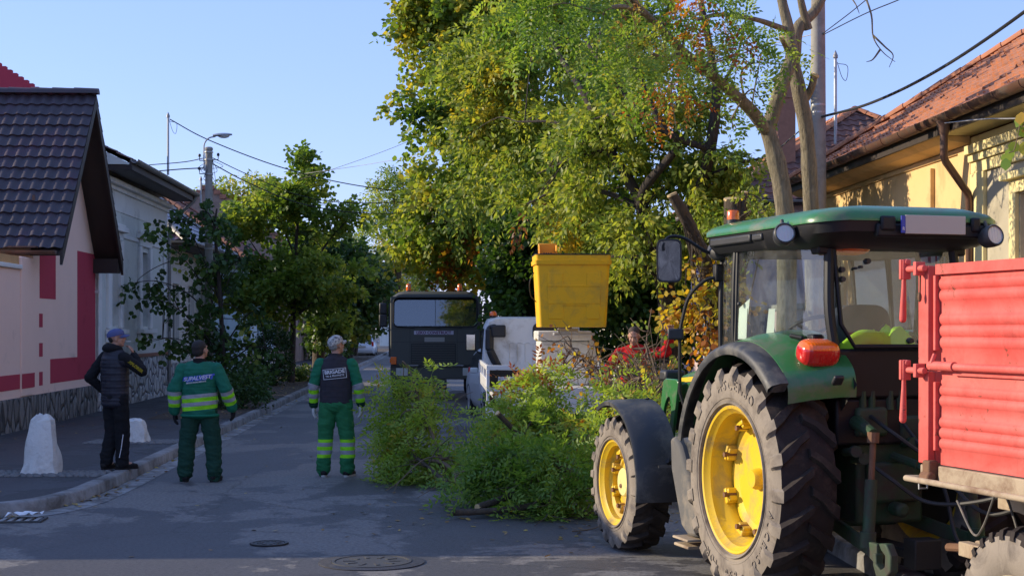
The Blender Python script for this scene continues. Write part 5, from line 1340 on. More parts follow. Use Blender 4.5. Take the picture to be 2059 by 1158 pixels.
def mast(label, px, py0, py1, Y):
    p = at(px, py1, Y); t = thing('roof_mast', label, 'mast', p); H = at(px, py0, Y).z - p.z
    b = MB(); b.cyl((0, 0, 0), (0, 0, H), .03, .028, 10); b.build('tube', M_STEEL, t)
    b = MB(); b.lathe([(0, H + .1), (.02, H + .06), (.045, H), (.045, H - .05)], n=10); b.build('cap', M_ZINC, t)
    b = MB(); b.tube(curve([(.03, 0, H - .12), (.12, 0, H - .4), (.2, 0, H - .45), (.22, 0, H - .2), (.05, 0, H - .15)], 6), .006, 5); b.build('drip_loop', M_CABLE, t)
mast('thin steel wire mast on the grey house roof with drooping wire loop', 338, 233, 352, 38.5)
mast('white steel mast on the terracotta roof right of the concrete pole', 1680, 112, 290, 27.5)
mast('short steel mast standing on the purple roof behind the lamp pole', 404, 360, 420, 46)
def wire(label, pts, r=.009, m=None, sag=True):
    w = MB(); c = curve([at(*p) for p in pts], 10); o0 = c[0].copy(); w.tube([p - o0 for p in c], r, 6)
    o = w.build('overhead_wire', m or M_CABLE, smooth=60); o.location = o0; return tag(o, label, 'wire', 'overhead wires across the street')
wire('thick twisted cable from the concrete pole up over the terracotta roof', [(1650, 236, 24), (1750, 208, 21), (1880, 145, 18), (2059, 25, 15), (2300, -170, 12.5)], .020)
wire('black wire sagging from the wire mast towards the big tree', [(341, 240, 38.5), (420, 282, 38.5), (560, 335, 39), (700, 370, 40), (850, 388, 41), (960, 380, 42)], .014)
wire('upper black wire leaving the lamp pole to the right', [(428, 318, 36), (500, 352, 37), (600, 392, 38), (700, 408, 39), (850, 404, 41), (950, 395, 42)], .011)
wire('lower black wire leaving the lamp pole to the right', [(428, 330, 36), (500, 368, 37), (600, 408, 38), (720, 428, 39), (860, 427, 41), (950, 420, 42)], .014)
wire('wire from lamp pole to the grey house, higher of the pair', [(411, 318, 36), (370, 326, 37), (300, 332, 39)], .011)
wire('wire from lamp pole to the grey house, lower of the pair', [(411, 338, 36), (370, 340, 37), (320, 344, 39)], .014)
wire('thin wire slanting up from the maple top to the big tree', [(600, 362, 48), (700, 330, 46), (820, 285, 43), (1000, 200, 38)], .007)
wire('long thin wire crossing the street into the concrete pole top', [(560, 357, 50), (800, 320, 42), (1000, 262, 35), (1300, 152, 28), (1650, 66, 24)], .007, M_CABLEG)
wire('thin wire leaving the pole top steeply to the upper right', [(1652, 70, 24), (1720, 18, 22), (1800, -50, 20), (1900, -140, 18)], .008)
wire('thin wire leaving the pole top flatly to the upper right', [(1652, 72, 24), (1740, 28, 22), (1830, -10, 20), (1960, -80, 18)], .008)
wire('pale stay cable slanting down left from the concrete pole', [(1640, 236, 24), (1560, 305, 25.5), (1490, 370, 27), (1420, 430, 28.5)], .012, M_CABLEG)
wire('sagging thin wire under the eaves of the ochre house', [(1900, 248, 18.5), (1980, 240, 16.5), (2059, 238, 14.8), (2200, 225, 12.5)], .007, M_CABLEG)
# parking sign
M_SIGNB = mat('sign_blue', (0.025, 0.045, 0.30), 0.4, var=0.06, vs=5); M_SIGNW = mat('sign_white', (0.75, 0.75, 0.78), 0.45, var=0.05)
p = at(1418, 660, 24); t = thing('parking_sign', 'blue parking sign on a grey post half hidden by twigs and the tractor mirror rail', 'sign', (p.x, 24, KH))
b = MB(); b.cyl((0, .02, 0), (0, .02, 2.85), .03, n=12); b.build('post', M_STEEL, t)
z1 = at(0, 540, 24).z - KH; z0 = at(0, 616, 24).z - KH
b = MB(); b.span(-.225, .225, -.012, .006, z0, z1); pb = b.build('sign_panel', M_SIGNB, t, bevel=.01)
b = MB(); e = .018
for x0, x1, q0, q1 in ((-.215, .215, z1 - .028, z1 - .014), (-.215, .215, z0 + .014, z0 + .028), (-.215, -.201, z0 + .029, z1 - .029), (.201, .215, z0 + .029, z1 - .029)): b.span(x0, x1, -.016, -.0125, q0, q1)
b.build('sign_border', M_SIGNW, pb, smooth=0)
b = MB(); b.span(-.16, .16, -.016, -.0125, z0 + .17, z1 - .07); wp = b.build('sign_field', M_SIGNW, pb, smooth=0)
lettering('sign_letter', 'P', .34, M_SIGNB, pb, (0, -.018, (z0 + .17 + z1 - .07) / 2 + .01), (1, 0, 0), (0, 0, 1), .001, offset=.012)
lettering('sign_letter', '12 M', .12, M_SIGNW, pb, (0, -.014, z0 + .095), (1, 0, 0), (0, 0, 1), .001, offset=.004)

# ------------------------------------------------------------------ marker stones
M_LIME = mat('whitewashed_stone', (0.66, 0.645, 0.61), 0.95, var=0.1, vs=5, bmp=0.7, bs=25, bdist=0.02, dirt=((0.40, 0.37, 0.33), 0.35, 5))
def marker_stone(label, p, w, d, h, seed, lean):
    b = MB(); rings = []; n = 18
    for q in range(12):
        f = q / 11; s = (1 - f) ** .55 * .55 + .47 if f < .97 else .34
        s *= (1 - .15 * f)
        ring = []
        for i in range(n):
            a = 2 * math.pi * i / n; sup = 1 / max(abs(math.cos(a)) ** 1.0, abs(math.sin(a)) ** 1.0) ** .55
            k_ = 1 + .17 * noise.noise(Vector((math.cos(a) * 1.4 + seed, math.sin(a) * 1.4, f * 2.3)))
            k_ += .05 * noise.noise(Vector((math.cos(a) * 5 + seed, math.sin(a) * 5, f * 7)))
            ring.append(Vector((w / 2 * s * sup * k_ * math.cos(a) + lean * f, d / 2 * s * sup * k_ * math.sin(a), h * f + .02 * noise.noise(Vector((math.cos(a) * 2, math.sin(a) * 2 + seed, 9))) * (f > .9))))
        rings.append(ring)
    b.loft(rings, True, True)
    o = b.build('marker_stone', M_LIME, smooth=28); o.location = p; tag(o, label, 'stone', 'whitewashed stones along the kerb')
marker_stone('tall whitewashed marker stone nearest the rounded kerb corner', (-5.78, 18.3, KH - .01), .47, .40, .72, 1.0, .03)
marker_stone('low whitewashed boulder behind the legs of the man in the blue cap', (-5.93, 23.3, KH - .01), .52, .42, .37, 5.0, .05)

# ------------------------------------------------------------------ trees
def bark(name, col, dark, sc=9):
    m, n, p = new_mat(name); tc = n.nodes.new('ShaderNodeTexCoord'); mp = node(n, 'ShaderNodeMapping'); mp.inputs['Scale'].default_value = (1, 1, .22); n.links.new(tc.outputs['Object'], mp.inputs[0])
    a = noise_node(n, sc * 2.2, 7, .7, mp.outputs[0], .8); c = ramp(n, a.outputs[0], [(.36, dark), (.50, tuple(x * .8 for x in col)), (.60, col), (.75, tuple(x * 1.35 for x in col))])
    b2 = noise_node(n, 2.5, 4, .6, tc.outputs['Object']); cc = mixc(n, b2.outputs[0], c.outputs[0], tuple(x * .55 for x in col))
    n.links.new(cc, p.inputs['Base Color']); p.inputs['Roughness'].default_value = .95; bump(n, p, a.outputs[0], 1.0, .05); return m
M_BARKL = bark('pale_locust_bark', (0.34, 0.285, 0.185), (0.11, 0.09, 0.06)); M_BARKD = bark('dark_bark', (0.075, 0.058, 0.045), (0.022, 0.018, 0.015)); M_BARKM = bark('brown_bark', (0.13, 0.095, 0.065), (0.045, 0.035, 0.026))
M_CUT = mat('fresh_cut_wood', (0.55, 0.40, 0.20), 0.85, var=0.2, vs=12)
M_TWIG = mat('thin_twig_bark', (0.16, 0.11, 0.07), 0.9, var=0.3, vs=9)

def pinnate(starts, dirs, ncomp, Ls, clen, m, ll, lw, rng, droop=.3):
    """twigs carrying feather-shaped leaves -> leaflet quads, spray index per leaflet"""
    P, D, N, idx = sprays(starts, dirs, Ls, ncomp, clen, droop, .02, rng, .55)
    n = len(P); cl = clen * rng.uniform(.65, 1.25, n); D = unit(D); B = unit(np.cross(N, D)); N2 = np.cross(D, B)
    out = []; ii = []
    for j in range(m):
        f = (j + .6) / m
        base = P + D * (cl * f)[:, None]; base[:, 2] -= cl * .30 * f * f
        for s in (-1, 1):
            d = unit(B * s * .85 + D * .45 + rng.normal(size=(n, 3)) * .12)
            Lf = ll * (1 - .35 * abs(f - .45)) * rng.uniform(.8, 1.2, n)
            out.append(leaf_quads(base, d, N2 + rng.normal(size=(n, 3)) * .22, Lf, Lf * lw, .10)); ii.append(idx)
    base = P + D * cl[:, None]; base[:, 2] -= cl * .30
    out.append(leaf_quads(base, D, N2, np.full(n, ll), np.full(n, ll * lw), .1)); ii.append(idx)
    return np.concatenate(out), np.concatenate(ii)

def tree(name, label, base, limbs, blobs, n, K, lm, leaf, aspect=.5, spray=.7, droop=.35, lat=.13, tint=.45, tamp=.30, tfreq=.45, tj=.10, barkm=None, group=None, kind='leaf', seed=0, patches=(), twigs=.10, cuts=(), shell=.35, flat=.55, cat='tree', bare=(), tmax=1.0, clump=None):
    rng = np.random.default_rng(100 + seed)
    base = Vector(base); t = thing(name, label, cat, base, 0, group); bv = np.array(base)
    tb = MB(); pool = []
    for L_ in limbs:
        pts, r0, r1 = L_[:3]
        c = bark_tube(tb, [Vector(p) - base for p in pts], r0, r1, 10 if r0 > .06 else 6, 6, .14)
        pool += [q for q in c]
    pool_np = np.array([tuple(q) for q in pool])
    if n:
        if clump: P0, d0, cid = clumped(blobs, n, clump[0], clump[1], rng, shell)
        else: P0, d0 = blob_points(blobs, n, rng, shell); cid = np.arange(len(P0))
        P0 = P0 - bv; keep = P0[:, 2] > .15 - base.z; P0, d0, cid = P0[keep], d0[keep], cid[keep]
        cen = pool_np.mean(0)
        dirs = unit(P0 - cen) * .5 + d0 * .5 + rng.normal(size=(len(P0), 3)) * .55 + np.array([0, 0, .12])
        for i in np.nonzero(rng.uniform(size=len(P0)) < twigs)[0]:
            q = P0[i]; dd = ((pool_np - q) ** 2).sum(1) + np.maximum(0, pool_np[:, 2] - q[2]) * 1.5; a = Vector(pool_np[int(rng.choice(np.argsort(dd)[:36]))]); e = Vector(q)
            if (a - e).length > 2.0: continue
            mid = a.lerp(e, .5) + Vector((0, 0, .10 * (a - e).length)) + Vector(rng.normal(size=3)) * .06
            tb.tube(curve([a, mid, e, e + Vector(unit(dirs[i])) * spray * .6 - Vector((0, 0, droop * spray * .3))], 4), list(np.linspace(.013, .004, 13)), 5)
        if kind == 'pinnate': V, idx = pinnate(P0, dirs, K, spray, leaf * 4.6, 6, leaf, aspect, rng, droop); P = V[:, 0]
        else:
            P, D, N, idx = sprays(P0, dirs, spray, K, leaf, droop, lat, rng, flat)
            Lf = leaf * rng.uniform(.65, 1.2, len(P))
            V = leaf_quads(P, D, N, Lf, Lf * aspect) if kind == 'leaf' else lobed(P, D, N, Lf, Lf * aspect)
        ts = tint + tamp * nz3(P0 + bv + seed, tfreq) * 1.6 + rng.normal(size=len(P0)) * tj * .6 + (rng.normal(size=cid.max() + 1) * tj)[cid]
        tt = ts[idx] + rng.normal(size=len(idx)) * tj * .7
        tt = np.where(tt > tmax, tmax - rng.uniform(0, .25, len(tt)), tt)
        for (c, r, val, dens) in patches:
            m_ = (((P0 + bv - np.array(c)) / r) ** 2).sum(1) < 1
            pick = m_ & (rng.uniform(size=len(P0)) < dens); hit = pick[idx]; tt[hit] = val + rng.normal(size=hit.sum()) * .04
        quads_object('crown', V, tt, lm, t, V.shape[1])
    for pts in bare: tb.tube(curve([Vector(p) - base for p in pts], 5), list(np.linspace(.016, .004, 5 * (len(pts) - 1) + 1)), 5)
    tb.build('trunk', barkm or M_BARKM, t, smooth=60, fix=False)
    if cuts:
        for c, dr, r in cuts:
            d = Vector(dr).normalized(); cb = MB(); cb.cyl(Vector(c) - base - d * .02, Vector(c) - base + d * .012, r, r * .98, 14); cb.build('cut_face', M_CUT, t)
    return t
G_R = 'trees of the right hand row'; G_L = 'street trees on the left verge'
# the tall yellow-green tree over the truck
B = at(1125, 660, 43); B.z = KH
def A(*p): return at(*p)
tree('maple_tree', 'tall yellow and green maple reaching out over the dark truck', B,
     [([B, A(1120, 560, 43), A(1105, 420, 42.5), A(1085, 250, 42), A(1060, 60, 42), A(1040, -120, 42)], .24, .07), ([A(1108, 440, 42.5), A(1040, 330, 41.5), A(960, 240, 40.5), A(900, 170, 40)], .11, .03), ([A(1112, 500, 42.8), A(1020, 450, 41), A(940, 440, 40), A(860, 450, 39)], .10, .025), ([A(1080, 220, 42), A(1000, 110, 41), A(930, 40, 40), A(860, -10, 40)], .09, .025), ([A(1100, 380, 42.5), A(1160, 250, 43), A(1200, 120, 43)], .09, .03)],
     [(A(950, 20, 40), (1.75, 2.3, 1.7), 1.2), (A(900, 90, 40.2), (1.2, 1.8, .8), .5), (A(930, 180, 40), (1.25, 2.2, 1.3), .9), (A(945, 320, 40), (1.55, 2.2, 1.3), 1.0), (A(905, 430, 41.5), (1.3, 1.8, .95), .8), (A(850, 490, 44), (1.0, 1.6, .55), .45), (A(980, 510, 43), (1.4, 1.8, .9), .6), (A(1090, 150, 41.5), (2.2, 2.4, 2.4), 1.2), (A(1090, 380, 41.5), (1.8, 2.2, 1.8), .8), (A(960, -110, 40), (1.9, 2.3, 1.5), .7), (A(870, 30, 40), (.9, 1.4, .7), .3)],
     2700, 25, M_LEAF, .145, .85, .60, .45, .15, .60, .16, .8, .12, M_BARKD, G_R, 'lobed', 1, [(A(960, 200, 40), np.array([.9, 1.5, 1.2]), .80, .5), (A(915, 520, 43), np.array([.6, 2.4, .5]), .93, .6), (A(940, 470, 42), np.array([.4, 2.4, .5]), .93, .3)], .05, tmax=.84, clump=(14, .34))
# the broad feathery tree in the middle of the picture
B = at(1352, 660, 25.6); B.z = KH
tree('ash_tree', 'broad feathery yellow-green tree with black limbs behind the yellow lift basket', B,
     [([B, A(1350, 700, 25.5), A(1342, 600, 25.2), A(1322, 500, 25)], .20, .15), ([A(1325, 520, 25), A(1285, 400, 24.6), A(1225, 300, 24.8), A(1180, 200, 25.2), A(1130, 120, 25.8), A(1100, 60, 26.2)], .11, .028), ([A(1322, 505, 25), A(1290, 395, 24.3), A(1362, 290, 23.6), A(1300, 240, 23.6), A(1210, 130, 24.2), A(1170, 70, 24.8)], .095, .022), ([A(1330, 540, 25), A(1400, 400, 24.2), A(1428, 300, 23.6), A(1440, 190, 23.4), A(1428, 100, 23.4), A(1400, -40, 23.5)], .125, .045), ([A(1428, 300, 23.6), A(1340, 262, 23.4), A(1275, 130, 23.6), A(1250, 40, 23.9)], .065, .03), ([A(1290, 420, 24.7), A(1220, 388, 25), A(1130, 380, 26), A(1060, 410, 26.6)], .055, .018), ([A(1230, 310, 24.8), A(1130, 250, 25.8), A(1040, 245, 26.6)], .05, .015), ([A(1330, 560, 25), A(1270, 520, 24.6), A(1210, 515, 25)], .05, .015), ([A(1415, 360, 24), A(1480, 330, 23.6), A(1535, 318, 23.4)], .045, .012), ([A(1180, 200, 25.2), A(1200, 110, 25), A(1215, 20, 25)], .035, .012), ([A(1225, 300, 24.8), A(1150, 320, 25), A(1080, 350, 25.8)], .035, .012), ([A(1440, 190, 23.4), A(1480, 120, 23.2), A(1500, 40, 23)], .035, .012), ([A(1300, 240, 23.6), A(1240, 230, 23.8), A(1190, 240, 24.4)], .03, .010)],
     [(A(1110, 200, 28.5), (1.15, 1.0, 1.2), 1.2), (A(1040, 300, 28.6), (.85, .9, .8), .7), (A(1240, 320, 25.4), (1.05, .9, .9), 1.0), (A(1140, 410, 27.6), (.95, .9, .70), .8), (A(1340, 400, 24.6), (.95, .9, .75), .8), (A(1320, 200, 24.6), (.95, .9, .85), .8), (A(1060, 110, 28.5), (.85, .9, .9), .6), (A(1200, 60, 26.8), (1.1, 1.0, .8), .8), (A(1430, 300, 23.9), (.6, .7, .7), .3), (A(1290, 500, 24.8), (.65, .7, .4), .3), (A(1180, -70, 26.5), (1.6, 1.4, .8), .6), (A(1440, 410, 24.0), (.4, .5, .35), .14), (A(985, 210, 29), (.6, .8, 1.0), .6), (A(960, 330, 29.4), (.5, .7, .8), .4), (A(975, 90, 29), (.6, .8, .8), .5), (A(1210, 220, 26.6), (.8, .8, .8), .6), (A(1190, 460, 26.8), (.8, .8, .3), .3)],
     2700, 26, M_LEAF, .122, .50, .52, .50, .11, .675, .09, .7, .14, M_BARKD, G_R, 'leaf', 2, [(A(1395, 230, 25.8), np.array([.30, .9, .42]), .95, .95), (A(1050, 460, 27), np.array([.25, 3, .55]), 1.0, .95), (A(1155, 470, 26), np.array([.2, 3, .3]), .82, .9), (A(1000, 190, 28), np.array([.5, 3, .6]), .78, .5)], .06, flat=.35, tmax=.76, clump=(15, .22))
# the lime growth behind truck and basket; its dark leaf tint stands for shade
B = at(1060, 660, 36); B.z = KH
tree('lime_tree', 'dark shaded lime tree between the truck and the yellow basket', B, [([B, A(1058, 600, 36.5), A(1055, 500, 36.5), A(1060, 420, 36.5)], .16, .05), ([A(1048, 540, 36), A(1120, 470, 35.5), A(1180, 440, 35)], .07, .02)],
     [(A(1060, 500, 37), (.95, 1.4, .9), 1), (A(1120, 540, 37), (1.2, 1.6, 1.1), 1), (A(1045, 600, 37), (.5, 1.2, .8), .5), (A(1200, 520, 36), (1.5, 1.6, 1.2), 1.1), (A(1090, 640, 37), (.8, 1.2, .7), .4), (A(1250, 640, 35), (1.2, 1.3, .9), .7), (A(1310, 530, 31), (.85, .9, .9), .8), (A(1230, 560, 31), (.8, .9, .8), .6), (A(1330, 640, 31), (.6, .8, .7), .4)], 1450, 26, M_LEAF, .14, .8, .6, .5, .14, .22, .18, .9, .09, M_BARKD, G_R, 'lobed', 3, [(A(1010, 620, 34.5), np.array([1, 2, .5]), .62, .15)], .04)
# pale forked locust close behind the tractor
B = at(1578, 660, 20); B.z = KH
TA = tree('locust_tree', 'pale barked locust with a forked trunk and pruned limbs behind the tractor roof', B,
     [([B, A(1582, 520, 20), A(1575, 400, 20), A(1560, 320, 20), A(1542, 258, 20)], .145, .112), ([A(1543, 268, 20), A(1510, 222, 19.7), A(1455, 172, 19.3), A(1405, 128, 19), A(1372, 104, 18.8), A(1330, 60, 18.5), A(1280, 10, 18), A(1240, -40, 17.5)], .088, .035), ([A(1542, 268, 20), A(1560, 210, 20), A(1580, 150, 20.1), A(1592, 110, 20.2), A(1586, 60, 20.2), A(1572, 0, 20.2), A(1560, -80, 20.2)], .105, .06), ([A(1376, 106, 18.8), A(1340, 118, 18.6), A(1310, 108, 18.4)], .05, .02), ([A(1578, 60, 20.2), A(1520, 40, 19.6), A(1450, 30, 19), A(1400, 40, 18.6)], .045, .02), ([A(1300, 30, 18.2), A(1250, 14, 17.8), A(1200, 22, 17.5), A(1150, 10, 17.2)], .04, .012)],
     [(A(1290, 90, 18.2), (.42, .6, .28), .9), (A(1450, 75, 18.8), (.42, .6, .30), .9), (A(1150, 20, 17.5), (.6, .8, .28), 1.0), (A(1230, 90, 17.8), (.3, .6, .2), .4), (A(1390, 20, 18.6), (.5, .7, .3), .6), (A(1530, 60, 19.5), (.25, .5, .3), .35), (A(1080, 45, 17.2), (.30, .6, .25), .4), (A(1330, 130, 18.4), (.2, .4, .2), .2), (A(1385, 190, 18.8), (.20, .4, .34), .28), (A(1510, 120, 19.2), (.3, .5, .25), .5), (A(1280, -60, 18), (1.2, 1.2, .35), .6)],
     150, 6, M_LEAFB, .072, .50, .55, .5, .1, .50, .18, 1.0, .09, M_BARKL, 'locust trees behind the tractor', 'pinnate', 4, [(A(1395, 60, 18.6), np.array([.25, .8, .3]), .97, .8), (A(1388, 200, 18.8), np.array([.4, .9, .55]), .96, .75)], .10,
     cuts=[(A(1640, 152, 20.0), (1, 0, 1.6), .05)], bare=[(A(1500, 215, 19.6), A(1490, 150, 19.4), A(1515, 128, 19.3), A(1580, 130, 19.3)), (A(1470, 240, 19.5), A(1510, 180, 19.3), A(1545, 225, 19.2)), (A(1378, 110, 18.8), A(1350, 170, 18.7), A(1360, 260, 18.6))])
B = at(1638, 660, 20.6); B.z = KH
tree('locust_tree', 'slimmer pale locust trunk with cut stubs leaning against the concrete pole', B,
     [([B, A(1634, 520, 20.6), A(1630, 400, 20.6), A(1622, 270, 20.5), A(1608, 190, 20.4), A(1594, 120, 20.4)], .118, .098), ([A(1596, 130, 20.4), A(1604, 60, 20.4), A(1640, 20, 20.5), A(1665, -40, 20.6), A(1690, -150, 20.8)], .095, .05), ([A(1625, 60, 20.4), A(1612, 10, 20.3), A(1600, -60, 20.2)], .06, .04), ([A(1620, 200, 20.45), A(1632, 175, 20.35), A(1637, 152, 20.3)], .055, .05), ([A(1592, 118, 20.4), A(1580, 95, 20.1), A(1572, 78, 19.9)], .04, .035), ([A(1672, -60, 20.6), A(1700, -50, 20.4), A(1735, -20, 20.2)], .03, .015)],
     [], 0, 0, None, .1, barkm=M_BARKL, group='locust trees behind the tractor', seed=5, cuts=[(A(1637, 150, 20.3), (.1, -.3, 1), .05), (A(1571, 76, 19.9), (-.3, -.5, .6), .036)],
     bare=[(A(1735, -20, 20.2), A(1752, 30, 20.1), A(1756, 75, 20.1), A(1775, 105, 20), A(1800, 125, 20)), (A(1756, 72, 20.1), A(1780, 95, 20), A(1796, 112, 20), A(1788, 136, 20)), (A(1770, 100, 20), A(1755, 120, 20), A(1742, 125, 20)), (A(1690, -30, 20.4), A(1718, 5, 20.2), A(1728, 28, 20.1))])
# pollarded, leaning cut trunk
B = at(1460, 660, 21.6); B.z = KH
tree('pruned_tree', 'leaning trunk sawn off at the top beside the tractor mirror', B, [([B, A(1445, 640, 21.5), A(1415, 520, 21.4), A(1385, 450, 21.2), A(1352, 392, 21)], .125, .075), ([A(1440, 630, 21.5), A(1400, 560, 21.6), A(1390, 500, 21.8)], .03, .01)],
     [(A(1430, 590, 21.4), (.30, .4, .5), 1), (A(1400, 640, 21.2), (.4, .5, .35), .7)], 70, 14, M_LEAF, .10, .8, .4, .4, .1, .86, .1, 1, .06, M_BARKM, G_R, 'lobed', 6, cuts=[(A(1351, 391, 21), (-.45, -.1, 1), .074)], twigs=.5)
B = at(1478, 660, 22.6); B.z = KH
tree('pruned_tree', 'sawn upright trunk showing just above the tractor beacon', B, [([B, A(1478, 560, 22.6), A(1477, 480, 22.6), A(1476, 402, 22.6)], .19, .16), ([A(1480, 480, 22.6), A(1494, 430, 22.5), A(1497, 388, 22.5)], .07, .05)],
     [(A(1500, 440, 22.4), (.4, .5, .4), 1)], 40, 16, M_LEAF, .09, .5, .5, .6, .1, .45, .2, 1, .1, M_BARKM, G_R, 'leaf', 7, cuts=[(A(1476, 401, 22.6), (0, -.25, 1), .158), (A(1497, 387, 22.5), (0, -.3, 1), .05)], twigs=.4)
# left: climbing bush round the lamp pole
B = at(450, 660, 35); B.z = KH
lb = [([B, A(448, 700, 35), A(440, 560, 35), A(432, 460, 35), A(436, 420, 35)], .07, .02)]
arcs = [[(445, 640), (400, 560), (350, 500), (300, 468)], [(446, 680), (390, 600), (320, 566), (258, 570)], [(446, 720), (400, 660), (340, 610), (280, 600)], [(447, 740), (400, 700), (350, 680), (305, 682)], [(442, 560), (470, 520), (500, 530)], [(440, 600), (400, 500), (370, 450), (345, 452)], [(436, 470), (420, 430), (400, 425)], [(448, 700), (490, 640), (520, 620)], [(450, 740), (500, 700), (540, 700)], [(442, 580), (455, 500), (470, 450)]]
lb += [([A(x, y, 35 - .25 * i + .1 * j) for i, (x, y) in enumerate(a)], .022, .006) for j, a in enumerate(arcs)]
bl = []
for j, a in enumerate(arcs):
    for i in range(len(a) - 1):
        for f in (.25, .75):
            x = a[i][0] + (a[i + 1][0] - a[i][0]) * f; y = a[i][1] + (a[i + 1][1] - a[i][1]) * f; bl.append((A(x, y, 35 - .25 * (i + f) + .1 * j), (.13, .18, .09), .35))
bl += [(A(438, 470, 35), (.20, .3, .42), .9), (A(432, 560, 35), (.36, .5, .5), 1.6), (A(425, 660, 35), (.55, .6, .5), 2), (A(430, 750, 34.8), (.62, .7, .42), 2), (A(490, 720, 35), (.4, .5, .5), 1.2)]
tree('climbing_shrub', 'dark bushy climber with broad leaves wrapped round the lamp pole', B, lb, bl, 260, 14, M_LEAFD, .13, .85, .42, .5, .09, .45, .25, 1.1, .12, M_BARKD, None, 'lobed', 8, [(A(395, 555, 34.6), np.array([.15, .3, .12]), .9, .6)], .25, flat=.3, cat='shrub')
B = at(585, 660, 49); B.z = KH
tree('maple_tree', 'young upright maple with pointed crown lit at the top on the left verge', B,
     [([B, A(588, 700, 49), A(592, 560, 49), A(600, 430, 49), A(615, 320, 49)], .13, .02), ([A(590, 620, 49), A(540, 540, 49), A(500, 480, 49)], .06, .015), ([A(592, 600, 49), A(650, 500, 48.6), A(700, 440, 48.4)], .06, .015), ([A(594, 520, 49), A(560, 430, 49), A(550, 370, 49)], .04, .012), ([A(590, 640, 49), A(640, 600, 48.5), A(690, 580, 48)], .05, .015)],
     [(A(590, 480, 49), (1.55, 1.6, 1.2), 2.2), (A(560, 580, 49), (1.6, 1.6, .95), 1.8), (A(640, 560, 48.6), (1.3, 1.5, .95), 1.4), (A(600, 400, 49), (1.0, 1.1, .8), 1.0), (A(622, 340, 49), (.34, .4, .55), .35), (A(620, 315, 49), (.14, .15, .45), .12), (A(690, 440, 48.4), (.42, .6, .35), .3), (A(505, 440, 49), (.65, .8, .6), .8), (A(545, 375, 49), (.25, .3, .35), .15), (A(500, 600, 48.8), (.8, .9, .7), .7), (A(650, 650, 48), (.5, .6, .25), .12)],
     980, 24, M_LEAF, .14, .85, .5, .35, .13, .50, .14, .8, .10, M_BARKD, G_L, 'lobed', 9, [(A(690, 640, 47), np.array([.9, 1, .6]), .72, .25)], .06, tmax=.74, clump=(10, .17))
B = at(642, 660, 54); B.z = KH
tree('linden_tree', 'dark leafed verge tree with thick straight trunk behind the man in the charcoal vest', B,
     [([B, A(641, 700, 54), A(645, 640, 54), A(650, 560, 54), A(660, 500, 54)], .26, .08), ([A(646, 620, 54), A(700, 560, 54), A(740, 540, 54)], .08, .02)],
     [(A(680, 570, 54), (1.6, 1.7, 1.0), 2), (A(640, 520, 54), (1.2, 1.3, .9), 1), (A(700, 620, 53.5), (1.2, 1.4, .6), 1), (A(650, 660, 53), (.5, .6, .2), .2)], 760, 22, M_LEAFD, .17, .8, .6, .4, .15, .45, .25, .8, .12, M_BARKM, G_L, 'lobed', 10, [(A(690, 655, 53), np.array([.4, 1, .25]), .95, .7)], .05)
B = at(700, 660, 87); B.z = KH
tree('linden_tree', 'dark round tree on leaning twin trunks beside the far parked car', B,
     [([B, A(706, 700, 87), A(718, 660, 87), A(730, 620, 87)], .28, .12), ([at(712, 715, 87.3), A(716, 690, 87.3), A(728, 660, 87.2)], .2, .12)],
     [(A(705, 580, 87), (2.3, 2.2, 1.5), 2), (A(680, 630, 86), (1.9, 2, .9), 1), (A(740, 610, 87), (1.5, 1.8, 1.1), 1), (A(710, 520, 87), (1.3, 1.5, .8), .5)], 700, 22, M_LEAFD, .26, .8, .9, .4, .25, .50, .25, .5, .12, M_BARKD, G_L, 'lobed', 11, [], .05)
B = at(790, 660, 104); B.z = KH
tree('acacia_tree', 'sunlit yellow-green tree far down the street over the white van', B,
     [([B, A(800, 560, 104), A(800, 460, 104), A(790, 380, 104)], .3, .08), ([A(800, 520, 104), A(760, 470, 104), A(750, 420, 104)], .12, .03)],
     [(A(790, 400, 104), (1.9, 2, 1.9), 1.2), (A(775, 480, 104), (2.0, 2, 1.6), 1.2), (A(800, 560, 104), (2.0, 2, 1.2), .8), (A(760, 530, 104), (1.2, 1.6, 1.0), .5), (A(830, 430, 104), (2.2, 2, 2.6), 1)], 800, 24, M_LEAF, .20, .6, 1.0, .5, .28, .64, .22, .4, .08, M_BARKM, None, 'leaf', 12, [], .05)
B = at(470, 660, 78); B.z = KH
tree('poplar_tree', 'pale yellow-green treetop showing above the brick gable on the left', Vector((-15, 78, 0)), [([Vector((-15, 78, 0)), Vector((-15, 78, 5)), Vector((-14.8, 78, 8))], .3, .1)],
     [(A(500, 410, 78), (2.6, 2.4, 1.2), 1), (A(440, 430, 78), (1.8, 2, 1), .7), (A(540, 400, 78), (1.0, 1.5, .9), .3)], 420, 22, M_LEAF, .2, .6, .8, .4, .22, .62, .2, .5, .08, M_BARKM, None, 'leaf', 13)
B = at(850, 660, 112); B.z = KH
tree('bare_tree', 'leafless reddish twiggy tree behind the truck mirror', Vector((-8.2, 112, KH)), [([Vector((-8.2, 112, KH)), Vector((-8.2, 112, 3)), Vector((-8.3, 112, 5))], .18, .08)] + [([Vector((-8.2, 112, 2.5 + .3 * i)), Vector((-8.2 + 1.2 * math.cos(i * 2.4), 112 + math.sin(i * 2.4), 4 + .35 * i)), Vector((-8.2 + 2.3 * math.cos(i * 2.4 + .3), 112 + 1.8 * math.sin(i * 2.4), 5 + .35 * i))], .07, .015) for i in range(9)],
     [(Vector((-8.2, 112, 5)), (2.5, 2, 2), 1)], 60, 6, M_LITTER, .15, .5, .9, .2, .2, .3, .2, .5, .1, M_BARKM, None, 'leaf', 14, twigs=1.0)
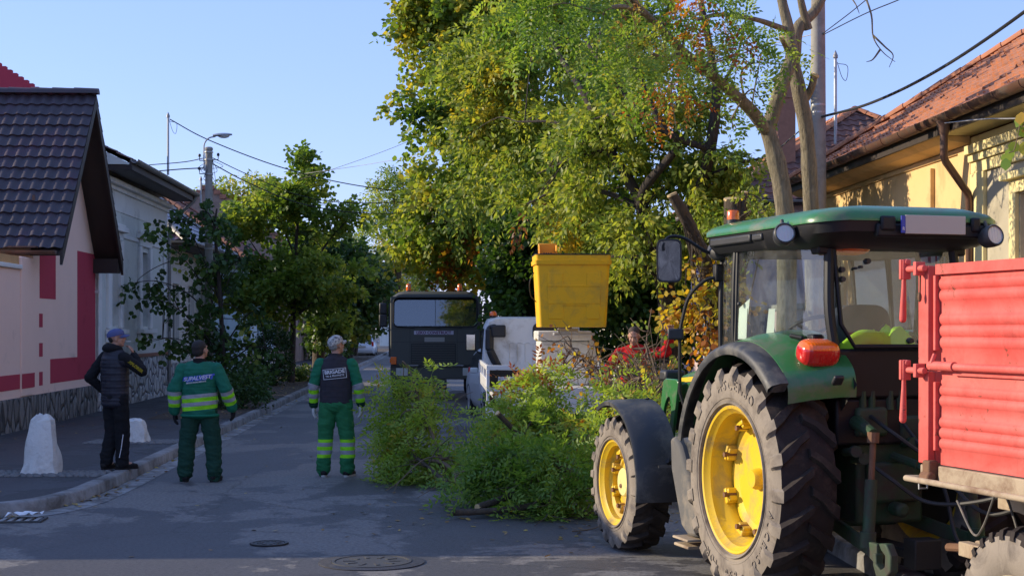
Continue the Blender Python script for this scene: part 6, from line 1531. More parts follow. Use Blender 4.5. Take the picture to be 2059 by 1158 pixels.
def bush(label, c, r, n, lm, leaf, tint, seed, name='bush', K=14):
    rng = np.random.default_rng(seed); base = Vector((c.x, c.y, KH)); t = thing(name, label, 'shrub', base)
    P0, d0 = blob_points([((0, 0, c.z - KH), r, 1)], n, rng, .3); P0 = P0[P0[:, 2] > .03]; d0 = d0[:len(P0)]
    P, D, N, idx = sprays(P0, d0 + np.array([0, 0, .4]), leaf * 3.5, K, leaf, .3, leaf * .9, rng, .4); L = leaf * rng.uniform(.7, 1.2, len(P))
    quads_object('foliage', leaf_quads(P, D, N, L, L * .6), tint + rng.normal(size=len(P)) * .12, lm, t)
    b = MB()
    for i in range(7):
        q = Vector(P0[i * 5 % len(P0)]); b.tube(curve([(0.05 * i - .15, 0, 0), (q.x * .4, q.y * .4, q.z * .5), q], 5), list(np.linspace(.02, .005, 11)), 5)
    b.build('stem', M_BARKD, t, smooth=60)
bush('dense dark clipped bush beside the trunk of the young maple', A(548, 712, 46), (.48, .5, .9), 520, M_LEAFD, .075, .25, 21)
bush('small ground-hugging ivy clump at the foot of the thick trunk', A(600, 757, 50), (.45, .5, .22), 110, M_LEAFD, .10, .7, 22)
bush('low weedy clump at the foot of the climbing shrub', A(480, 790, 33), (.6, .5, .25), 160, M_LEAFD, .09, .4, 23)
bush('brownish weedy clump right of the climbing shrub', A(500, 765, 37), (.5, .6, .3), 120, M_LEAFD, .09, .55, 24)
bush('low hedge clump beside the far white car', A(655, 700, 84), (1.2, .8, .5), 160, M_LEAFD, .16, .6, 25)
# hanging creeper leaves at the right edge
t = thing('creeper', 'orange and green creeper leaves hanging from a wire at the right edge', 'plant', A(2045, 270, 14.2))
rng = np.random.default_rng(31); pts = [A(x, y, 14.2) - A(2045, 270, 14.2) for x, y in ((2080, 200), (2056, 232), (2050, 255), (2040, 300), (2028, 308), (2045, 285), (2058, 285), (2022, 318), (2066, 250), (2075, 300), (2054, 225))]
P = np.array([tuple(p) for p in pts]); n = len(P)
quads_object('foliage', lobed(P, unit(rng.normal(size=(n, 3)) * .4 + np.array([0, 0, -1])), unit(rng.normal(size=(n, 3)) * .4 + np.array([-.5, -1, .2])), rng.uniform(.10, .15, n), rng.uniform(.09, .12, n)), rng.uniform(.35, .95, n), M_LEAFB, t, 6)
b = MB(); b.tube(curve([A(2140, 180, 14.2) - A(2045, 270, 14.2)] + pts[:5], 4), .005, 5); b.build('stem', M_TWIG, t)
# ------------------------------------------------------------------ felled branches heaped on the road
def felled(label, stem, r0, r1, blobs, n, K=6, leaf=.05, tint=.42, seed=0, lm=None, spray=.23, extra=(), patches=(), broad=False, twigs=.22, bm=None, tamp=.12):
    rng = np.random.default_rng(500 + seed)
    base = Vector(stem[0]); t = thing('felled_branch', label, 'branch', base, 0, 'felled branches heaped on the road'); bv = np.array(base)
    tb = MB(); c = bark_tube(tb, [Vector(p) - base for p in stem], r0, r1, 9, 6, .15); pool = list(c)
    for e in extra: pool += bark_tube(tb, [Vector(p) - base for p in e[0]], e[1], e[2], 6, 5, .1)
    pn = np.array([tuple(p) for p in pool])
    if n:
        P0, d0, _c = clumped(blobs, n, 5, .09, rng, .15) if not broad else (*blob_points(blobs, n, rng, .15), 0)
        P0 = P0 - bv; k_ = P0[:, 2] + base.z > .03; P0, d0 = P0[k_], d0[k_]
        dirs = d0 * .7 + rng.normal(size=(len(P0), 3)) * .6 + np.array([-.25, -.2, .25])
        for i in np.nonzero(rng.uniform(size=len(P0)) < twigs)[0]:
            q = P0[i]; a = Vector(pn[int(((pn - q) ** 2).sum(1).argmin())]); e = Vector(q)
            if (a - e).length < 1.6: tb.tube(curve([a, a.lerp(e, .5) + Vector(rng.normal(size=3)) * .05, e, e + Vector(unit(dirs[i])) * spray * .8], 3), list(np.linspace(.011, .003, 10)), 5)
        if broad:
            P, D, N, idx = sprays(P0, dirs, spray, K, leaf, .3, leaf * .9, rng, .3); L = leaf * rng.uniform(.6, 1.2, len(P)); V = lobed(P, D, N, L, L * .8)
        else: V, idx = pinnate(P0, dirs, K, spray, leaf * 3.5, 5, leaf, .38, rng, .25)
        V[..., 2] = np.maximum(V[..., 2], .012 - base.z + rng.uniform(0, .015, V.shape[:2]))
        ts = tint + tamp * nz3(P0 + bv, 1.3) * 1.5 + rng.normal(size=len(P0)) * .06
        tt = ts[idx] + rng.normal(size=len(idx)) * .06
        for (c_, r, val, dens) in patches:
            m_ = ((((P0 + bv - np.array(c_)) / r) ** 2).sum(1) < 1) & (rng.uniform(size=len(P0)) < dens); hit = m_[idx]; tt[hit] = val + rng.normal(size=hit.sum()) * .03
        quads_object('foliage', V, tt, lm or M_LEAFB, t, V.shape[1])
    tb.build('stem', bm or M_TWIG, t, smooth=60, fix=False)
    return t
def G(px, py, Y, z=None):
    p = at(px, py, Y)
    if z is not None: p.z = z
    return p
felled('leafy green branch standing highest at the left end of the heap', [G(905, 0, 18.0, .05), G(875, 890, 18.2), G(845, 810, 18.6), G(822, 740, 18.9)], .03, .008,
       [(G(838, 770, 18.9), (.16, .25, .20), 1.0), (G(830, 840, 18.8), (.24, .4, .24), 1.4), (G(855, 860, 18.5), (.18, .35, .22), .8), (G(822, 905, 18.8), (.25, .4, .22), 1.0)], 92, 5, .082, .72, 1)
felled('leafy green branch lying low at the left foot of the heap', [G(930, 0, 17.5, .06), G(890, 930, 17.9), G(820, 925, 18.3), G(760, 920, 18.7)], .028, .008,
       [(G(822, 925, 18.6), (.27, .4, .14), 1), (G(860, 915, 18.2), (.35, .4, .17), 1), (G(798, 895, 18.9), (.13, .25, .14), .4)], 76, 5, .080, .56, 2)
felled('big leafy branch filling the front of the heap', [G(1250, 0, 15.2, .12), G(1130, 940, 15.4), G(1010, 930, 15.7), G(920, 950, 16.0)], .045, .01,
       [(G(985, 940, 16.0), (.30, .45, .25), 1.2), (G(1060, 930, 15.7), (.42, .5, .30), 1.6), (G(1150, 930, 15.4), (.36, .5, .30), 1.3), (G(930, 985, 15.6), (.26, .4, .16), .6), (G(1050, 1000, 15.1), (.5, .4, .14), .8), (G(1170, 1010, 14.8), (.25, .4, .14), .4)], 195, 5, .080, .49, 3)  # darker leaf tint paints in the shade on the heap's front
felled('leafy branch with sunlit top in the middle of the heap', [G(1200, 0, 17.0, .2), G(1140, 880, 17.3), G(1090, 810, 17.7), G(1070, 740, 18.0)], .04, .008,
       [(G(1065, 800, 17.8), (.22, .4, .22), 1.0), (G(1030, 850, 17.3), (.28, .4, .18), 1.1), (G(1110, 840, 17.3), (.30, .4, .24), 1.1), (G(1085, 760, 18.1), (.10, .2, .12), .35), (G(1010, 885, 17.0), (.24, .4, .16), .7), (G(1160, 870, 17.0), (.26, .4, .22), .8)], 165, 5, .080, .71, 4, patches=[(G(1055, 755, 18), np.array([.10, .5, .12]), 1.0, .7), (G(1050, 785, 17.6), np.array([.08, .3, .07]), 1.0, .6)])
felled('green branch behind the front tractor wheel', [G(1330, 0, 15.6, .2), G(1260, 900, 15.8), G(1200, 860, 16.2)], .03, .01,
       [(G(1210, 900, 16), (.28, .5, .40), 1), (G(1290, 840, 16.6), (.40, .5, .30), 1), (G(1250, 820, 17), (.35, .5, .2), .7), (G(1220, 990, 15.2), (.2, .3, .2), .4)], 92, 5, .080, .70, 5)
felled('tangle of bare brown twigs with orange leaves behind the front tractor wheel', [G(1380, 0, 17.6, .6), G(1300, 790, 18.0), G(1220, 760, 18.6), G(1150, 700, 19.2)], .025, .006,
       [(G(1180, 740, 19), (.38, .5, .22), 1), (G(1250, 775, 18.4), (.38, .5, .16), 1), (G(1320, 770, 18), (.25, .4, .2), .5), (G(1140, 690, 19.3), (.2, .3, .18), .3)], 90, 3, .065, .92, 6, M_LEAF, .30, broad=True, twigs=1.0, tamp=.15,
       extra=[([G(1300, 800, 18), G(1260 + 20 * math.cos(i * 1.7), 730 + 25 * math.sin(i * 2.3), 18.2), G(1200 + 90 * math.cos(i * 2.9), 740 + 60 * math.sin(i * 1.3), 18.3 + .1 * (i % 4))], .008, .003) for i in range(16)] + [([G(1360, 850, 17.5), G(1330, 790, 17.6), G(1330 + 40 * math.cos(i * 2.1), 740 + 40 * math.sin(i * 1.9), 17.7)], .009, .003) for i in range(9)])
felled('bare upright branch with few leaves in front of the man in red', [G(1345, 0, 18.5, .4), G(1320, 770, 18.8), G(1300, 700, 19.2), G(1310, 620, 19.6)], .02, .005,
       [(G(1300, 720, 19.2), (.25, .4, .40), 1), (G(1260, 760, 19), (.3, .4, .2), .6)], 40, 5, .07, .62, 17, M_LEAF, .3, broad=True, twigs=1.0,
       extra=[([G(1325, 780, 18.7), G(1280 + 12 * i, 720 - 10 * (i % 3), 18.9), G(1235 + 24 * i, 670 - 15 * (i % 2), 19)], .007, .003) for i in range(6)])
felled('twiggy branch with yellow leaves against the tractor bonnet', [G(1420, 0, 16.5, .5), G(1350, 800, 16.8), G(1290, 760, 17.2)], .022, .006,
       [(G(1310, 800, 17), (.3, .4, .15), 1), (G(1240, 810, 17.3), (.3, .4, .1), .7)], 60, 4, .06, .66, 7, M_LEAF, .3, broad=True, twigs=1.0)
felled('thick bare limb with sawn end lying along the front of the heap', [G(910, 1018, 14.9, .06), G(990, 1013, 14.95, .075), G(1060, 1000, 15.0, .11), G(1110, 982, 15.1, .18), G(1180, 955, 15.3, .30), G(1260, 930, 15.6, .42)], .032, .030, [], 0, seed=8, bm=M_BARKM,
       extra=[([G(1105, 983, 15.1, .18), G(1100, 1030, 14.7, .06), G(1075, 1060, 14.3, .012)], .008, .004), ([G(1100, 1030, 14.7, .06), G(1160, 1050, 14.5, .03)], .006, .003), ([G(1170, 960, 15.3, .29), G(1130, 900, 15.6, .6), G(1180, 850, 15.9, .8)], .010, .004)])
felled('dry bare twig on the road near the front tractor wheel', [G(1150, 1068, 13.9, .012), G(1190, 1060, 14.0, .02), G(1215, 1045, 14.3, .03)], .007, .004, [], 0, seed=9, extra=[([G(1165, 1065, 13.9, .012), G(1150, 1058, 14.1, .02)], .004, .003)])
felled('long dry twigs sticking out of the left side of the heap', [G(930, 900, 17.8, .3), G(860, 920, 17.6), G(800, 950, 17.4, .1), G(775, 968, 17.3, .02)], .009, .004, [], 0, seed=10, extra=[([G(800, 950, 17.4, .1), G(790, 980, 16.9, .02)], .005, .003), ([G(930, 880, 18), G(905, 830, 18.2), G(890, 790, 18.3), G(870, 770, 18.4)], .006, .003), ([G(905, 830, 18.2), G(925, 800, 18), G(950, 788, 17.9)], .005, .003), ([G(940, 940, 17), G(880, 950, 16.9, .12), G(840, 975, 16.6, .02)], .006, .003)])
# sawn limbs sticking out of the heap, pale at the cut
for q, (lab, p0, p1, p2, r) in enumerate([('sawn limb with pale cut end poking out of the front of the heap', G(960, 990, 15.0, .10), G(1050, 950, 15.5, .22), G(1120, 900, 16.2, .4), .036),
        ('sawn limb with pale cut end pointing up from the middle of the heap', G(1000, 830, 16.4), G(1050, 880, 16.6), G(1110, 930, 16.8), .030),
        ('short sawn limb lying against the left end of the heap', G(905, 935, 17.2, .08), G(860, 905, 17.8, .25), G(820, 880, 18.3, .4), .026)]):
    t = felled(lab, [p0, p1, p2], r, r * .7, [], 0, seed=40 + q, bm=M_BARKM, extra=[([p1, p1 + Vector((.12, -.1, .22)), p1 + Vector((.3, -.15, .38))], .010, .003), ([p1, p1 + Vector((-.15, -.2, .05)), p1 + Vector((-.4, -.3, .02))], .009, .003)])
    d = (p0 - p1).normalized(); cb = MB(); cb.cyl(-d * .015, d * .006, r * .97, n=14); cb.build('cut_face', M_CUT, t)
# fallen leaves, too many to count
rng = np.random.default_rng(77)
pts = []
def sc(n, f): 
    for _ in range(n): pts.append(f())
sc(260, lambda: tuple(S(-3.868 + abs(rng.normal()) * .10 + .02, rng.uniform(16.5, 60), .012)))
sc(1500, lambda: tuple(S(rng.uniform(-5.7, -4.1), rng.uniform(30, 75), KH + .02)))
sc(60, lambda: (-4.75 + abs(rng.normal()) * .1, rng.uniform(15.8, 18), .012))
sc(30, lambda: (-5.1 + rng.normal() * .15, 14.85 + rng.normal() * .1, .014))
sc(110, lambda: tuple(S(rng.uniform(-3.6, 2.5), rng.uniform(12, 40), .006)))
sc(50, lambda: tuple(S(rng.uniform(-7, -4.1), rng.uniform(16, 32), KH)))
sc(420, lambda: (rng.normal() * .9 + .6, 16.2 + rng.normal() * 1.4, .008))
P = np.array(pts); n = len(P); a = rng.uniform(0, 6.28, n)
V = lobed(P, np.stack([np.cos(a), np.sin(a), rng.normal(size=n) * .2], 1), unit(np.stack([rng.normal(size=n) * .25, rng.normal(size=n) * .25, np.ones(n)], 1)), rng.uniform(.03, .075, n), rng.uniform(.025, .055, n))
V[..., 2] = np.maximum(V[..., 2], (P[:, 2] - .003)[:, None])
o = quads_object('fallen_leaves', V, rng.uniform(0, 1, n), M_LITTER, None, 6); tag(o, 'scattered dry fallen leaves along kerb, verge and road', 'leaves', kind='stuff')
# ------------------------------------------------------------------ dark tipper truck facing the camera
M_TRUCK = mat('dull_olive_grey_paint', (0.080, 0.082, 0.072), 0.5, var=0.12, vs=2.5, spec=0.4, dirt=((0.10, 0.09, 0.075), 0.3, 1.6))
M_BOARD = mat('brown_tipper_boards', (0.13, 0.075, 0.045), 0.8, var=0.35, vs=5)
M_SIGNL = mat('lilac_sign_panel', (0.52, 0.48, 0.56), 0.6, var=0.06); M_SIGNT = mat('sign_lettering_maroon', (0.13, 0.03, 0.10), 0.6)
M_PLATEB = mat('blank_beige_plate', (0.34, 0.32, 0.29), 0.6, var=0.04, vs=10)
def rrect(hw, z0, z1, rc, y, n=6, dx=0):
    out = []
    for cx, cz, a0 in ((hw - rc, z1 - rc, 0), (-hw + rc, z1 - rc, 90), (-hw + rc, z0 + rc, 180), (hw - rc, z0 + rc, 270)):
        for i in range(n + 1):
            a = R(a0 + 90 * i / n); out.append(Vector((dx + cx + rc * math.cos(a), y, cz + rc * math.sin(a))))
    return out
t = thing('dump_truck', 'dark olive grey truck with two orange beacons facing down the street', 'truck', (-2.02, 39.3, 0), TH)
hw = 1.18
def cabring(y, w, z0, z1, ch): # chamfered roof cab section
    return [Vector((x, y, z)) for x, z in ((-w, z0), (-w, z1 - ch), (-w + ch * 1.3, z1 - ch * .12), (-w + ch * 2.2, z1), (w - ch * 2.2, z1), (w - ch * 1.3, z1 - ch * .12), (w, z1 - ch), (w, z0))]
b = MB(); 
cabs = [cabring(.0, hw * .985, .93, 2.72, .14), cabring(.02, hw, .93, 2.80, .16), cabring(.16, hw, .93, 2.875, .17), cabring(1.75, hw, .93, 2.875, .17)]
# front skin with the windscreen opening
sc_out = rrect(1.10, 1.94, 2.715, .13, 0)
b.loft(cabs, True, False)
b.add(cabs[-1], [tuple(range(8))])
def fpanel(x0, x1, z0, z1): b.quad(Vector((x0, 0, z0)), Vector((x1, 0, z0)), Vector((x1, 0, z1)), Vector((x0, 0, z1)))
fpanel(-hw * .985, hw * .985, .93, 1.94)
ro = rrect(1.10, 1.94, 2.715, .13, 0, 6); frame_out = []
for p in ro:
    dx = p.x / 1.10; dz = (p.z - 2.33) / .39; k_ = 1 / max(abs(dx), abs(dz), 1e-6)
    frame_out.append(Vector((max(-hw * .985, min(hw * .985, p.x * k_ * 1.08)), 0, max(1.94, min(2.735, 2.33 + (p.z - 2.33) * k_ * 1.06)))))
b.loft([frame_out, ro, [p + Vector((0, .04 + .16 * (p.z - 1.94), 0)) for p in ro]], True, False)
cabo = b.build('cab', M_TRUCK, t, smooth=35)
b = MB(); b.span(-1.1, 1.1, 1.0, 1.05, 1.0, 2.7); b.span(-1.1, 1.1, .1, 1.0, 1.55, 1.86); b.build('cab_interior', M_DARK, cabo)
b = MB()
for x in (-.55, .55): b.span(x - .22, x + .22, .75, .9, 1.8, 2.35)
b.build('seat', M_SEAT, cabo, bevel=.05)
b = MB(); b.add([p + Vector((0, .012 + .16 * (p.z - 1.94), 0)) for p in ro], [tuple(range(len(ro)))]); ws = b.build('windscreen', M_WIND, t, smooth=0)
b = MB(); b.tube(ro + [ro[0], ro[1]], .022, 8); b.tube([(.0, .02, 1.95), (.0, .02, 2.70)], .006, 6); b.build('windscreen_seal', M_BLACK, ws)
for x in (-.55, .12, .70):
    b = MB(); b.tube([(x, -.02, 1.91), (x - .12, -.03, 1.93), (x - .46, -.03, 1.955)], .011, 6); b.build('wiper', M_BLACK, ws)
b = MB()
for x in (-.665, .575): b.span(x - .004, x + .004, -.004, -.0005, .96, 1.88)
b.span(-hw * .98, hw * .98, -.005, -.0005, 1.885, 1.895); b.span(-hw * .98, hw * .98, -.0045, -.0007, 1.535, 1.543); b.build('panel_gap', M_BLACK, cabo, smooth=0)
b = MB(); b.span(-.64, .54, -.012, -.004, .97, 1.50); gr = b.build('grille', M_BLACK, t)
for i in range(11):
    b = MB(); b.span(-.62, .52, -.022, -.0125, .99 + i * .046, 1.012 + i * .046); b.build('grille_slat', M_TRUCK, gr, smooth=0)
b = MB(); b.span(-.56, .48, -.016, -.008, 1.735, 1.835); nb_ = b.build('name_board', M_SIGNL, t, smooth=0)
lettering('board_lettering', 'LEKO CONSTRUCT', .105, M_SIGNT, nb_, (-.04, -.018, 1.783), (1, 0, 0), (0, 0, 1), .001, offset=.004)
b = MB(); b.span(-.285, .245, -.018, -.008, 1.545, 1.665); b.build('number_plate', M_PLATEB, t, smooth=0)
for s_ in (-1, 1):
    b = MB(); b.span(s_ * 1.02, s_ * 1.17, -.045, .0, .95, 1.15); il = b.build('indicator', M_ORL, t, bevel=.012)
    b = MB(); b.span(s_ * 1.171, s_ * 1.195, -.03, .08, 1.0, 1.1); b.build('side_marker', M_ORL, t, bevel=.006)
    b = MB(); b.span(s_ * .72, s_ * 1.03, -.10, -.085, .655, .86); b.build('headlamp', M_CLEAR, t, bevel=.02)
b = MB(); b.span(-1.18, 1.18, -.085, .12, .56, .915); b.span(-.86, .30, -.09, .0, .28, .56); b.span(-1.18, -.86, -.07, .1, .42, .56); b.build('bumper', M_TRUCK, t, bevel=.03)
b = MB(); b.span(-1.17, 1.17, -.11, -.086, .885, .915); b.span(.20, .36, -.10, -.09, .30, .335); b.build('bumper_trim', M_BLACK, t)
for x in (-.71, .65):
    b = MB(); b.lathe([(0, 2.875), (.075, 2.875), (.075, 2.90), (0, 2.90)], (x, .35, 0), n=18); bb = b.build('beacon', M_BLACK, t)
    b = MB(); b.lathe([(0, 3.085), (.045, 3.075), (.062, 3.05), (.066, 2.901), (0, 2.901)], (x, .35, 0), n=20); b.build('beacon_lens', M_ORL, bb, smooth=50)
for s_ in (-1, 1):
    b = MB(); b.tube(curve([(s_ * 1.15, .1, 2.60), (s_ * 1.35, -.02, 2.62), (s_ * 1.38, -.04, 2.5), (s_ * 1.38, -.04, 1.9), (s_ * 1.15, .1, 1.95)], 5), .014, 6); ma = b.build('mirror_arm', M_BLACK, t)
    b = MB(); b.box((s_ * 1.37, -.05, 2.42), (.20, .08, .30)); b.box((s_ * 1.37, -.05, 2.10), (.21, .09, .34)); b.build('mirror', M_BLACK, ma, bevel=.035)
    b = MB(); b.span(s_ * (hw + .001), s_ * (hw + .006), .25, 1.1, 1.98, 2.62); b.build('side_window', M_PANE, t)
b = MB(); b.span(-1.24, 1.24, 2.2, 6.6, 1.15, 2.55); b.build('tipper_body', M_BOARD, t, smooth=0)
b = MB()
for y in (2.2, 3.3, 4.4, 5.5, 6.56):
    for s_ in (-1, 1): b.span(s_ * 1.24, s_ * 1.30, y, y + .1, 1.1, 2.6)
for z in (1.35, 1.6, 1.85, 2.1, 2.35):
    for s_ in (-1, 1): b.span(s_ * 1.241, s_ * 1.255, 2.3, 6.5, z, z + .015)
b.build('body_stake', M_TRUCK, t, smooth=0)
b = MB(); b.span(-.45, -.35, .3, 6.5, .75, 1.0); b.span(.35, .45, .3, 6.5, .75, 1.0); b.build('chassis_rail', M_DARK, t)
def road_wheel(parent, c, Rw, w, rimr, rimm, side, name='wheel'):
    b = MB(); b.lathe([(rimr, side * w * .4), (rimr - .01, side * w * .5), (rimr * .9, side * w * .42), (rimr * .85, side * w * .2), (rimr * .45, side * w * .28), (rimr * .3, side * w * .36), (0, side * w * .36)], axis='x', n=28)
    wh = b.build(name, rimm, parent, smooth=40); wh.location = c
    b = MB(); h = w / 2; b.lathe([(rimr, -h * .8), (rimr + .02, -h), (Rw - .03, -h * 1.02), (Rw - .005, -h * .8), (Rw, 0), (Rw - .005, h * .8), (Rw - .03, h * 1.02), (rimr + .02, h), (rimr, h * .8)], axis='x', n=36); b.build('tyre', M_RUB, wh, smooth=40); return wh
for y in (1.1, 4.6, 5.9):
    for s_ in (-1, 1): road_wheel(t, (s_ * 1.0, y, .52), .52, .30, .28, M_TRUCK, s_)
for s_ in (-1, 1):
    b = MB(); b.lathe([(.58, s_ * 1.18), (.62, s_ * 1.18), (.62, s_ * .80), (.58, s_ * .80)], (0, 1.1, .52), 'x', 20, a0=R(10), a1=R(170), close=True); b.build('mudguard', M_BLACK, t)

# ------------------------------------------------------------------ white lift truck with yellow basket
M_BASK = mat('yellow_fibreglass', (0.90, 0.48, 0.004), 0.5, var=0.05, vs=3, bmp=0.12, bs=120, spec=0.4, dirt=((0.62, 0.36, 0.04), 0.4, 3.5))
M_BASKO = mat('orange_yellow_plastic', (0.72, 0.30, 0.01), 0.5, var=0.08)
M_CREAMV = mat('cream_white_housing', (0.60, 0.58, 0.52), 0.5, var=0.06, vs=3, bmp=0.12, bs=50, dirt=((0.40, 0.36, 0.30), 0.25, 2.5))
LT = thing('lift_truck', 'white platform lift truck with raised yellow basket seen from behind', 'truck', (.60, 22.3, 0), TH)
b = MB(); b.span(-.86, .98, .6, 4.6, .82, .95); b.span(-.98, 1.0, .2, 4.5, .95, .99); b.build('platform_deck', M_WHITEV, LT, bevel=.01)
b = MB()
for s_ in (-.98, 1.0):
    sg = -1 if s_ < 0 else 1
    b.span(s_, s_ - sg * .04, .2, 4.4, 1.28, 1.345); b.span(s_, s_ - sg * .035, .2, 4.4, .99, 1.14)
    for y in (.2, 1.6, 3.0, 4.35): b.span(s_ - sg * .0, s_ - sg * .05, y, y + .05, .99, 1.28)
b.build('side_rail', M_WHITEV, LT, bevel=.006)
b = MB(); b.span(-.98, -.55, .16, .20, 1.275, 1.345); b.span(-.98, -.93, .155, .2, .6, 1.275); b.span(-.80, -.75, .15, .2, .50, 1.16); b.span(-.80, -.40, .15, .2, 1.12, 1.17); b.span(-.74, -.42, .14, .16, .5, 1.1); b.span(-.70, -.66, .125, .14, .52, 1.08); b.span(-.40, .95, .16, .2, .62, 1.0); b.span(.55, 1.0, .16, .2, 1.28, 1.34); b.span(.95, 1.0, .155, .2, .6, 1.28); b.hexa([(-.99, .12, .48), (-.82, .12, .40), (-.82, .16, .40), (-.99, .16, .48)], [(-.99, .12, .82), (-.82, .12, .66), (-.82, .16, .66), (-.99, .16, .82)]); b.build('tail_panel', M_WHITEV, LT, bevel=.008)
b = MB(); b.span(-.92, -.45, .5, .55, 1.0, 1.26); b.span(-.7, .9, .25, .45, .45, .60); b.build('tool_locker', M_DARK, LT)
for x in (-.72, .78):
    b = MB(); b.span(x - .13, x + .13, .13, .155, .63, .72); b.build('tail_lamp', M_REDL, LT, bevel=.01)
for y in (.95, 5.1):
    for s_ in (-1, 1): road_wheel(LT, (s_ * .78, y, .35), .35, .22, .2, M_WHITEV, s_)
# cab
CY = 4.75
b = MB()
def cr(y, w, z1, x0=0): return [Vector((x0 + x, y, z)) for x, z in ((-w, .75), (-w, 1.15), (-w * .93, z1 - .18), (-w * .86, z1 - .05), (-w * .7, z1), (w * .7, z1), (w * .86, z1 - .05), (w * .93, z1 - .18), (w, 1.15), (w, .75))]
b.loft([cr(CY, .90, 2.07), cr(CY + .04, .92, 2.10), cr(CY + 1.2, .92, 2.12), cr(CY + 1.6, .92, 2.0), cr(CY + 2.1, .90, 1.35), cr(CY + 2.35, .88, 1.05)], True, True)
cb = b.build('cab', M_WHITEV, LT, smooth=35)
b = MB()
for i in range(6): b.tube([(-.42 + i * .14, CY - .006, 1.28), (-.42 + i * .14, CY - .006, 1.62), (-.36 + i * .14, CY - .006, 1.64), (-.32 + i * .14, CY - .006, 1.62)], .008, 6)
b.build('pressed_rib', M_WHITEV, cb, smooth=60)
b = MB(); b.add(rrect(.34, 1.68, 1.98, .10, CY - .008, dx=.36), [tuple(range(28))]); b.build('rear_window', M_PANE, cb, smooth=0)
b = MB(); pp_ = rrect(.345, 1.675, 1.985, .10, CY - .01, dx=.36); b.tube(pp_ + [pp_[0], pp_[1]], .014, 6); b.build('window_seal', M_BLACK, cb)
for s_ in (-1, 1):
    b = MB(); b.add([Vector((s_ * .918, CY + .35, 1.3)), Vector((s_ * .918, CY + 1.3, 1.3)), Vector((s_ * .87, CY + 1.25, 1.9)), Vector((s_ * .87, CY + .35, 1.9))], [(0, 1, 2, 3)]); b.build('side_window', M_PANE, cb, smooth=0)
# intake snorkel
b = MB(); pth = curve([(-.66, CY - .07, 1.98 - .03), (-.80, CY - .07, 1.90), (-.80, CY - .07, 1.72), (-.80, CY - .07, 1.52), (-.74, CY - .07, 1.34), (-.62, CY - .07, 1.16)], 5)
b.tube(pth, [.05 + .0 * i for i in range(len(pth))], 4); b.box((-.62, CY - .10, 1.85), (.26, .14, .22)); b.tube([(-.78, CY - .08, 1.90), (-.78, CY - .08, 1.50)], .075, 8); b.tube([(-.78, CY - .08, 1.52), (-.60, CY - .08, 1.16)], .07, 8)
b.build('intake_snorkel', M_BLACK, LT, bevel=.03)
b = MB(); b.lathe([(0, 2.09), (.06, 2.09), (.06, 2.13), (0, 2.13)], (-.70, CY + .3, 0), n=16); bb = b.build('beacon', M_BLACK, LT)
b = MB(); b.lathe([(0, 2.215), (.04, 2.21), (.068, 2.18), (.072, 2.131), (0, 2.131)], (-.70, CY + .3, 0), n=20); b.build('beacon_lens', M_ORL, bb, smooth=60)
for s_, yy in ((-1, CY + .9), (1, CY + .9)):
    b = MB(); b.tube([(s_ * .90, yy + .1, 1.42), (s_ * 1.06, yy, 1.52)], .012, 6); b.tube([(s_ * .90, yy + .1, 1.9), (s_ * 1.08, yy, 1.80)], .01, 6); ma = b.build('mirror_arm', M_BLACK, LT)
    b = MB(); b.box((s_ * 1.10, yy, 1.64), (.19, .06, .32), (0, 0, 0)); b.build('mirror', M_BLACK, ma, bevel=.025)
    b = MB(); b.box((s_ * 1.10, yy - .0325, 1.64), (.155, .004, .28)); b.build('mirror_glass', M_MIRROR, ma)
# pedestal and boom
b = MB(); b.hexa([(-.08, 1.5, .99), (.70, 1.5, .99), (.70, 2.6, .99), (-.08, 2.6, .99)], [(-.08, 1.5, 1.70), (.70, 1.5, 1.70), (.70, 2.5, 1.70), (-.08, 2.5, 1.70)]); b.build('turret', M_CREAMV, LT, bevel=.03)
b = MB(); b.hexa([(.705, 1.55, .99), (.93, 1.7, .99), (.93, 2.5, .99), (.705, 2.5, .99)], [(.705, 1.55, 1.72), (.80, 1.7, 1.72), (.80, 2.4, 1.72), (.705, 2.4, 1.72)]); b.span(-.12, .74, 1.44, 2.5, 1.705, 1.86); b.build('turret_cover', M_CREAMV, LT, bevel=.02)
b = MB(); b.span(.14, .38, 1.7, 5.4, 2.02, 2.22); b.build('boom', M_CREAMV, LT, bevel=.02)
b = MB(); b.span(.10, .74, .95, 1.2, 1.79, 1.83); b.span(.16, .48, .93, .96, 1.825, 1.90); b.span(.20, .46, .92, .93, 1.84, 1.87); b.span(.2, .34, 1.0, 1.7, 1.95, 2.2); b.build('basket_bracket', M_STEEL, LT, bevel=.006)
# basket
b = MB(); BX = .33; BY = .55
def br(z, hw_, hd, rc=.06):
    out = []
    for cx, cy, a0 in ((hw_ - rc, hd - rc, 0), (-hw_ + rc, hd - rc, 90), (-hw_ + rc, -hd + rc, 180), (hw_ - rc, -hd + rc, 270)):
        for i in range(6): a = R(a0 + 18 * i); out.append(Vector((BX + cx + rc * math.cos(a), BY + cy + rc * math.sin(a), z)))
    return out
b.loft([br(1.915, .495, .33, .05), br(1.92, .51, .345), br(2.0, .515, .35), br(2.86, .560, .385), br(2.862, .585, .41), br(2.925, .590, .415), br(2.93, .570, .395), br(3.005, .575, .40), br(3.012, .565, .39), br(2.98, .54, .365), br(2.3, .50, .34), br(1.97, .48, .30)], True, False)
b.add(br(1.915, .495, .33, .05), [tuple(range(23, -1, -1))]); b.add(br(1.97, .48, .30), [tuple(range(24))])
bk = b.build('basket', M_BASK, LT, smooth=40)
b = MB(); top = br(3.012, .568, .393); b.tube(top + [top[0], top[1]], .012, 6); b.build('basket_edge', M_DARK, bk)
def face(x, z, d=0): f = (z - 2.0) / .86; return Vector((BX + x * (1 + .09 * f), BY - .35 - .035 * f - d, z))
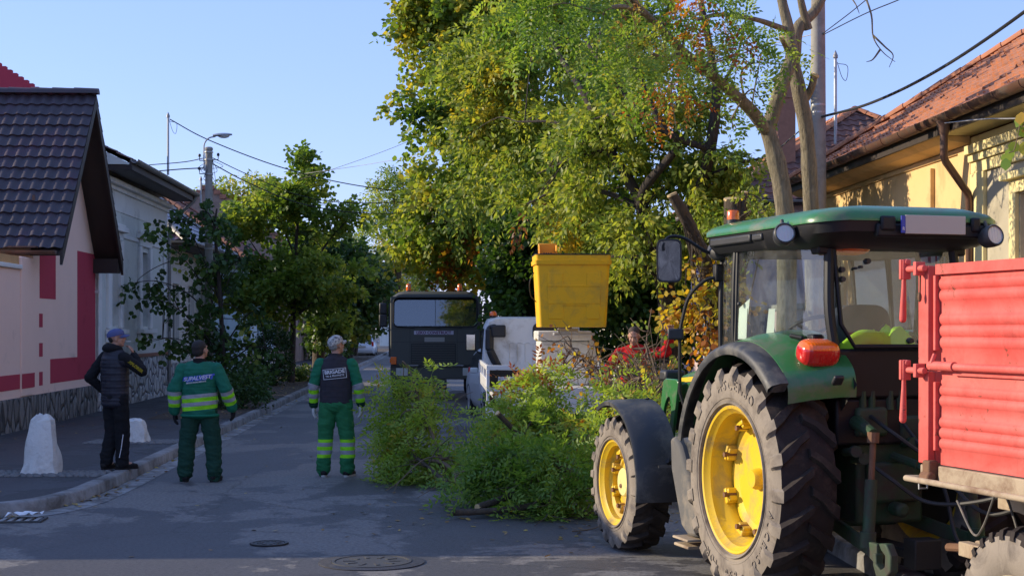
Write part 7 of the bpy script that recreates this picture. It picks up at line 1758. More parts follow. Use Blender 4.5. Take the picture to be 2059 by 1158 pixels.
def raised(poly, d=.009):
    mb = MB(); mb.loft([[face(x, z, -.004) for x, z in poly], [face(x, z, d) for x, z in poly], ], True, True); return mb
H1 = [(-.37, 2.04), (-.145, 2.04), (-.145, 2.24), (.20, 2.24), (.20, 2.04), (.40, 2.04), (.40, 2.74), (.19, 2.74), (.19, 2.55), (-.145, 2.55), (-.145, 2.74), (-.37, 2.74)]
raised(H1).build('pressed_panel', M_BASK, bk, smooth=0, bevel=.006)
b = MB()
for z in (2.525, 2.268): b.loft([[face(x, z, .0085) for x in (-.365, .395)], [face(x, z + .012, .016) for x in (-.365, .395)], [face(x, z + .02, .0085) for x in (-.365, .395)]], False, False)
b.build('pressed_rib', M_BASK, bk, smooth=0)
b = MB(); cx = BX - .36; w_ = .14
for q in ((cx - w_, cx + w_, .60, .63, 3.0, 3.20), (cx - w_, cx - w_ + .02, .40, .60, 3.0, 3.17), (cx + w_ - .02, cx + w_, .40, .60, 3.0, 3.17), (cx - w_, cx + w_, .38, .40, 3.0, 3.03), (cx - w_, cx + w_, .40, .6, 2.98, 3.0)): b.span(*q)
b.build('control_box', M_BASKO, LT, bevel=.012)
b = MB()
for i in range(4): b.cyl((cx - .06 + i * .035, .42, 3.0), (cx - .06 + i * .035, .42, 3.05), .010, n=8)
b.build('control_lever', M_BLACK, LT)
b = MB(); b.tube(curve([(BX - .57, BY, 2.75), (BX - .64, BY - .1, 2.6), (BX - .62, BY - .05, 2.4), (BX - .53, BY, 2.3)], 5), .008, 6); b.build('control_cable', M_HOSE, LT)

# ------------------------------------------------------------------ parked cars
M_SILVER = mat('silver_white_car_paint', (0.55, 0.57, 0.60), 0.3, 0.2, var=0.05, vs=2, coat=0.4)
M_CARW = mat('white_car_paint', (0.64, 0.65, 0.65), 0.3, var=0.04, vs=2, coat=0.4)
def car(name, label, loc, rz, paint, L, W, H, prof, glass_y, plate=True, group=None):
    """prof: list of (y, z_top_of_body, z_roof or None) along the length from the nose (y=0) to the tail"""
    t = thing(name, label, 'van' if name == 'parked_van' else 'car', loc, rz, group)
    hw = W / 2; b = MB(); rings = []
    for y, zb, zr in prof:
        tn = .86 + .14 * min(1, (min(y, L - y)) / .35); w = hw * tn; z0 = .22 if .3 < y < L - .3 else .28
        ring = [(-w * .9, z0), (-w, z0 + .15), (-w, zb - .22), (-w * .96, zb - .05), (-w * .90, zb)]
        zr2 = max(zb + .002, zr); f = (zr2 - zb)
        ring += [(-w * (.90 - .13 * min(1, f / .5)), zb + f * .93), (-w * (.78 - .08 * min(1, f / .5)), zr2)]
        ring += [(-x, z) for x, z in ring[::-1]]
        rings.append([Vector((x, y, z)) for x, z in ring])
    b.loft(rings, True, True); body = b.build('body', paint, t, smooth=50)
    def surf(y):
        for (a, za, ra), (c, zc, rc_) in zip(prof, prof[1:]):
            if a <= y <= c: f = (y - a) / (c - a); return za + (zc - za) * f, ra + (rc_ - ra) * f
        return prof[-1][1:]
    wy0, wy1, ry0, ry1 = glass_y     # windscreen base, windscreen top, rear glass top, rear glass base
    def pt(x, y, d=.012): zb, zr = surf(y); return Vector((x, y, zr + d))
    for nm, ya, yb in (('windscreen', wy0, wy1), ('rear_window', ry0, ry1)):
        b = MB(); n = 8; rows = []
        for i in range(n + 1):
            y = ya + (yb - ya) * i / n; zb, zr = surf(y); rows.append([Vector((x * hw * (.74 if i in (0, n) else .72), y + (-.012 if nm == 'windscreen' else .012), zr + .010)) for x in (-1, -.5, 0, .5, 1)])
        b.loft(rows, False, False); b.build(nm, M_PANE, t, smooth=50)
    for s_ in (-1, 1):
        b = MB(); rows = []
        for i in range(7):
            y = wy0 + .25 + (ry1 - .22 - wy0 - .25) * i / 6; zb, zr = surf(y); f = zr - zb
            rows.append([Vector((s_ * (hw * (.90 - .13 * min(1, f / .5) * q / .93) + .010), y, zb + f * q)) for q in (.12, .5, .86)])
        b.loft(rows, False, False); b.build('side_window', M_PANE, t, smooth=50)
        b = MB(); b.box((s_ * (hw + .07), wy0 + .45, surf(wy0 + .3)[0] + .07), (.17, .09, .12)); b.build('door_mirror', paint, t, bevel=.03)
        b = MB(); b.box((s_ * hw * .70, .05, .70), (.30, .14, .15), (0, 0, s_ * .35)); b.build('headlamp', M_CLEAR, t, bevel=.04)
        b = MB(); b.box((s_ * hw * .80, L - .05, .88), (.15, .12, .30)); b.build('tail_lamp', M_REDL, t, bevel=.03)
        for y in (L * .19, L * .80): road_wheel(t, (s_ * (hw - .10), y, .31), .31, .19, .2, M_ZINC, s_)
        b = MB()
        for y in (L * .19, L * .80): b.lathe([(.34, s_ * (hw + .003)), (.37, s_ * (hw + .003)), (.37, s_ * (hw - .12)), (.34, s_ * (hw - .12))], (0, y, .31), 'x', 18, a0=0, a1=math.pi, close=True)
        b.build('wheel_arch', M_BLACK, t)
    b = MB(); b.box((0, -.005, .42), (W * .82, .08, .20)); b.build('front_bumper', M_BLACK if paint is M_SILVER else paint, t, bevel=.03)
    b = MB(); b.box((0, L + .005, .42), (W * .84, .08, .22)); b.build('rear_bumper', paint, t, bevel=.03)
    b = MB(); b.box((0, -.05, .45), (.5, .012, .11)); b.build('number_plate', M_PLATE, t, smooth=0)
    b = MB(); b.box((0, L + .05, .70 if name == 'parked_car' else .55), (.5, .012, .11)); b.build('number_plate', M_PLATE, t, smooth=0)
    return t
hatch = [(0, .62, .62), (.1, .76, .76), (.9, .90, .91), (1.15, .94, .97), (1.75, .95, 1.38), (2.2, .95, 1.47), (3.0, .95, 1.46), (3.55, .95, 1.36), (3.82, .94, 1.0), (3.95, .80, .82)]
car('parked_car', 'white hatchback with its nose peeping out left of the lift truck', (.34, 29.9, 0), TH + R(6), M_CARW, 3.95, 1.66, 1.47, hatch, (1.18, 1.74, 3.56, 3.80))
car('parked_car', 'far silver-white hatchback parked half on the verge by the leaning tree', (-9.95, 101, 0.0), TH + math.pi, M_SILVER, 3.95, 1.72, 1.47, hatch, (1.18, 1.74, 3.56, 3.80))
vanp = [(0, .75, .75), (.1, .95, .95), (.75, 1.05, 1.07), (.9, 1.08, 1.12), (1.6, 1.05, 1.72), (2.0, 1.05, 1.84), (4.1, 1.05, 1.86), (4.32, 1.05, 1.80), (4.40, 1.05, 1.12), (4.45, .8, .82)]
car('parked_van', 'white panel van parked beyond the dark truck', (-7.85, 109, 0), TH + math.pi, M_CARW, 4.45, 1.82, 1.86, vanp, (.95, 1.58, 4.325, 4.36))
# ------------------------------------------------------------------ people
def cloth(name, col, rough=.9, var=.12, bmp=.35, bs=35, spec=.2): return mat(name, col, rough, var=var, vs=7, bmp=bmp, bs=bs, spec=spec, bdist=.006)
M_SKIN = mat('skin', (0.42, 0.22, 0.15), 0.55, var=0.1, vs=14, spec=.4)
M_HAIRD = mat('dark_cropped_hair', (0.022, 0.018, 0.016), 0.8, var=.4, vs=60, bmp=.7, bs=160)
M_HAIRG = mat('grey_hair', (0.28, 0.27, 0.26), 0.85, var=.3, vs=60, bmp=.6, bs=160)
M_EYE = mat('eye_white', (0.35, 0.30, 0.27), 0.3); M_IRIS = mat('iris_dark', (0.03, 0.02, 0.015), 0.2)
M_NAVY = cloth('navy_quilted_nylon', (0.016, 0.016, 0.026), .55, spec=.4); M_BLACKC = cloth('black_cloth', (0.012, 0.012, 0.014)); M_CAPB = cloth('faded_blue_cap', (0.085, 0.10, 0.22)); M_SHOE = cloth('black_shoe_leather', (0.014, 0.013, 0.013), .6)
M_JGREEN = cloth('bottle_green_jacket', (0.014, 0.150, 0.090)); M_TDG = cloth('dark_green_work_trousers', (0.014, 0.050, 0.034)); M_TG = cloth('green_work_trousers', (0.012, 0.100, 0.040)); M_CHAR = cloth('charcoal_vest', (0.040, 0.036, 0.044)); M_SLV = cloth('green_sleeve', (0.014, 0.165, 0.080))
M_GLOVEW = cloth('white_work_glove', (0.55, 0.54, 0.52)); M_GLOVEB = cloth('black_work_glove', (0.016, 0.016, 0.018)); M_REDS = cloth('red_sweater', (0.40, 0.010, 0.012)); M_CAPC = None
M_WHITET = mat('white_print', (0.62, 0.62, 0.66), .7); M_BLUET = mat('blue_print', (0.05, 0.10, 0.50), .7); M_YELT = mat('yellow_print', (0.50, 0.40, 0.02), .7); M_SOLE = mat('pale_sole', (0.45, 0.44, 0.42), .8)
m_, n_, p_ = new_mat('grey_camouflage_cap'); tc = n_.nodes.new('ShaderNodeTexCoord'); a = noise_node(n_, 22, 3, .6, tc.outputs['Object'], .6)
c = ramp(n_, a.outputs[0], [(0, (.12, .11, .12)), (.44, (.50, .48, .43)), (.52, (.22, .21, .22)), (.58, (.55, .53, .47))], 'CONSTANT'); n_.links.new(c.outputs[0], p_.inputs['Base Color']); p_.inputs['Roughness'].default_value = .9; M_CAPC = m_
def band_mat(name, base, stops):
    """cloth whose 'band' attribute (metres along the limb or torso) picks sewn-on reflective strips"""
    m, n, p = new_mat(name); a = node(n, 'ShaderNodeAttribute', attribute_name='band')
    rp = ramp(n, a.outputs['Fac'], stops, 'CONSTANT'); tc = n.nodes.new('ShaderNodeTexCoord'); nz = noise_node(n, 8, 5, .6, tc.outputs['Object'])
    c = mixc(n, nz.outputs[0], rp.outputs[0], mixc(n, 1.0, rp.outputs[0], (.72, .72, .72), 'MULTIPLY')); n.links.new(c, p.inputs['Base Color']); p.inputs['Roughness'].default_value = .8; p.inputs['Specular IOR Level'].default_value = .25
    n2 = noise_node(n, 35, 4, .6, tc.outputs['Object']); bump(n, p, n2.outputs[0], .35, .006); return m
SIL = (0.34, 0.34, 0.37); LIM = (0.30, 0.78, 0.02)
def remeshed(name, shapes, voxel, smooth, m, parent, disp=None, band=None):
    """one continuous surface from overlapping rounded cones ('c',p0,r0,p1,r1) and ellipsoids ('e',c,r,rot)"""
    b = MB()
    for s in shapes:
        if s[0] == 'c':
            p0, r0, p1, r1 = Vector(s[1]), s[2], Vector(s[3]), s[4]
            b.ball(p0, r0, 14, 9); b.ball(p1, r1, 14, 9)
            if (p1 - p0).length > 1e-4: b.tube([p0, p1], [r0, r1], 14)
        else: b.ball(s[1], s[2], 18, 12, s[3] if len(s) > 3 else None)
    me = bpy.data.meshes.new(name); me.from_pydata(b.v, [], b.f)
    o = bpy.data.objects.new(name, me); COL.objects.link(o)
    r = o.modifiers.new('r', 'REMESH'); r.mode = 'VOXEL'; r.voxel_size = voxel
    s = o.modifiers.new('s', 'SMOOTH'); s.factor = .5; s.iterations = smooth
    bpy.context.view_layer.update()
    me2 = bpy.data.meshes.new_from_object(o.evaluated_get(bpy.context.evaluated_depsgraph_get()))
    bpy.data.objects.remove(o); bpy.data.meshes.remove(me)
    me2.name = name; me2.materials.clear(); me2.materials.append(m)
    if disp:
        for v, nn in zip(me2.vertices, [q.vector.copy() for q in me2.vertex_normals]): v.co = v.co + nn * disp(v.co)
    if band:
        at_ = me2.attributes.new('band', 'FLOAT', 'POINT'); at_.data.foreach_set('value', [band(v.co) for v in me2.vertices])
    me2.polygons.foreach_set('use_smooth', [True] * len(me2.polygons)); me2.update()
    o = bpy.data.objects.new(name, me2); COL.objects.link(o); o.parent = parent; return o
def wrinkle(a=.010, f=(9, 9, 16), s=0.0):
    return lambda c: a * (noise.noise(Vector((c.x * f[0] + s, c.y * f[1], c.z * f[2]))) + .5 * noise.noise(Vector((c.x * f[0] * 2.3, c.y * f[1] * 2.3 + s, c.z * f[2] * 2))))
def hand_shapes(w, d, palm_n, thumb_side, curl=.35, k=1.0, fat=0.0):
    """palm, four unequal curled fingers and a thumb leaving the side of the palm; w wrist, d pointing direction, palm_n out of the palm"""
    w = Vector(w); d = Vector(d).normalized(); n = Vector(palm_n); n = (n - d * n.dot(d)).normalized(); s = d.cross(n) * thumb_side
    L = []
    c = w + d * .055 * k
    for q in (-.028, -.010, .010, .028): L.append(('c', w + d * .012 * k + s * q * .7 * k, .017 * k + fat, w + d * .085 * k + s * q * k, .0135 * k + fat))
    for q, ln in ((.033, .070), (.011, .080), (-.011, .074), (-.033, .058)):
        p = w + d * .090 * k + s * q * k; a = 0
        for seg, rr in ((.45, .0095), (.32, .0085), (.23, .0078)):
            a += curl; e = p + (d * math.cos(a) + n * math.sin(a)) * ln * seg * k + s * q * .10 * k; L.append(('c', p, rr * k + fat, e, rr * .93 * k + fat)); p = e
    p = w + d * .030 * k + s * .030 * k
    for seg, dr in ((.040, d * .6 + s * .75 + n * .25), (.032, d * .85 + s * .3 + n * .35), (.024, d * .95 + n * .35)):
        e = p + dr.normalized() * seg * k; L.append(('c', p, .0125 * k + fat, e, .0105 * k + fat)); p = e
    return L
def head_shapes(c, yaw, pitch):
    m = (Matrix.Rotation(yaw, 3, 'Z') @ Matrix.Rotation(pitch, 3, 'X'))
    T = lambda x, y, z: Vector(c) + m @ Vector((x, y, z))
    S_ = [('e', T(0, -.008, .03), (.076, .096, .090), m), ('e', T(0, .022, -.035), (.062, .075, .078), m), ('e', T(0, .055, -.088), (.036, .034, .026), m), ('c', T(0, .088, .012), .011, T(0, .112, -.022), .014), ('e', T(0, .085, -.054), (.026, .020, .012), m),
          ('e', T(0, .078, .030), (.055, .022, .014), m), ('e', T(.077, -.005, -.01), (.010, .020, .034), m), ('e', T(-.077, -.005, -.01), (.010, .020, .034), m), ('e', T(.038, .070, -.025), (.022, .02, .022), m), ('e', T(-.038, .070, -.025), (.022, .02, .022), m)]
    return S_, T, m
def person(label, loc, rz, J, yaw, pitch, skin_hands=True, curlL=.3, curlR=.3, stout=1.0):
    """J: joints. Returns thing, body and helpers; the body is one continuous skin from feet to head and fingertips"""
    t = thing('person', label, 'person', loc, rz)
    V = {k_: Vector(v) for k_, v in J.items()}
    S_ = []
    for s in 'LR':
        S_ += [('c', V['hip' + s], .085, V['knee' + s], .058), ('c', V['knee' + s], .056, V['ank' + s], .040), ('c', V['ank' + s], .042, V['ank' + s] + V['toe' + s] * .16 - Vector((0, 0, .045)), .032)]
        S_ += [('c', V['sho' + s], .055, V['elb' + s], .042), ('c', V['elb' + s], .041, V['wri' + s], .028)]
        S_ += hand_shapes(V['wri' + s], V['hd' + s], V['hn' + s], V['th' + s].x, curlL if s == 'L' else curlR)
    pel = (V['hipL'] + V['hipR']) / 2; chest = (V['shoL'] + V['shoR']) / 2 - Vector((0, 0, .14))
    S_ += [('e', pel + Vector((0, 0, .04)), (.155 * stout, .11 * stout, .12)), ('c', pel + Vector((0, 0, .06)), .105, chest, .11), ('e', chest, (.165 * stout, .115 * stout, .17)), ('c', chest + Vector((0, 0, .08)), .08, V['neck'], .058), ('c', V['neck'], .056, V['head'] - Vector((0, 0, .05)), .054), ('c', V['neck'] - Vector((0, 0, .05)), .06, V['shoL'], .05), ('c', V['neck'] - Vector((0, 0, .05)), .06, V['shoR'], .05)]
    hs, T, hm = head_shapes(V['head'], yaw, pitch); S_ += hs
    body = remeshed('body', S_, .0062, 3, M_SKIN, t)
    for s in (-1, 1):
        b = MB(); b.ball(T(s * .030, .080, .004), (.011, .008, .006), 10, 7, hm); e = b.build('eye', M_EYE, t, smooth=60)
        b = MB(); b.ball(T(s * .030, .0868, .004), (.0052, .003, .0052), 8, 6, hm); b.build('iris', M_IRIS, e, smooth=60)
    b = MB(); b.ball(T(0, .1045, -.054), (.020, .004, .004), 10, 5, hm); b.build('mouth', mat('lip', (.26, .10, .08), .5), t, smooth=60)
    return t, V, T, hm
def standing(dx=.10, foot=.13, aL=(.30, -.02, 1.12), aR=(.30, -.02, 1.12), wL=(.34, .06, .86), wR=(.34, .06, .86), sh=.20, lean=0.0):
    return dict(hipL=(-.09, 0, .92), hipR=(.09, 0, .92), kneeL=(-foot * .95, .01, .49), kneeR=(foot * .95, .01, .49), ankL=(-foot * 1.05, -.02, .085), ankR=(foot * 1.05, -.02, .085), toeL=(-.25, .95, 0), toeR=(.25, .95, 0),
                shoL=(-sh, -.01, 1.415), shoR=(sh, -.01, 1.415), elbL=(-aL[0], aL[1], aL[2]), elbR=(aR[0], aR[1], aR[2]), wriL=(-wL[0], wL[1], wL[2]), wriR=(wR[0], wR[1], wR[2]), hdL=(-.05, .15, -1), hdR=(.05, .15, -1), hnL=(1, .2, 0), hnR=(-1, .2, 0), thL=(-1, 0, 0), thR=(1, 0, 0), neck=(0, -.005, 1.50), head=(0, .02, 1.655))
def trousers(t, V, m, r=(.125, .098, .092), band=None, hem=.10, seed=0.0, wr=.012, seat=.145):
    S_ = []
    for s in 'LR':
        a = V['ank' + s]; h = a + (V['knee' + s] - a).normalized() * (hem - .085)
        S_ += [('c', V['hip' + s] + Vector((0, 0, .0)), r[0], V['knee' + s], r[1]), ('c', V['knee' + s], r[1], h + Vector((0, 0, .02)), r[2]), ('c', h + Vector((0, 0, .10)), r[2] * .95, h, r[2] * .98)]
    pel = (V['hipL'] + V['hipR']) / 2
    S_ += [('e', pel + Vector((0, -.010, .0)), (.182, seat, .14)), ('c', pel + Vector((0, 0, .03)), .115, pel + Vector((0, 0, .08)), .11)]
    def d(c):
        k_ = 1.0 + 1.4 * max(0, .32 - c.z) / .32
        return wr * k_ * (noise.noise(Vector((c.x * 7 + seed, c.y * 7, c.z * 13))) + .5 * noise.noise(Vector((c.x * 15, c.y * 15 + seed, c.z * 34 + c.x * 9))))
    return remeshed('trousers', S_, .0085, 3, m, t, d, band)
def shoes(t, V, m, sole=None):
    for s in 'LR':
        a = V['ank' + s]; d = V['toe' + s].normalized(); z = .05
        o = remeshed('shoe', [('c', Vector((a.x, a.y, z)) - d * .045, .045, Vector((a.x, a.y, z - .008)) + d * .13, .042), ('c', Vector((a.x, a.y, z - .01)) + d * .12, .042, Vector((a.x, a.y, .036)) + d * .175, .034), ('c', Vector((a.x, a.y, .11)), .05, Vector((a.x, a.y, .05)), .05)], .008, 2, m, t)
        b = MB(); side = Vector((-d.y, d.x, 0)); out = []
        for i in range(20):
            q = 2 * math.pi * i / 20; out.append(Vector((a.x, a.y, .002)) + d * (.06 + .155 * math.cos(q)) + side * .046 * math.sin(q))
        b.loft([out, [p + Vector((0, 0, .024)) for p in out]], True, True); b.build('sole', sole or M_SHOE, o)
def torso_shapes(V, w, dp, z0, z1, grow=0.0, waist=1.0):
    out = []; c0 = (V['hipL'] + V['hipR']) / 2; c1 = (V['shoL'] + V['shoR']) / 2
    n = 16
    for i in range(n):
        z = z0 + (z1 - z0) * i / (n - 1); f = (z - .9) / .55; x = c0.x + (c1.x - c0.x) * max(0, f); y = c0.y + (c1.y - c0.y) * max(0, f)
        k_ = (waist + (1 - waist) * min(1, max(0, (z - z0) / .3))) * (1 if z < 1.36 else 1 - .30 * (z - 1.36) / .12)
        out.append(('e', (x, y, z), (w * k_ + grow, dp * k_ + grow, .085)))
        if i: pass
    return out
def sleeve(V, s, r=(.085, .068, .055), grow=0): 
    return [('c', V['sho' + s], r[0], V['elb' + s], r[1]), ('c', V['elb' + s], r[1], V['elb' + s].lerp(V['wri' + s], .93), r[2])]
def limb_pos(c, a, b_, e): # distance along shoulder-elbow-wrist
    ab = (b_ - a); L1 = ab.length; t1 = max(0, min(1, (c - a).dot(ab) / L1 ** 2)); be = e - b_; L2 = be.length; t2 = max(0, min(1, (c - b_).dot(be) / L2 ** 2))
    d1 = (c - a - ab * t1).length; d2 = (c - b_ - be * t2).length
    return (d1, t1 * L1) if d1 < d2 else (d2, L1 + t2 * L2)
def cap(t, T, hm, m, brim_yaw=0.0, H=.075, name='cap', brim_m=None):
    b = MB(); rings = []
    for i in range(7):
        f = i / 6; r = math.cos(f * 1.5); rings.append([T(.089 * r * math.cos(a) , -.006 + .110 * r * math.sin(a), .050 + H * math.sin(f * 1.5) + .012 * math.sin(a) * (1 - f)) for a in [2 * math.pi * k_ / 24 for k_ in range(24)]])
    b.loft([[p + (T(0, 0, .03) - T(0, 0, .05)) for p in rings[0]]] + rings, True, True); o = b.build(name, m, t, smooth=60)
    b = MB(); rows = []
    for i in range(5):
        f = i / 4; rows.append([T((.078 - .012 * f * f) * math.sin(a) * 1.02, .070 * math.cos(a) + .025 + .075 * f * math.cos(a * .8), .045 - .018 * f - .025 * math.sin(a) ** 2) for a in [R(-80 + 160 * k_ / 14) for k_ in range(15)]])
    b.loft(rows + [[p + (T(0, 0, -.006) - T(0, 0, 0)) for p in r] for r in rows[::-1]], False, False); b.build('brim', brim_m or m, o, smooth=60); return o
def print_on(t, target, name, txt, size, m, cx, cz, tilt=0.0, shear=0.0, back=True, off=.004, offset=0.0, extra=None):
    """lettering wrapped on to the back of a garment"""
    dg = bpy.context.evaluated_depsgraph_get(); bvh = BVHTree.FromPolygons([v.co for v in target.data.vertices], [tuple(p.vertices) for p in target.data.polygons])
    if extra is None: vs, fs = font_mesh(txt, size, 0.0, shear=shear, offset=offset)
    else: vs, fs = extra
    b = MB(); pts = []
    for v in vs: pts.append((cx + v.x * math.cos(tilt) - v.y * math.sin(tilt), cz + v.x * math.sin(tilt) + v.y * math.cos(tilt)))
    x0, x1 = min(p[0] for p in pts), max(p[0] for p in pts); z0, z1 = min(p[1] for p in pts), max(p[1] for p in pts)
    G_ = []
    for i in range(15):
        for j in range(9):
            x, z = x0 + (x1 - x0) * i / 14, z0 + (z1 - z0) * j / 8; h = bvh.ray_cast(Vector((x, -1, z)), Vector((0, 1, 0)))[0]
            if h is not None: G_.append((x, z, h.y))
    G_ = np.array(G_); F = lambda x, z: np.stack([np.ones_like(x), x, z, x * x, x * z, z * z], -1)
    co = np.linalg.lstsq(F(G_[:, 0], G_[:, 1]), G_[:, 2], rcond=None)[0]; res = float((G_[:, 2] - F(G_[:, 0], G_[:, 1]) @ co).min())
    ys = F(np.array([p[0] for p in pts]), np.array([p[1] for p in pts])) @ co + res - off
    out = [Vector((p[0], float(y), p[1])) for p, y in zip(pts, ys)]
    b.add(out, fs); return b.build(name, m, target, smooth=0, fix=False)
def box_outline(w, h, th):
    vs = []; fs = []; n = 12
    def seg(x0, z0, x1, z1, ox, oz):
        for i in range(n):
            f0, f1 = i / n, (i + 1) / n; k_ = len(vs)
            a = Vector((x0 + (x1 - x0) * f0, z0 + (z1 - z0) * f0, 0)); c_ = Vector((x0 + (x1 - x0) * f1, z0 + (z1 - z0) * f1, 0)); o = Vector((ox, oz, 0)); vs.extend([a, c_, c_ + o, a + o]); fs.append((k_, k_ + 1, k_ + 2, k_ + 3))
    seg(-w / 2, -h / 2, w / 2, -h / 2, 0, th); seg(-w / 2, h / 2 - th, w / 2, h / 2 - th, 0, th); seg(-w / 2, -h / 2 + th, -w / 2, h / 2 - th, th, 0); seg(w / 2 - th, -h / 2 + th, w / 2 - th, h / 2 - th, th, 0)
    return vs, fs
def collar(t, V, m, r=.075, z=1.49, h=.06, parent=None):
    b = MB(); rings = []
    for q, rr in ((0, 1.25), (.35, 1.08), (.9, 1.0), (1, 1.05), (.9, .93), (0, 1.0)): rings.append([Vector((V['neck'].x + r * rr * math.cos(a), V['neck'].y - .01 + r * 1.08 * rr * math.sin(a), z + h * q + .012 * math.sin(a) * -1)) for a in [2 * math.pi * i / 24 for i in range(24)]])
    b.loft(rings, True, False); return b.build('collar', m, parent or t, smooth=60)

# --- worker in the bottle green jacket (from behind, glancing up to the right)
J = standing(foot=.165, aL=(.295, -.05, 1.15), aR=(.315, -.04, 1.16), wL=(.31, .03, .88), wR=(.375, .08, .92), sh=.20)
J['hdR'] = (.12, .25, -1)
t, V, T, hm = person('stocky worker in bottle green jacket with reflective bands and black gloves seen from behind', (-3.88, 18.55, 0), R(2), J, R(-30), R(12), stout=1.12)
jz = 1.74 / 1.76; t.scale = (1.03, 1.03, .985)
M_P2 = band_mat('jacket_with_bands', (0, 0, 0), [(0, (0.014, 0.150, 0.090)), (.30, LIM), (.35, SIL), (.40, LIM), (.45, SIL), (.50, (0.014, 0.150, 0.090))])
S_ = torso_shapes(V, .222, .168, .86, 1.44, 0, .98) + [('c', V['shoL'], .078, V['neck'] - Vector((0, 0, .05)), .085), ('c', V['shoR'], .078, V['neck'] - Vector((0, 0, .05)), .085)]
def bandf(c): return .30 + (c.z - .905 - c.x * .10)
def wr2(c): return .012 * (noise.noise(Vector((c.x * 8, c.y * 8, c.z * 15))) + .6 * noise.noise(Vector((c.x * 14 + c.z * 9, c.y * 14, c.z * 20))))
M_P2S = band_mat('jacket_sleeve_with_bands', (0, 0, 0), [(0, (0.014, 0.150, 0.090)), (.285, SIL), (.335, LIM), (.385, SIL), (.435, LIM), (.485, (0.014, 0.150, 0.090))])
jk = remeshed('jacket', S_, .0085, 3, M_P2, t, wr2, bandf)
for s in 'LR': remeshed('sleeve', sleeve(V, s, (.086, .086, .070)), .0085, 3, M_P2S, t, wr2, lambda c, s=s: limb_pos(c, V['sho' + s], V['elb' + s], V['wri' + s])[1])
if 1:
    collar(t, V, M_BLACKC, .078, 1.475, .065)
b = MB(); b.tube([Vector((.215 * math.cos(a), .158 * math.sin(a), .835)) for a in [2 * math.pi * i / 32 for i in range(33)]], .02, 8); b.build('jacket_hem', M_JGREEN, jk, smooth=60)
trousers(t, V, M_TDG, (.120, .104, .094), None, .085, 2.0, .014, .11)
for s in 'LR': remeshed('glove', hand_shapes(V['wri' + s], V['hd' + s], V['hn' + s], V['th' + s].x, .3, 1.03, .006) + [('c', V['wri' + s], .04, V['elb' + s].lerp(V['wri' + s], .85), .046)], .006, 2, M_GLOVEB, t)
shoes(t, V, M_SHOE)
hr = remeshed('hair', [('e', T(0, -.018, .045), (.082, .098, .088), hm), ('e', T(0, -.050, -.005), (.074, .062, .075), hm)], .008, 2, M_HAIRD, t, lambda c: .002 * noise.noise(c * 60))
print_on(t, jk, 'back_print', 'SUPALVEST', .066, M_WHITET, -.01, 1.305, R(7), .35, offset=.001, off=.012)
print_on(t, jk, 'back_print', 'SUPALVEST', .074, M_BLUET, -.006, 1.303, R(7), .35, offset=.008, off=.002)
print_on(t, jk, 'back_print', 'SERVICII DE SALUBRITATE', .021, M_WHITET, -.02, 1.255, R(7), .2, offset=.001)

# --- worker in the charcoal vest (from behind)
J = standing(foot=.145, aL=(.275, -.03, 1.15), aR=(.285, -.03, 1.15), wL=(.29, .05, .89), wR=(.305, .05, .90), sh=.195)
t, V, T, hm = person('worker in charcoal vest and camouflage cap with white gloves standing on the road', (-2.26, 19.15, 0), R(-3), J, R(-38), R(14))
t.scale = (1.03, 1.0, 1.015)
M_P3S = band_mat('sleeve_with_bands', (0, 0, 0), [(0, (0.014, 0.165, 0.080)), (.26, SIL), (.32, LIM), (.375, SIL), (.435, LIM), (.49, (0.006, 0.045, 0.028))])
M_P3T = band_mat('trousers_with_bands', (0, 0, 0), [(0, (0.020, 0.155, 0.060)), (.24, LIM), (.285, SIL), (.335, LIM), (.38, SIL), (.43, LIM), (.47, (0.024, 0.175, 0.066))])
for s in 'LR':
    remeshed('sleeve', sleeve(V, s, (.082, .068, .056)), .0085, 3, M_P3S, t, wrinkle(.009, (9, 9, 22), 3), lambda c, s=s: limb_pos(c, V['sho' + s], V['elb' + s], V['wri' + s])[1])
vst = remeshed('vest', torso_shapes(V, .208, .152, .95, 1.45, 0, .99) + [('c', V['shoL'] * .93 + Vector((0, 0, .08)), .068, V['neck'] - Vector((0, 0, .04)), .082), ('c', V['shoR'] * .93 + Vector((0, 0, .08)), .068, V['neck'] - Vector((0, 0, .04)), .082)], .0085, 3, M_CHAR, t, wrinkle(.007, (7, 7, 10), 6)); collar(t, V, M_CHAR, .08, 1.475, .07, vst)
trousers(t, V, M_P3T, (.122, .098, .090), lambda c: c.z, .09, 5.0, .011)
for s in 'LR': remeshed('glove', hand_shapes(V['wri' + s], V['hd' + s], V['hn' + s], V['th' + s].x, .30, 1.02, .005) + [('c', V['wri' + s] + Vector((0, 0, -.01)), .034, V['elb' + s].lerp(V['wri' + s], .9), .038)], .006, 2, M_GLOVEW, t)
shoes(t, V, M_SHOE, M_SOLE)
cap(t, T, hm, M_CAPC, H=.082); remeshed('hair', [('e', T(0, -.052, .0), (.068, .050, .055), hm)], .008, 2, M_HAIRG, t)
print_on(t, vst, 'back_print', 'BRIGADE', .062, M_WHITET, .005, 1.325, R(6), 0, offset=.0022); print_on(t, vst, 'back_print', 'TRI & PROPRETE', .032, M_WHITET, .010, 1.277, R(6), 0, offset=.0006)
print_on(t, vst, 'back_print', '', 1, M_WHITET, .006, 1.303, R(6), extra=box_outline(.290, .128, .006))

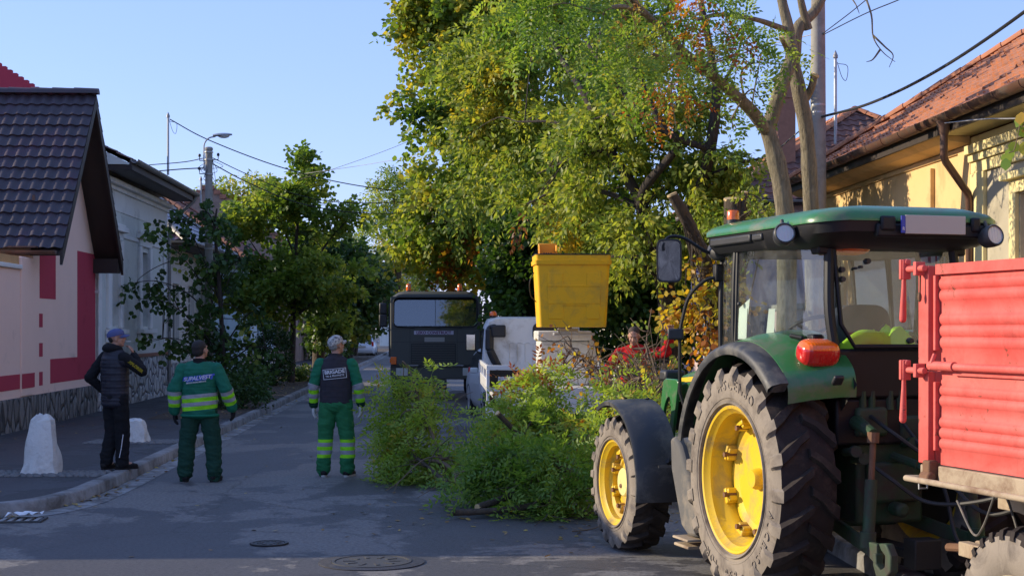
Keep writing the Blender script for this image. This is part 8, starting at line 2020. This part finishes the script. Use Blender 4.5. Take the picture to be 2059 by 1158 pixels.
# --- smoker in the blue cap on the pavement
J = standing(foot=.075, aL=(.30, -.16, 1.16), aR=(.30, .10, 1.20), wL=(.22, .02, .98), wR=(.10, .22, 1.47), sh=.19)
J['wriR'] = (.155, .165, 1.445); J['elbR'] = (.33, .16, 1.24); J['hdR'] = (-.35, -.12, .95); J['hnR'] = (-.6, -.8, 0); J['hdL'] = (.4, .6, -.6); J['kneeR'] = (.09, .05, .49); J['ankR'] = (.08, .05, .085); J['ankL'] = (-.085, -.07, .085)
t, V, T, hm = person('man in navy padded vest and blue cap smoking on the pavement edge', (-4.97, 18.68, KH), R(-38), J, R(-40), R(6), curlR=.5)
t.scale = (1.0, 1.0, .99)
for s in 'LR': remeshed('sleeve', sleeve(V, s, (.078, .068, .054)), .0085, 3, M_BLACKC, t, wrinkle(.008, (9, 9, 22), 9))
def quilt(c): return .0045 * abs(math.sin(c.z * 2 * math.pi / .17 + c.x * 3)) + .005 * noise.noise(c * 12)
vst = remeshed('padded_vest', torso_shapes(V, .200, .158, .84, 1.47, 0, .97) + [('c', V['shoL'] * .97, .07, V['neck'] - Vector((0, 0, .03)), .082), ('c', V['shoR'] * .97, .07, V['neck'] - Vector((0, 0, .03)), .082)], .0085, 2, M_NAVY, t, quilt)
remeshed('hood', [('e', (0, -.075, 1.53), (.125, .085, .065)), ('c', (-.09, -.03, 1.53), .045, (.09, -.03, 1.53), .045), ('c', (-.09, .0, 1.52), .04, (0, .07, 1.49), .04), ('c', (.09, .0, 1.52), .04, (0, .07, 1.49), .04)], .008, 3, M_BLACKC, t, wrinkle(.007, (11, 11, 11), 4))
trousers(t, V, M_BLACKC, (.112, .092, .080), None, .085, 8.0, .009); shoes(t, V, M_SHOE)
cap(t, T, hm, M_CAPB); remeshed('hair', [('e', T(0, -.056, .0), (.066, .046, .050), hm)], .008, 2, M_HAIRD, t)
b = MB(); b.cyl(T(.012, .112, -.052), T(.045, .175, -.055), .0042, n=8); b.build('cigarette', M_WHITEP, t)
e = V['sho' + 'R'].lerp(V['elbR'], .5); ax = (V['elbR'] - V['shoR']).normalized(); nn = Vector((.45, -.85, .3)); nn = (nn - ax * nn.dot(ax)).normalized()
vs, fs = font_mesh('EXPLORER', .05, .001, offset=.003); b = MB(); s2 = nn.cross(ax); b.add([e + ax * (v.x + .03) + s2 * v.y + nn * (.074 + .002) - nn * (v.y * v.y * 7) for v in vs], fs); b.build('sleeve_print', M_YELT, t, smooth=0, fix=False)
b = MB(); b.tube([V['kneeR'] + Vector((.085, -.06, -.04)), V['kneeR'].lerp(V['ankR'], .55) + Vector((.070, -.075, 0)), V['kneeR'].lerp(V['ankR'], .82) + Vector((.05, -.085, 0))], .005, 6); b.build('trouser_piping', M_WHITET, t)

# --- man in red behind the heap, one arm raised into the branches
J = standing(foot=.12, aL=(.43, .12, 1.44), aR=(.34, .16, 1.20), wL=(.52, .20, 1.68), wR=(.30, .36, 1.05), sh=.205)
J['hdL'] = (.1, .1, 1); J['hnL'] = (0, 1, 0); J['hdR'] = (-.2, .8, -.3); J['head'] = (0, .05, 1.65)
t, V, T, hm = person('man in red sweater behind the branch heap with one arm raised', (1.69, 20.6, .06), R(168), J, R(0), R(-22), curlL=.7)
t.scale = (1.03, 1.03, 1.05)
S_ = torso_shapes(V, .205, .150, .90, 1.47, 0, .97) + sleeve(V, 'L', (.082, .072, .056)) + sleeve(V, 'R', (.082, .072, .056)) + [('c', V['shoL'], .075, V['neck'] - Vector((0, 0, .03)), .08), ('c', V['shoR'], .075, V['neck'] - Vector((0, 0, .03)), .08)]
remeshed('sweater', S_, .0085, 3, M_REDS, t, wr2); trousers(t, V, M_TDG, (.12, .098, .09), None, .09, 3.0, .010); shoes(t, V, M_SHOE)
remeshed('hair', [('e', T(0, -.018, .042), (.080, .098, .086), hm), ('e', T(0, -.050, 0), (.074, .060, .065), hm)], .008, 2, mat('cropped_brown_hair', (.05, .03, .02), .8, var=.3, vs=50), t)
# --- tiny pedestrian by the far cars
J = standing()
t, V, T, hm = person('far pedestrian in pale tan coat between the parked car and van', (-9.45, 99, 0), R(170), J, 0, 0)
remeshed('coat', torso_shapes(V, .21, .15, .75, 1.47, 0, .97) + sleeve(V, 'L') + sleeve(V, 'R') + [('c', V['shoL'], .075, V['neck'] - Vector((0, 0, .03)), .08), ('c', V['shoR'], .075, V['neck'] - Vector((0, 0, .03)), .08)], .015, 2, cloth('tan_coat', (.30, .22, .15)), t); trousers(t, V, M_BLACKC); shoes(t, V, M_SHOE); remeshed('hair', [('e', T(0, -.02, .04), (.08, .1, .085), hm)], .012, 2, M_HAIRD, t)
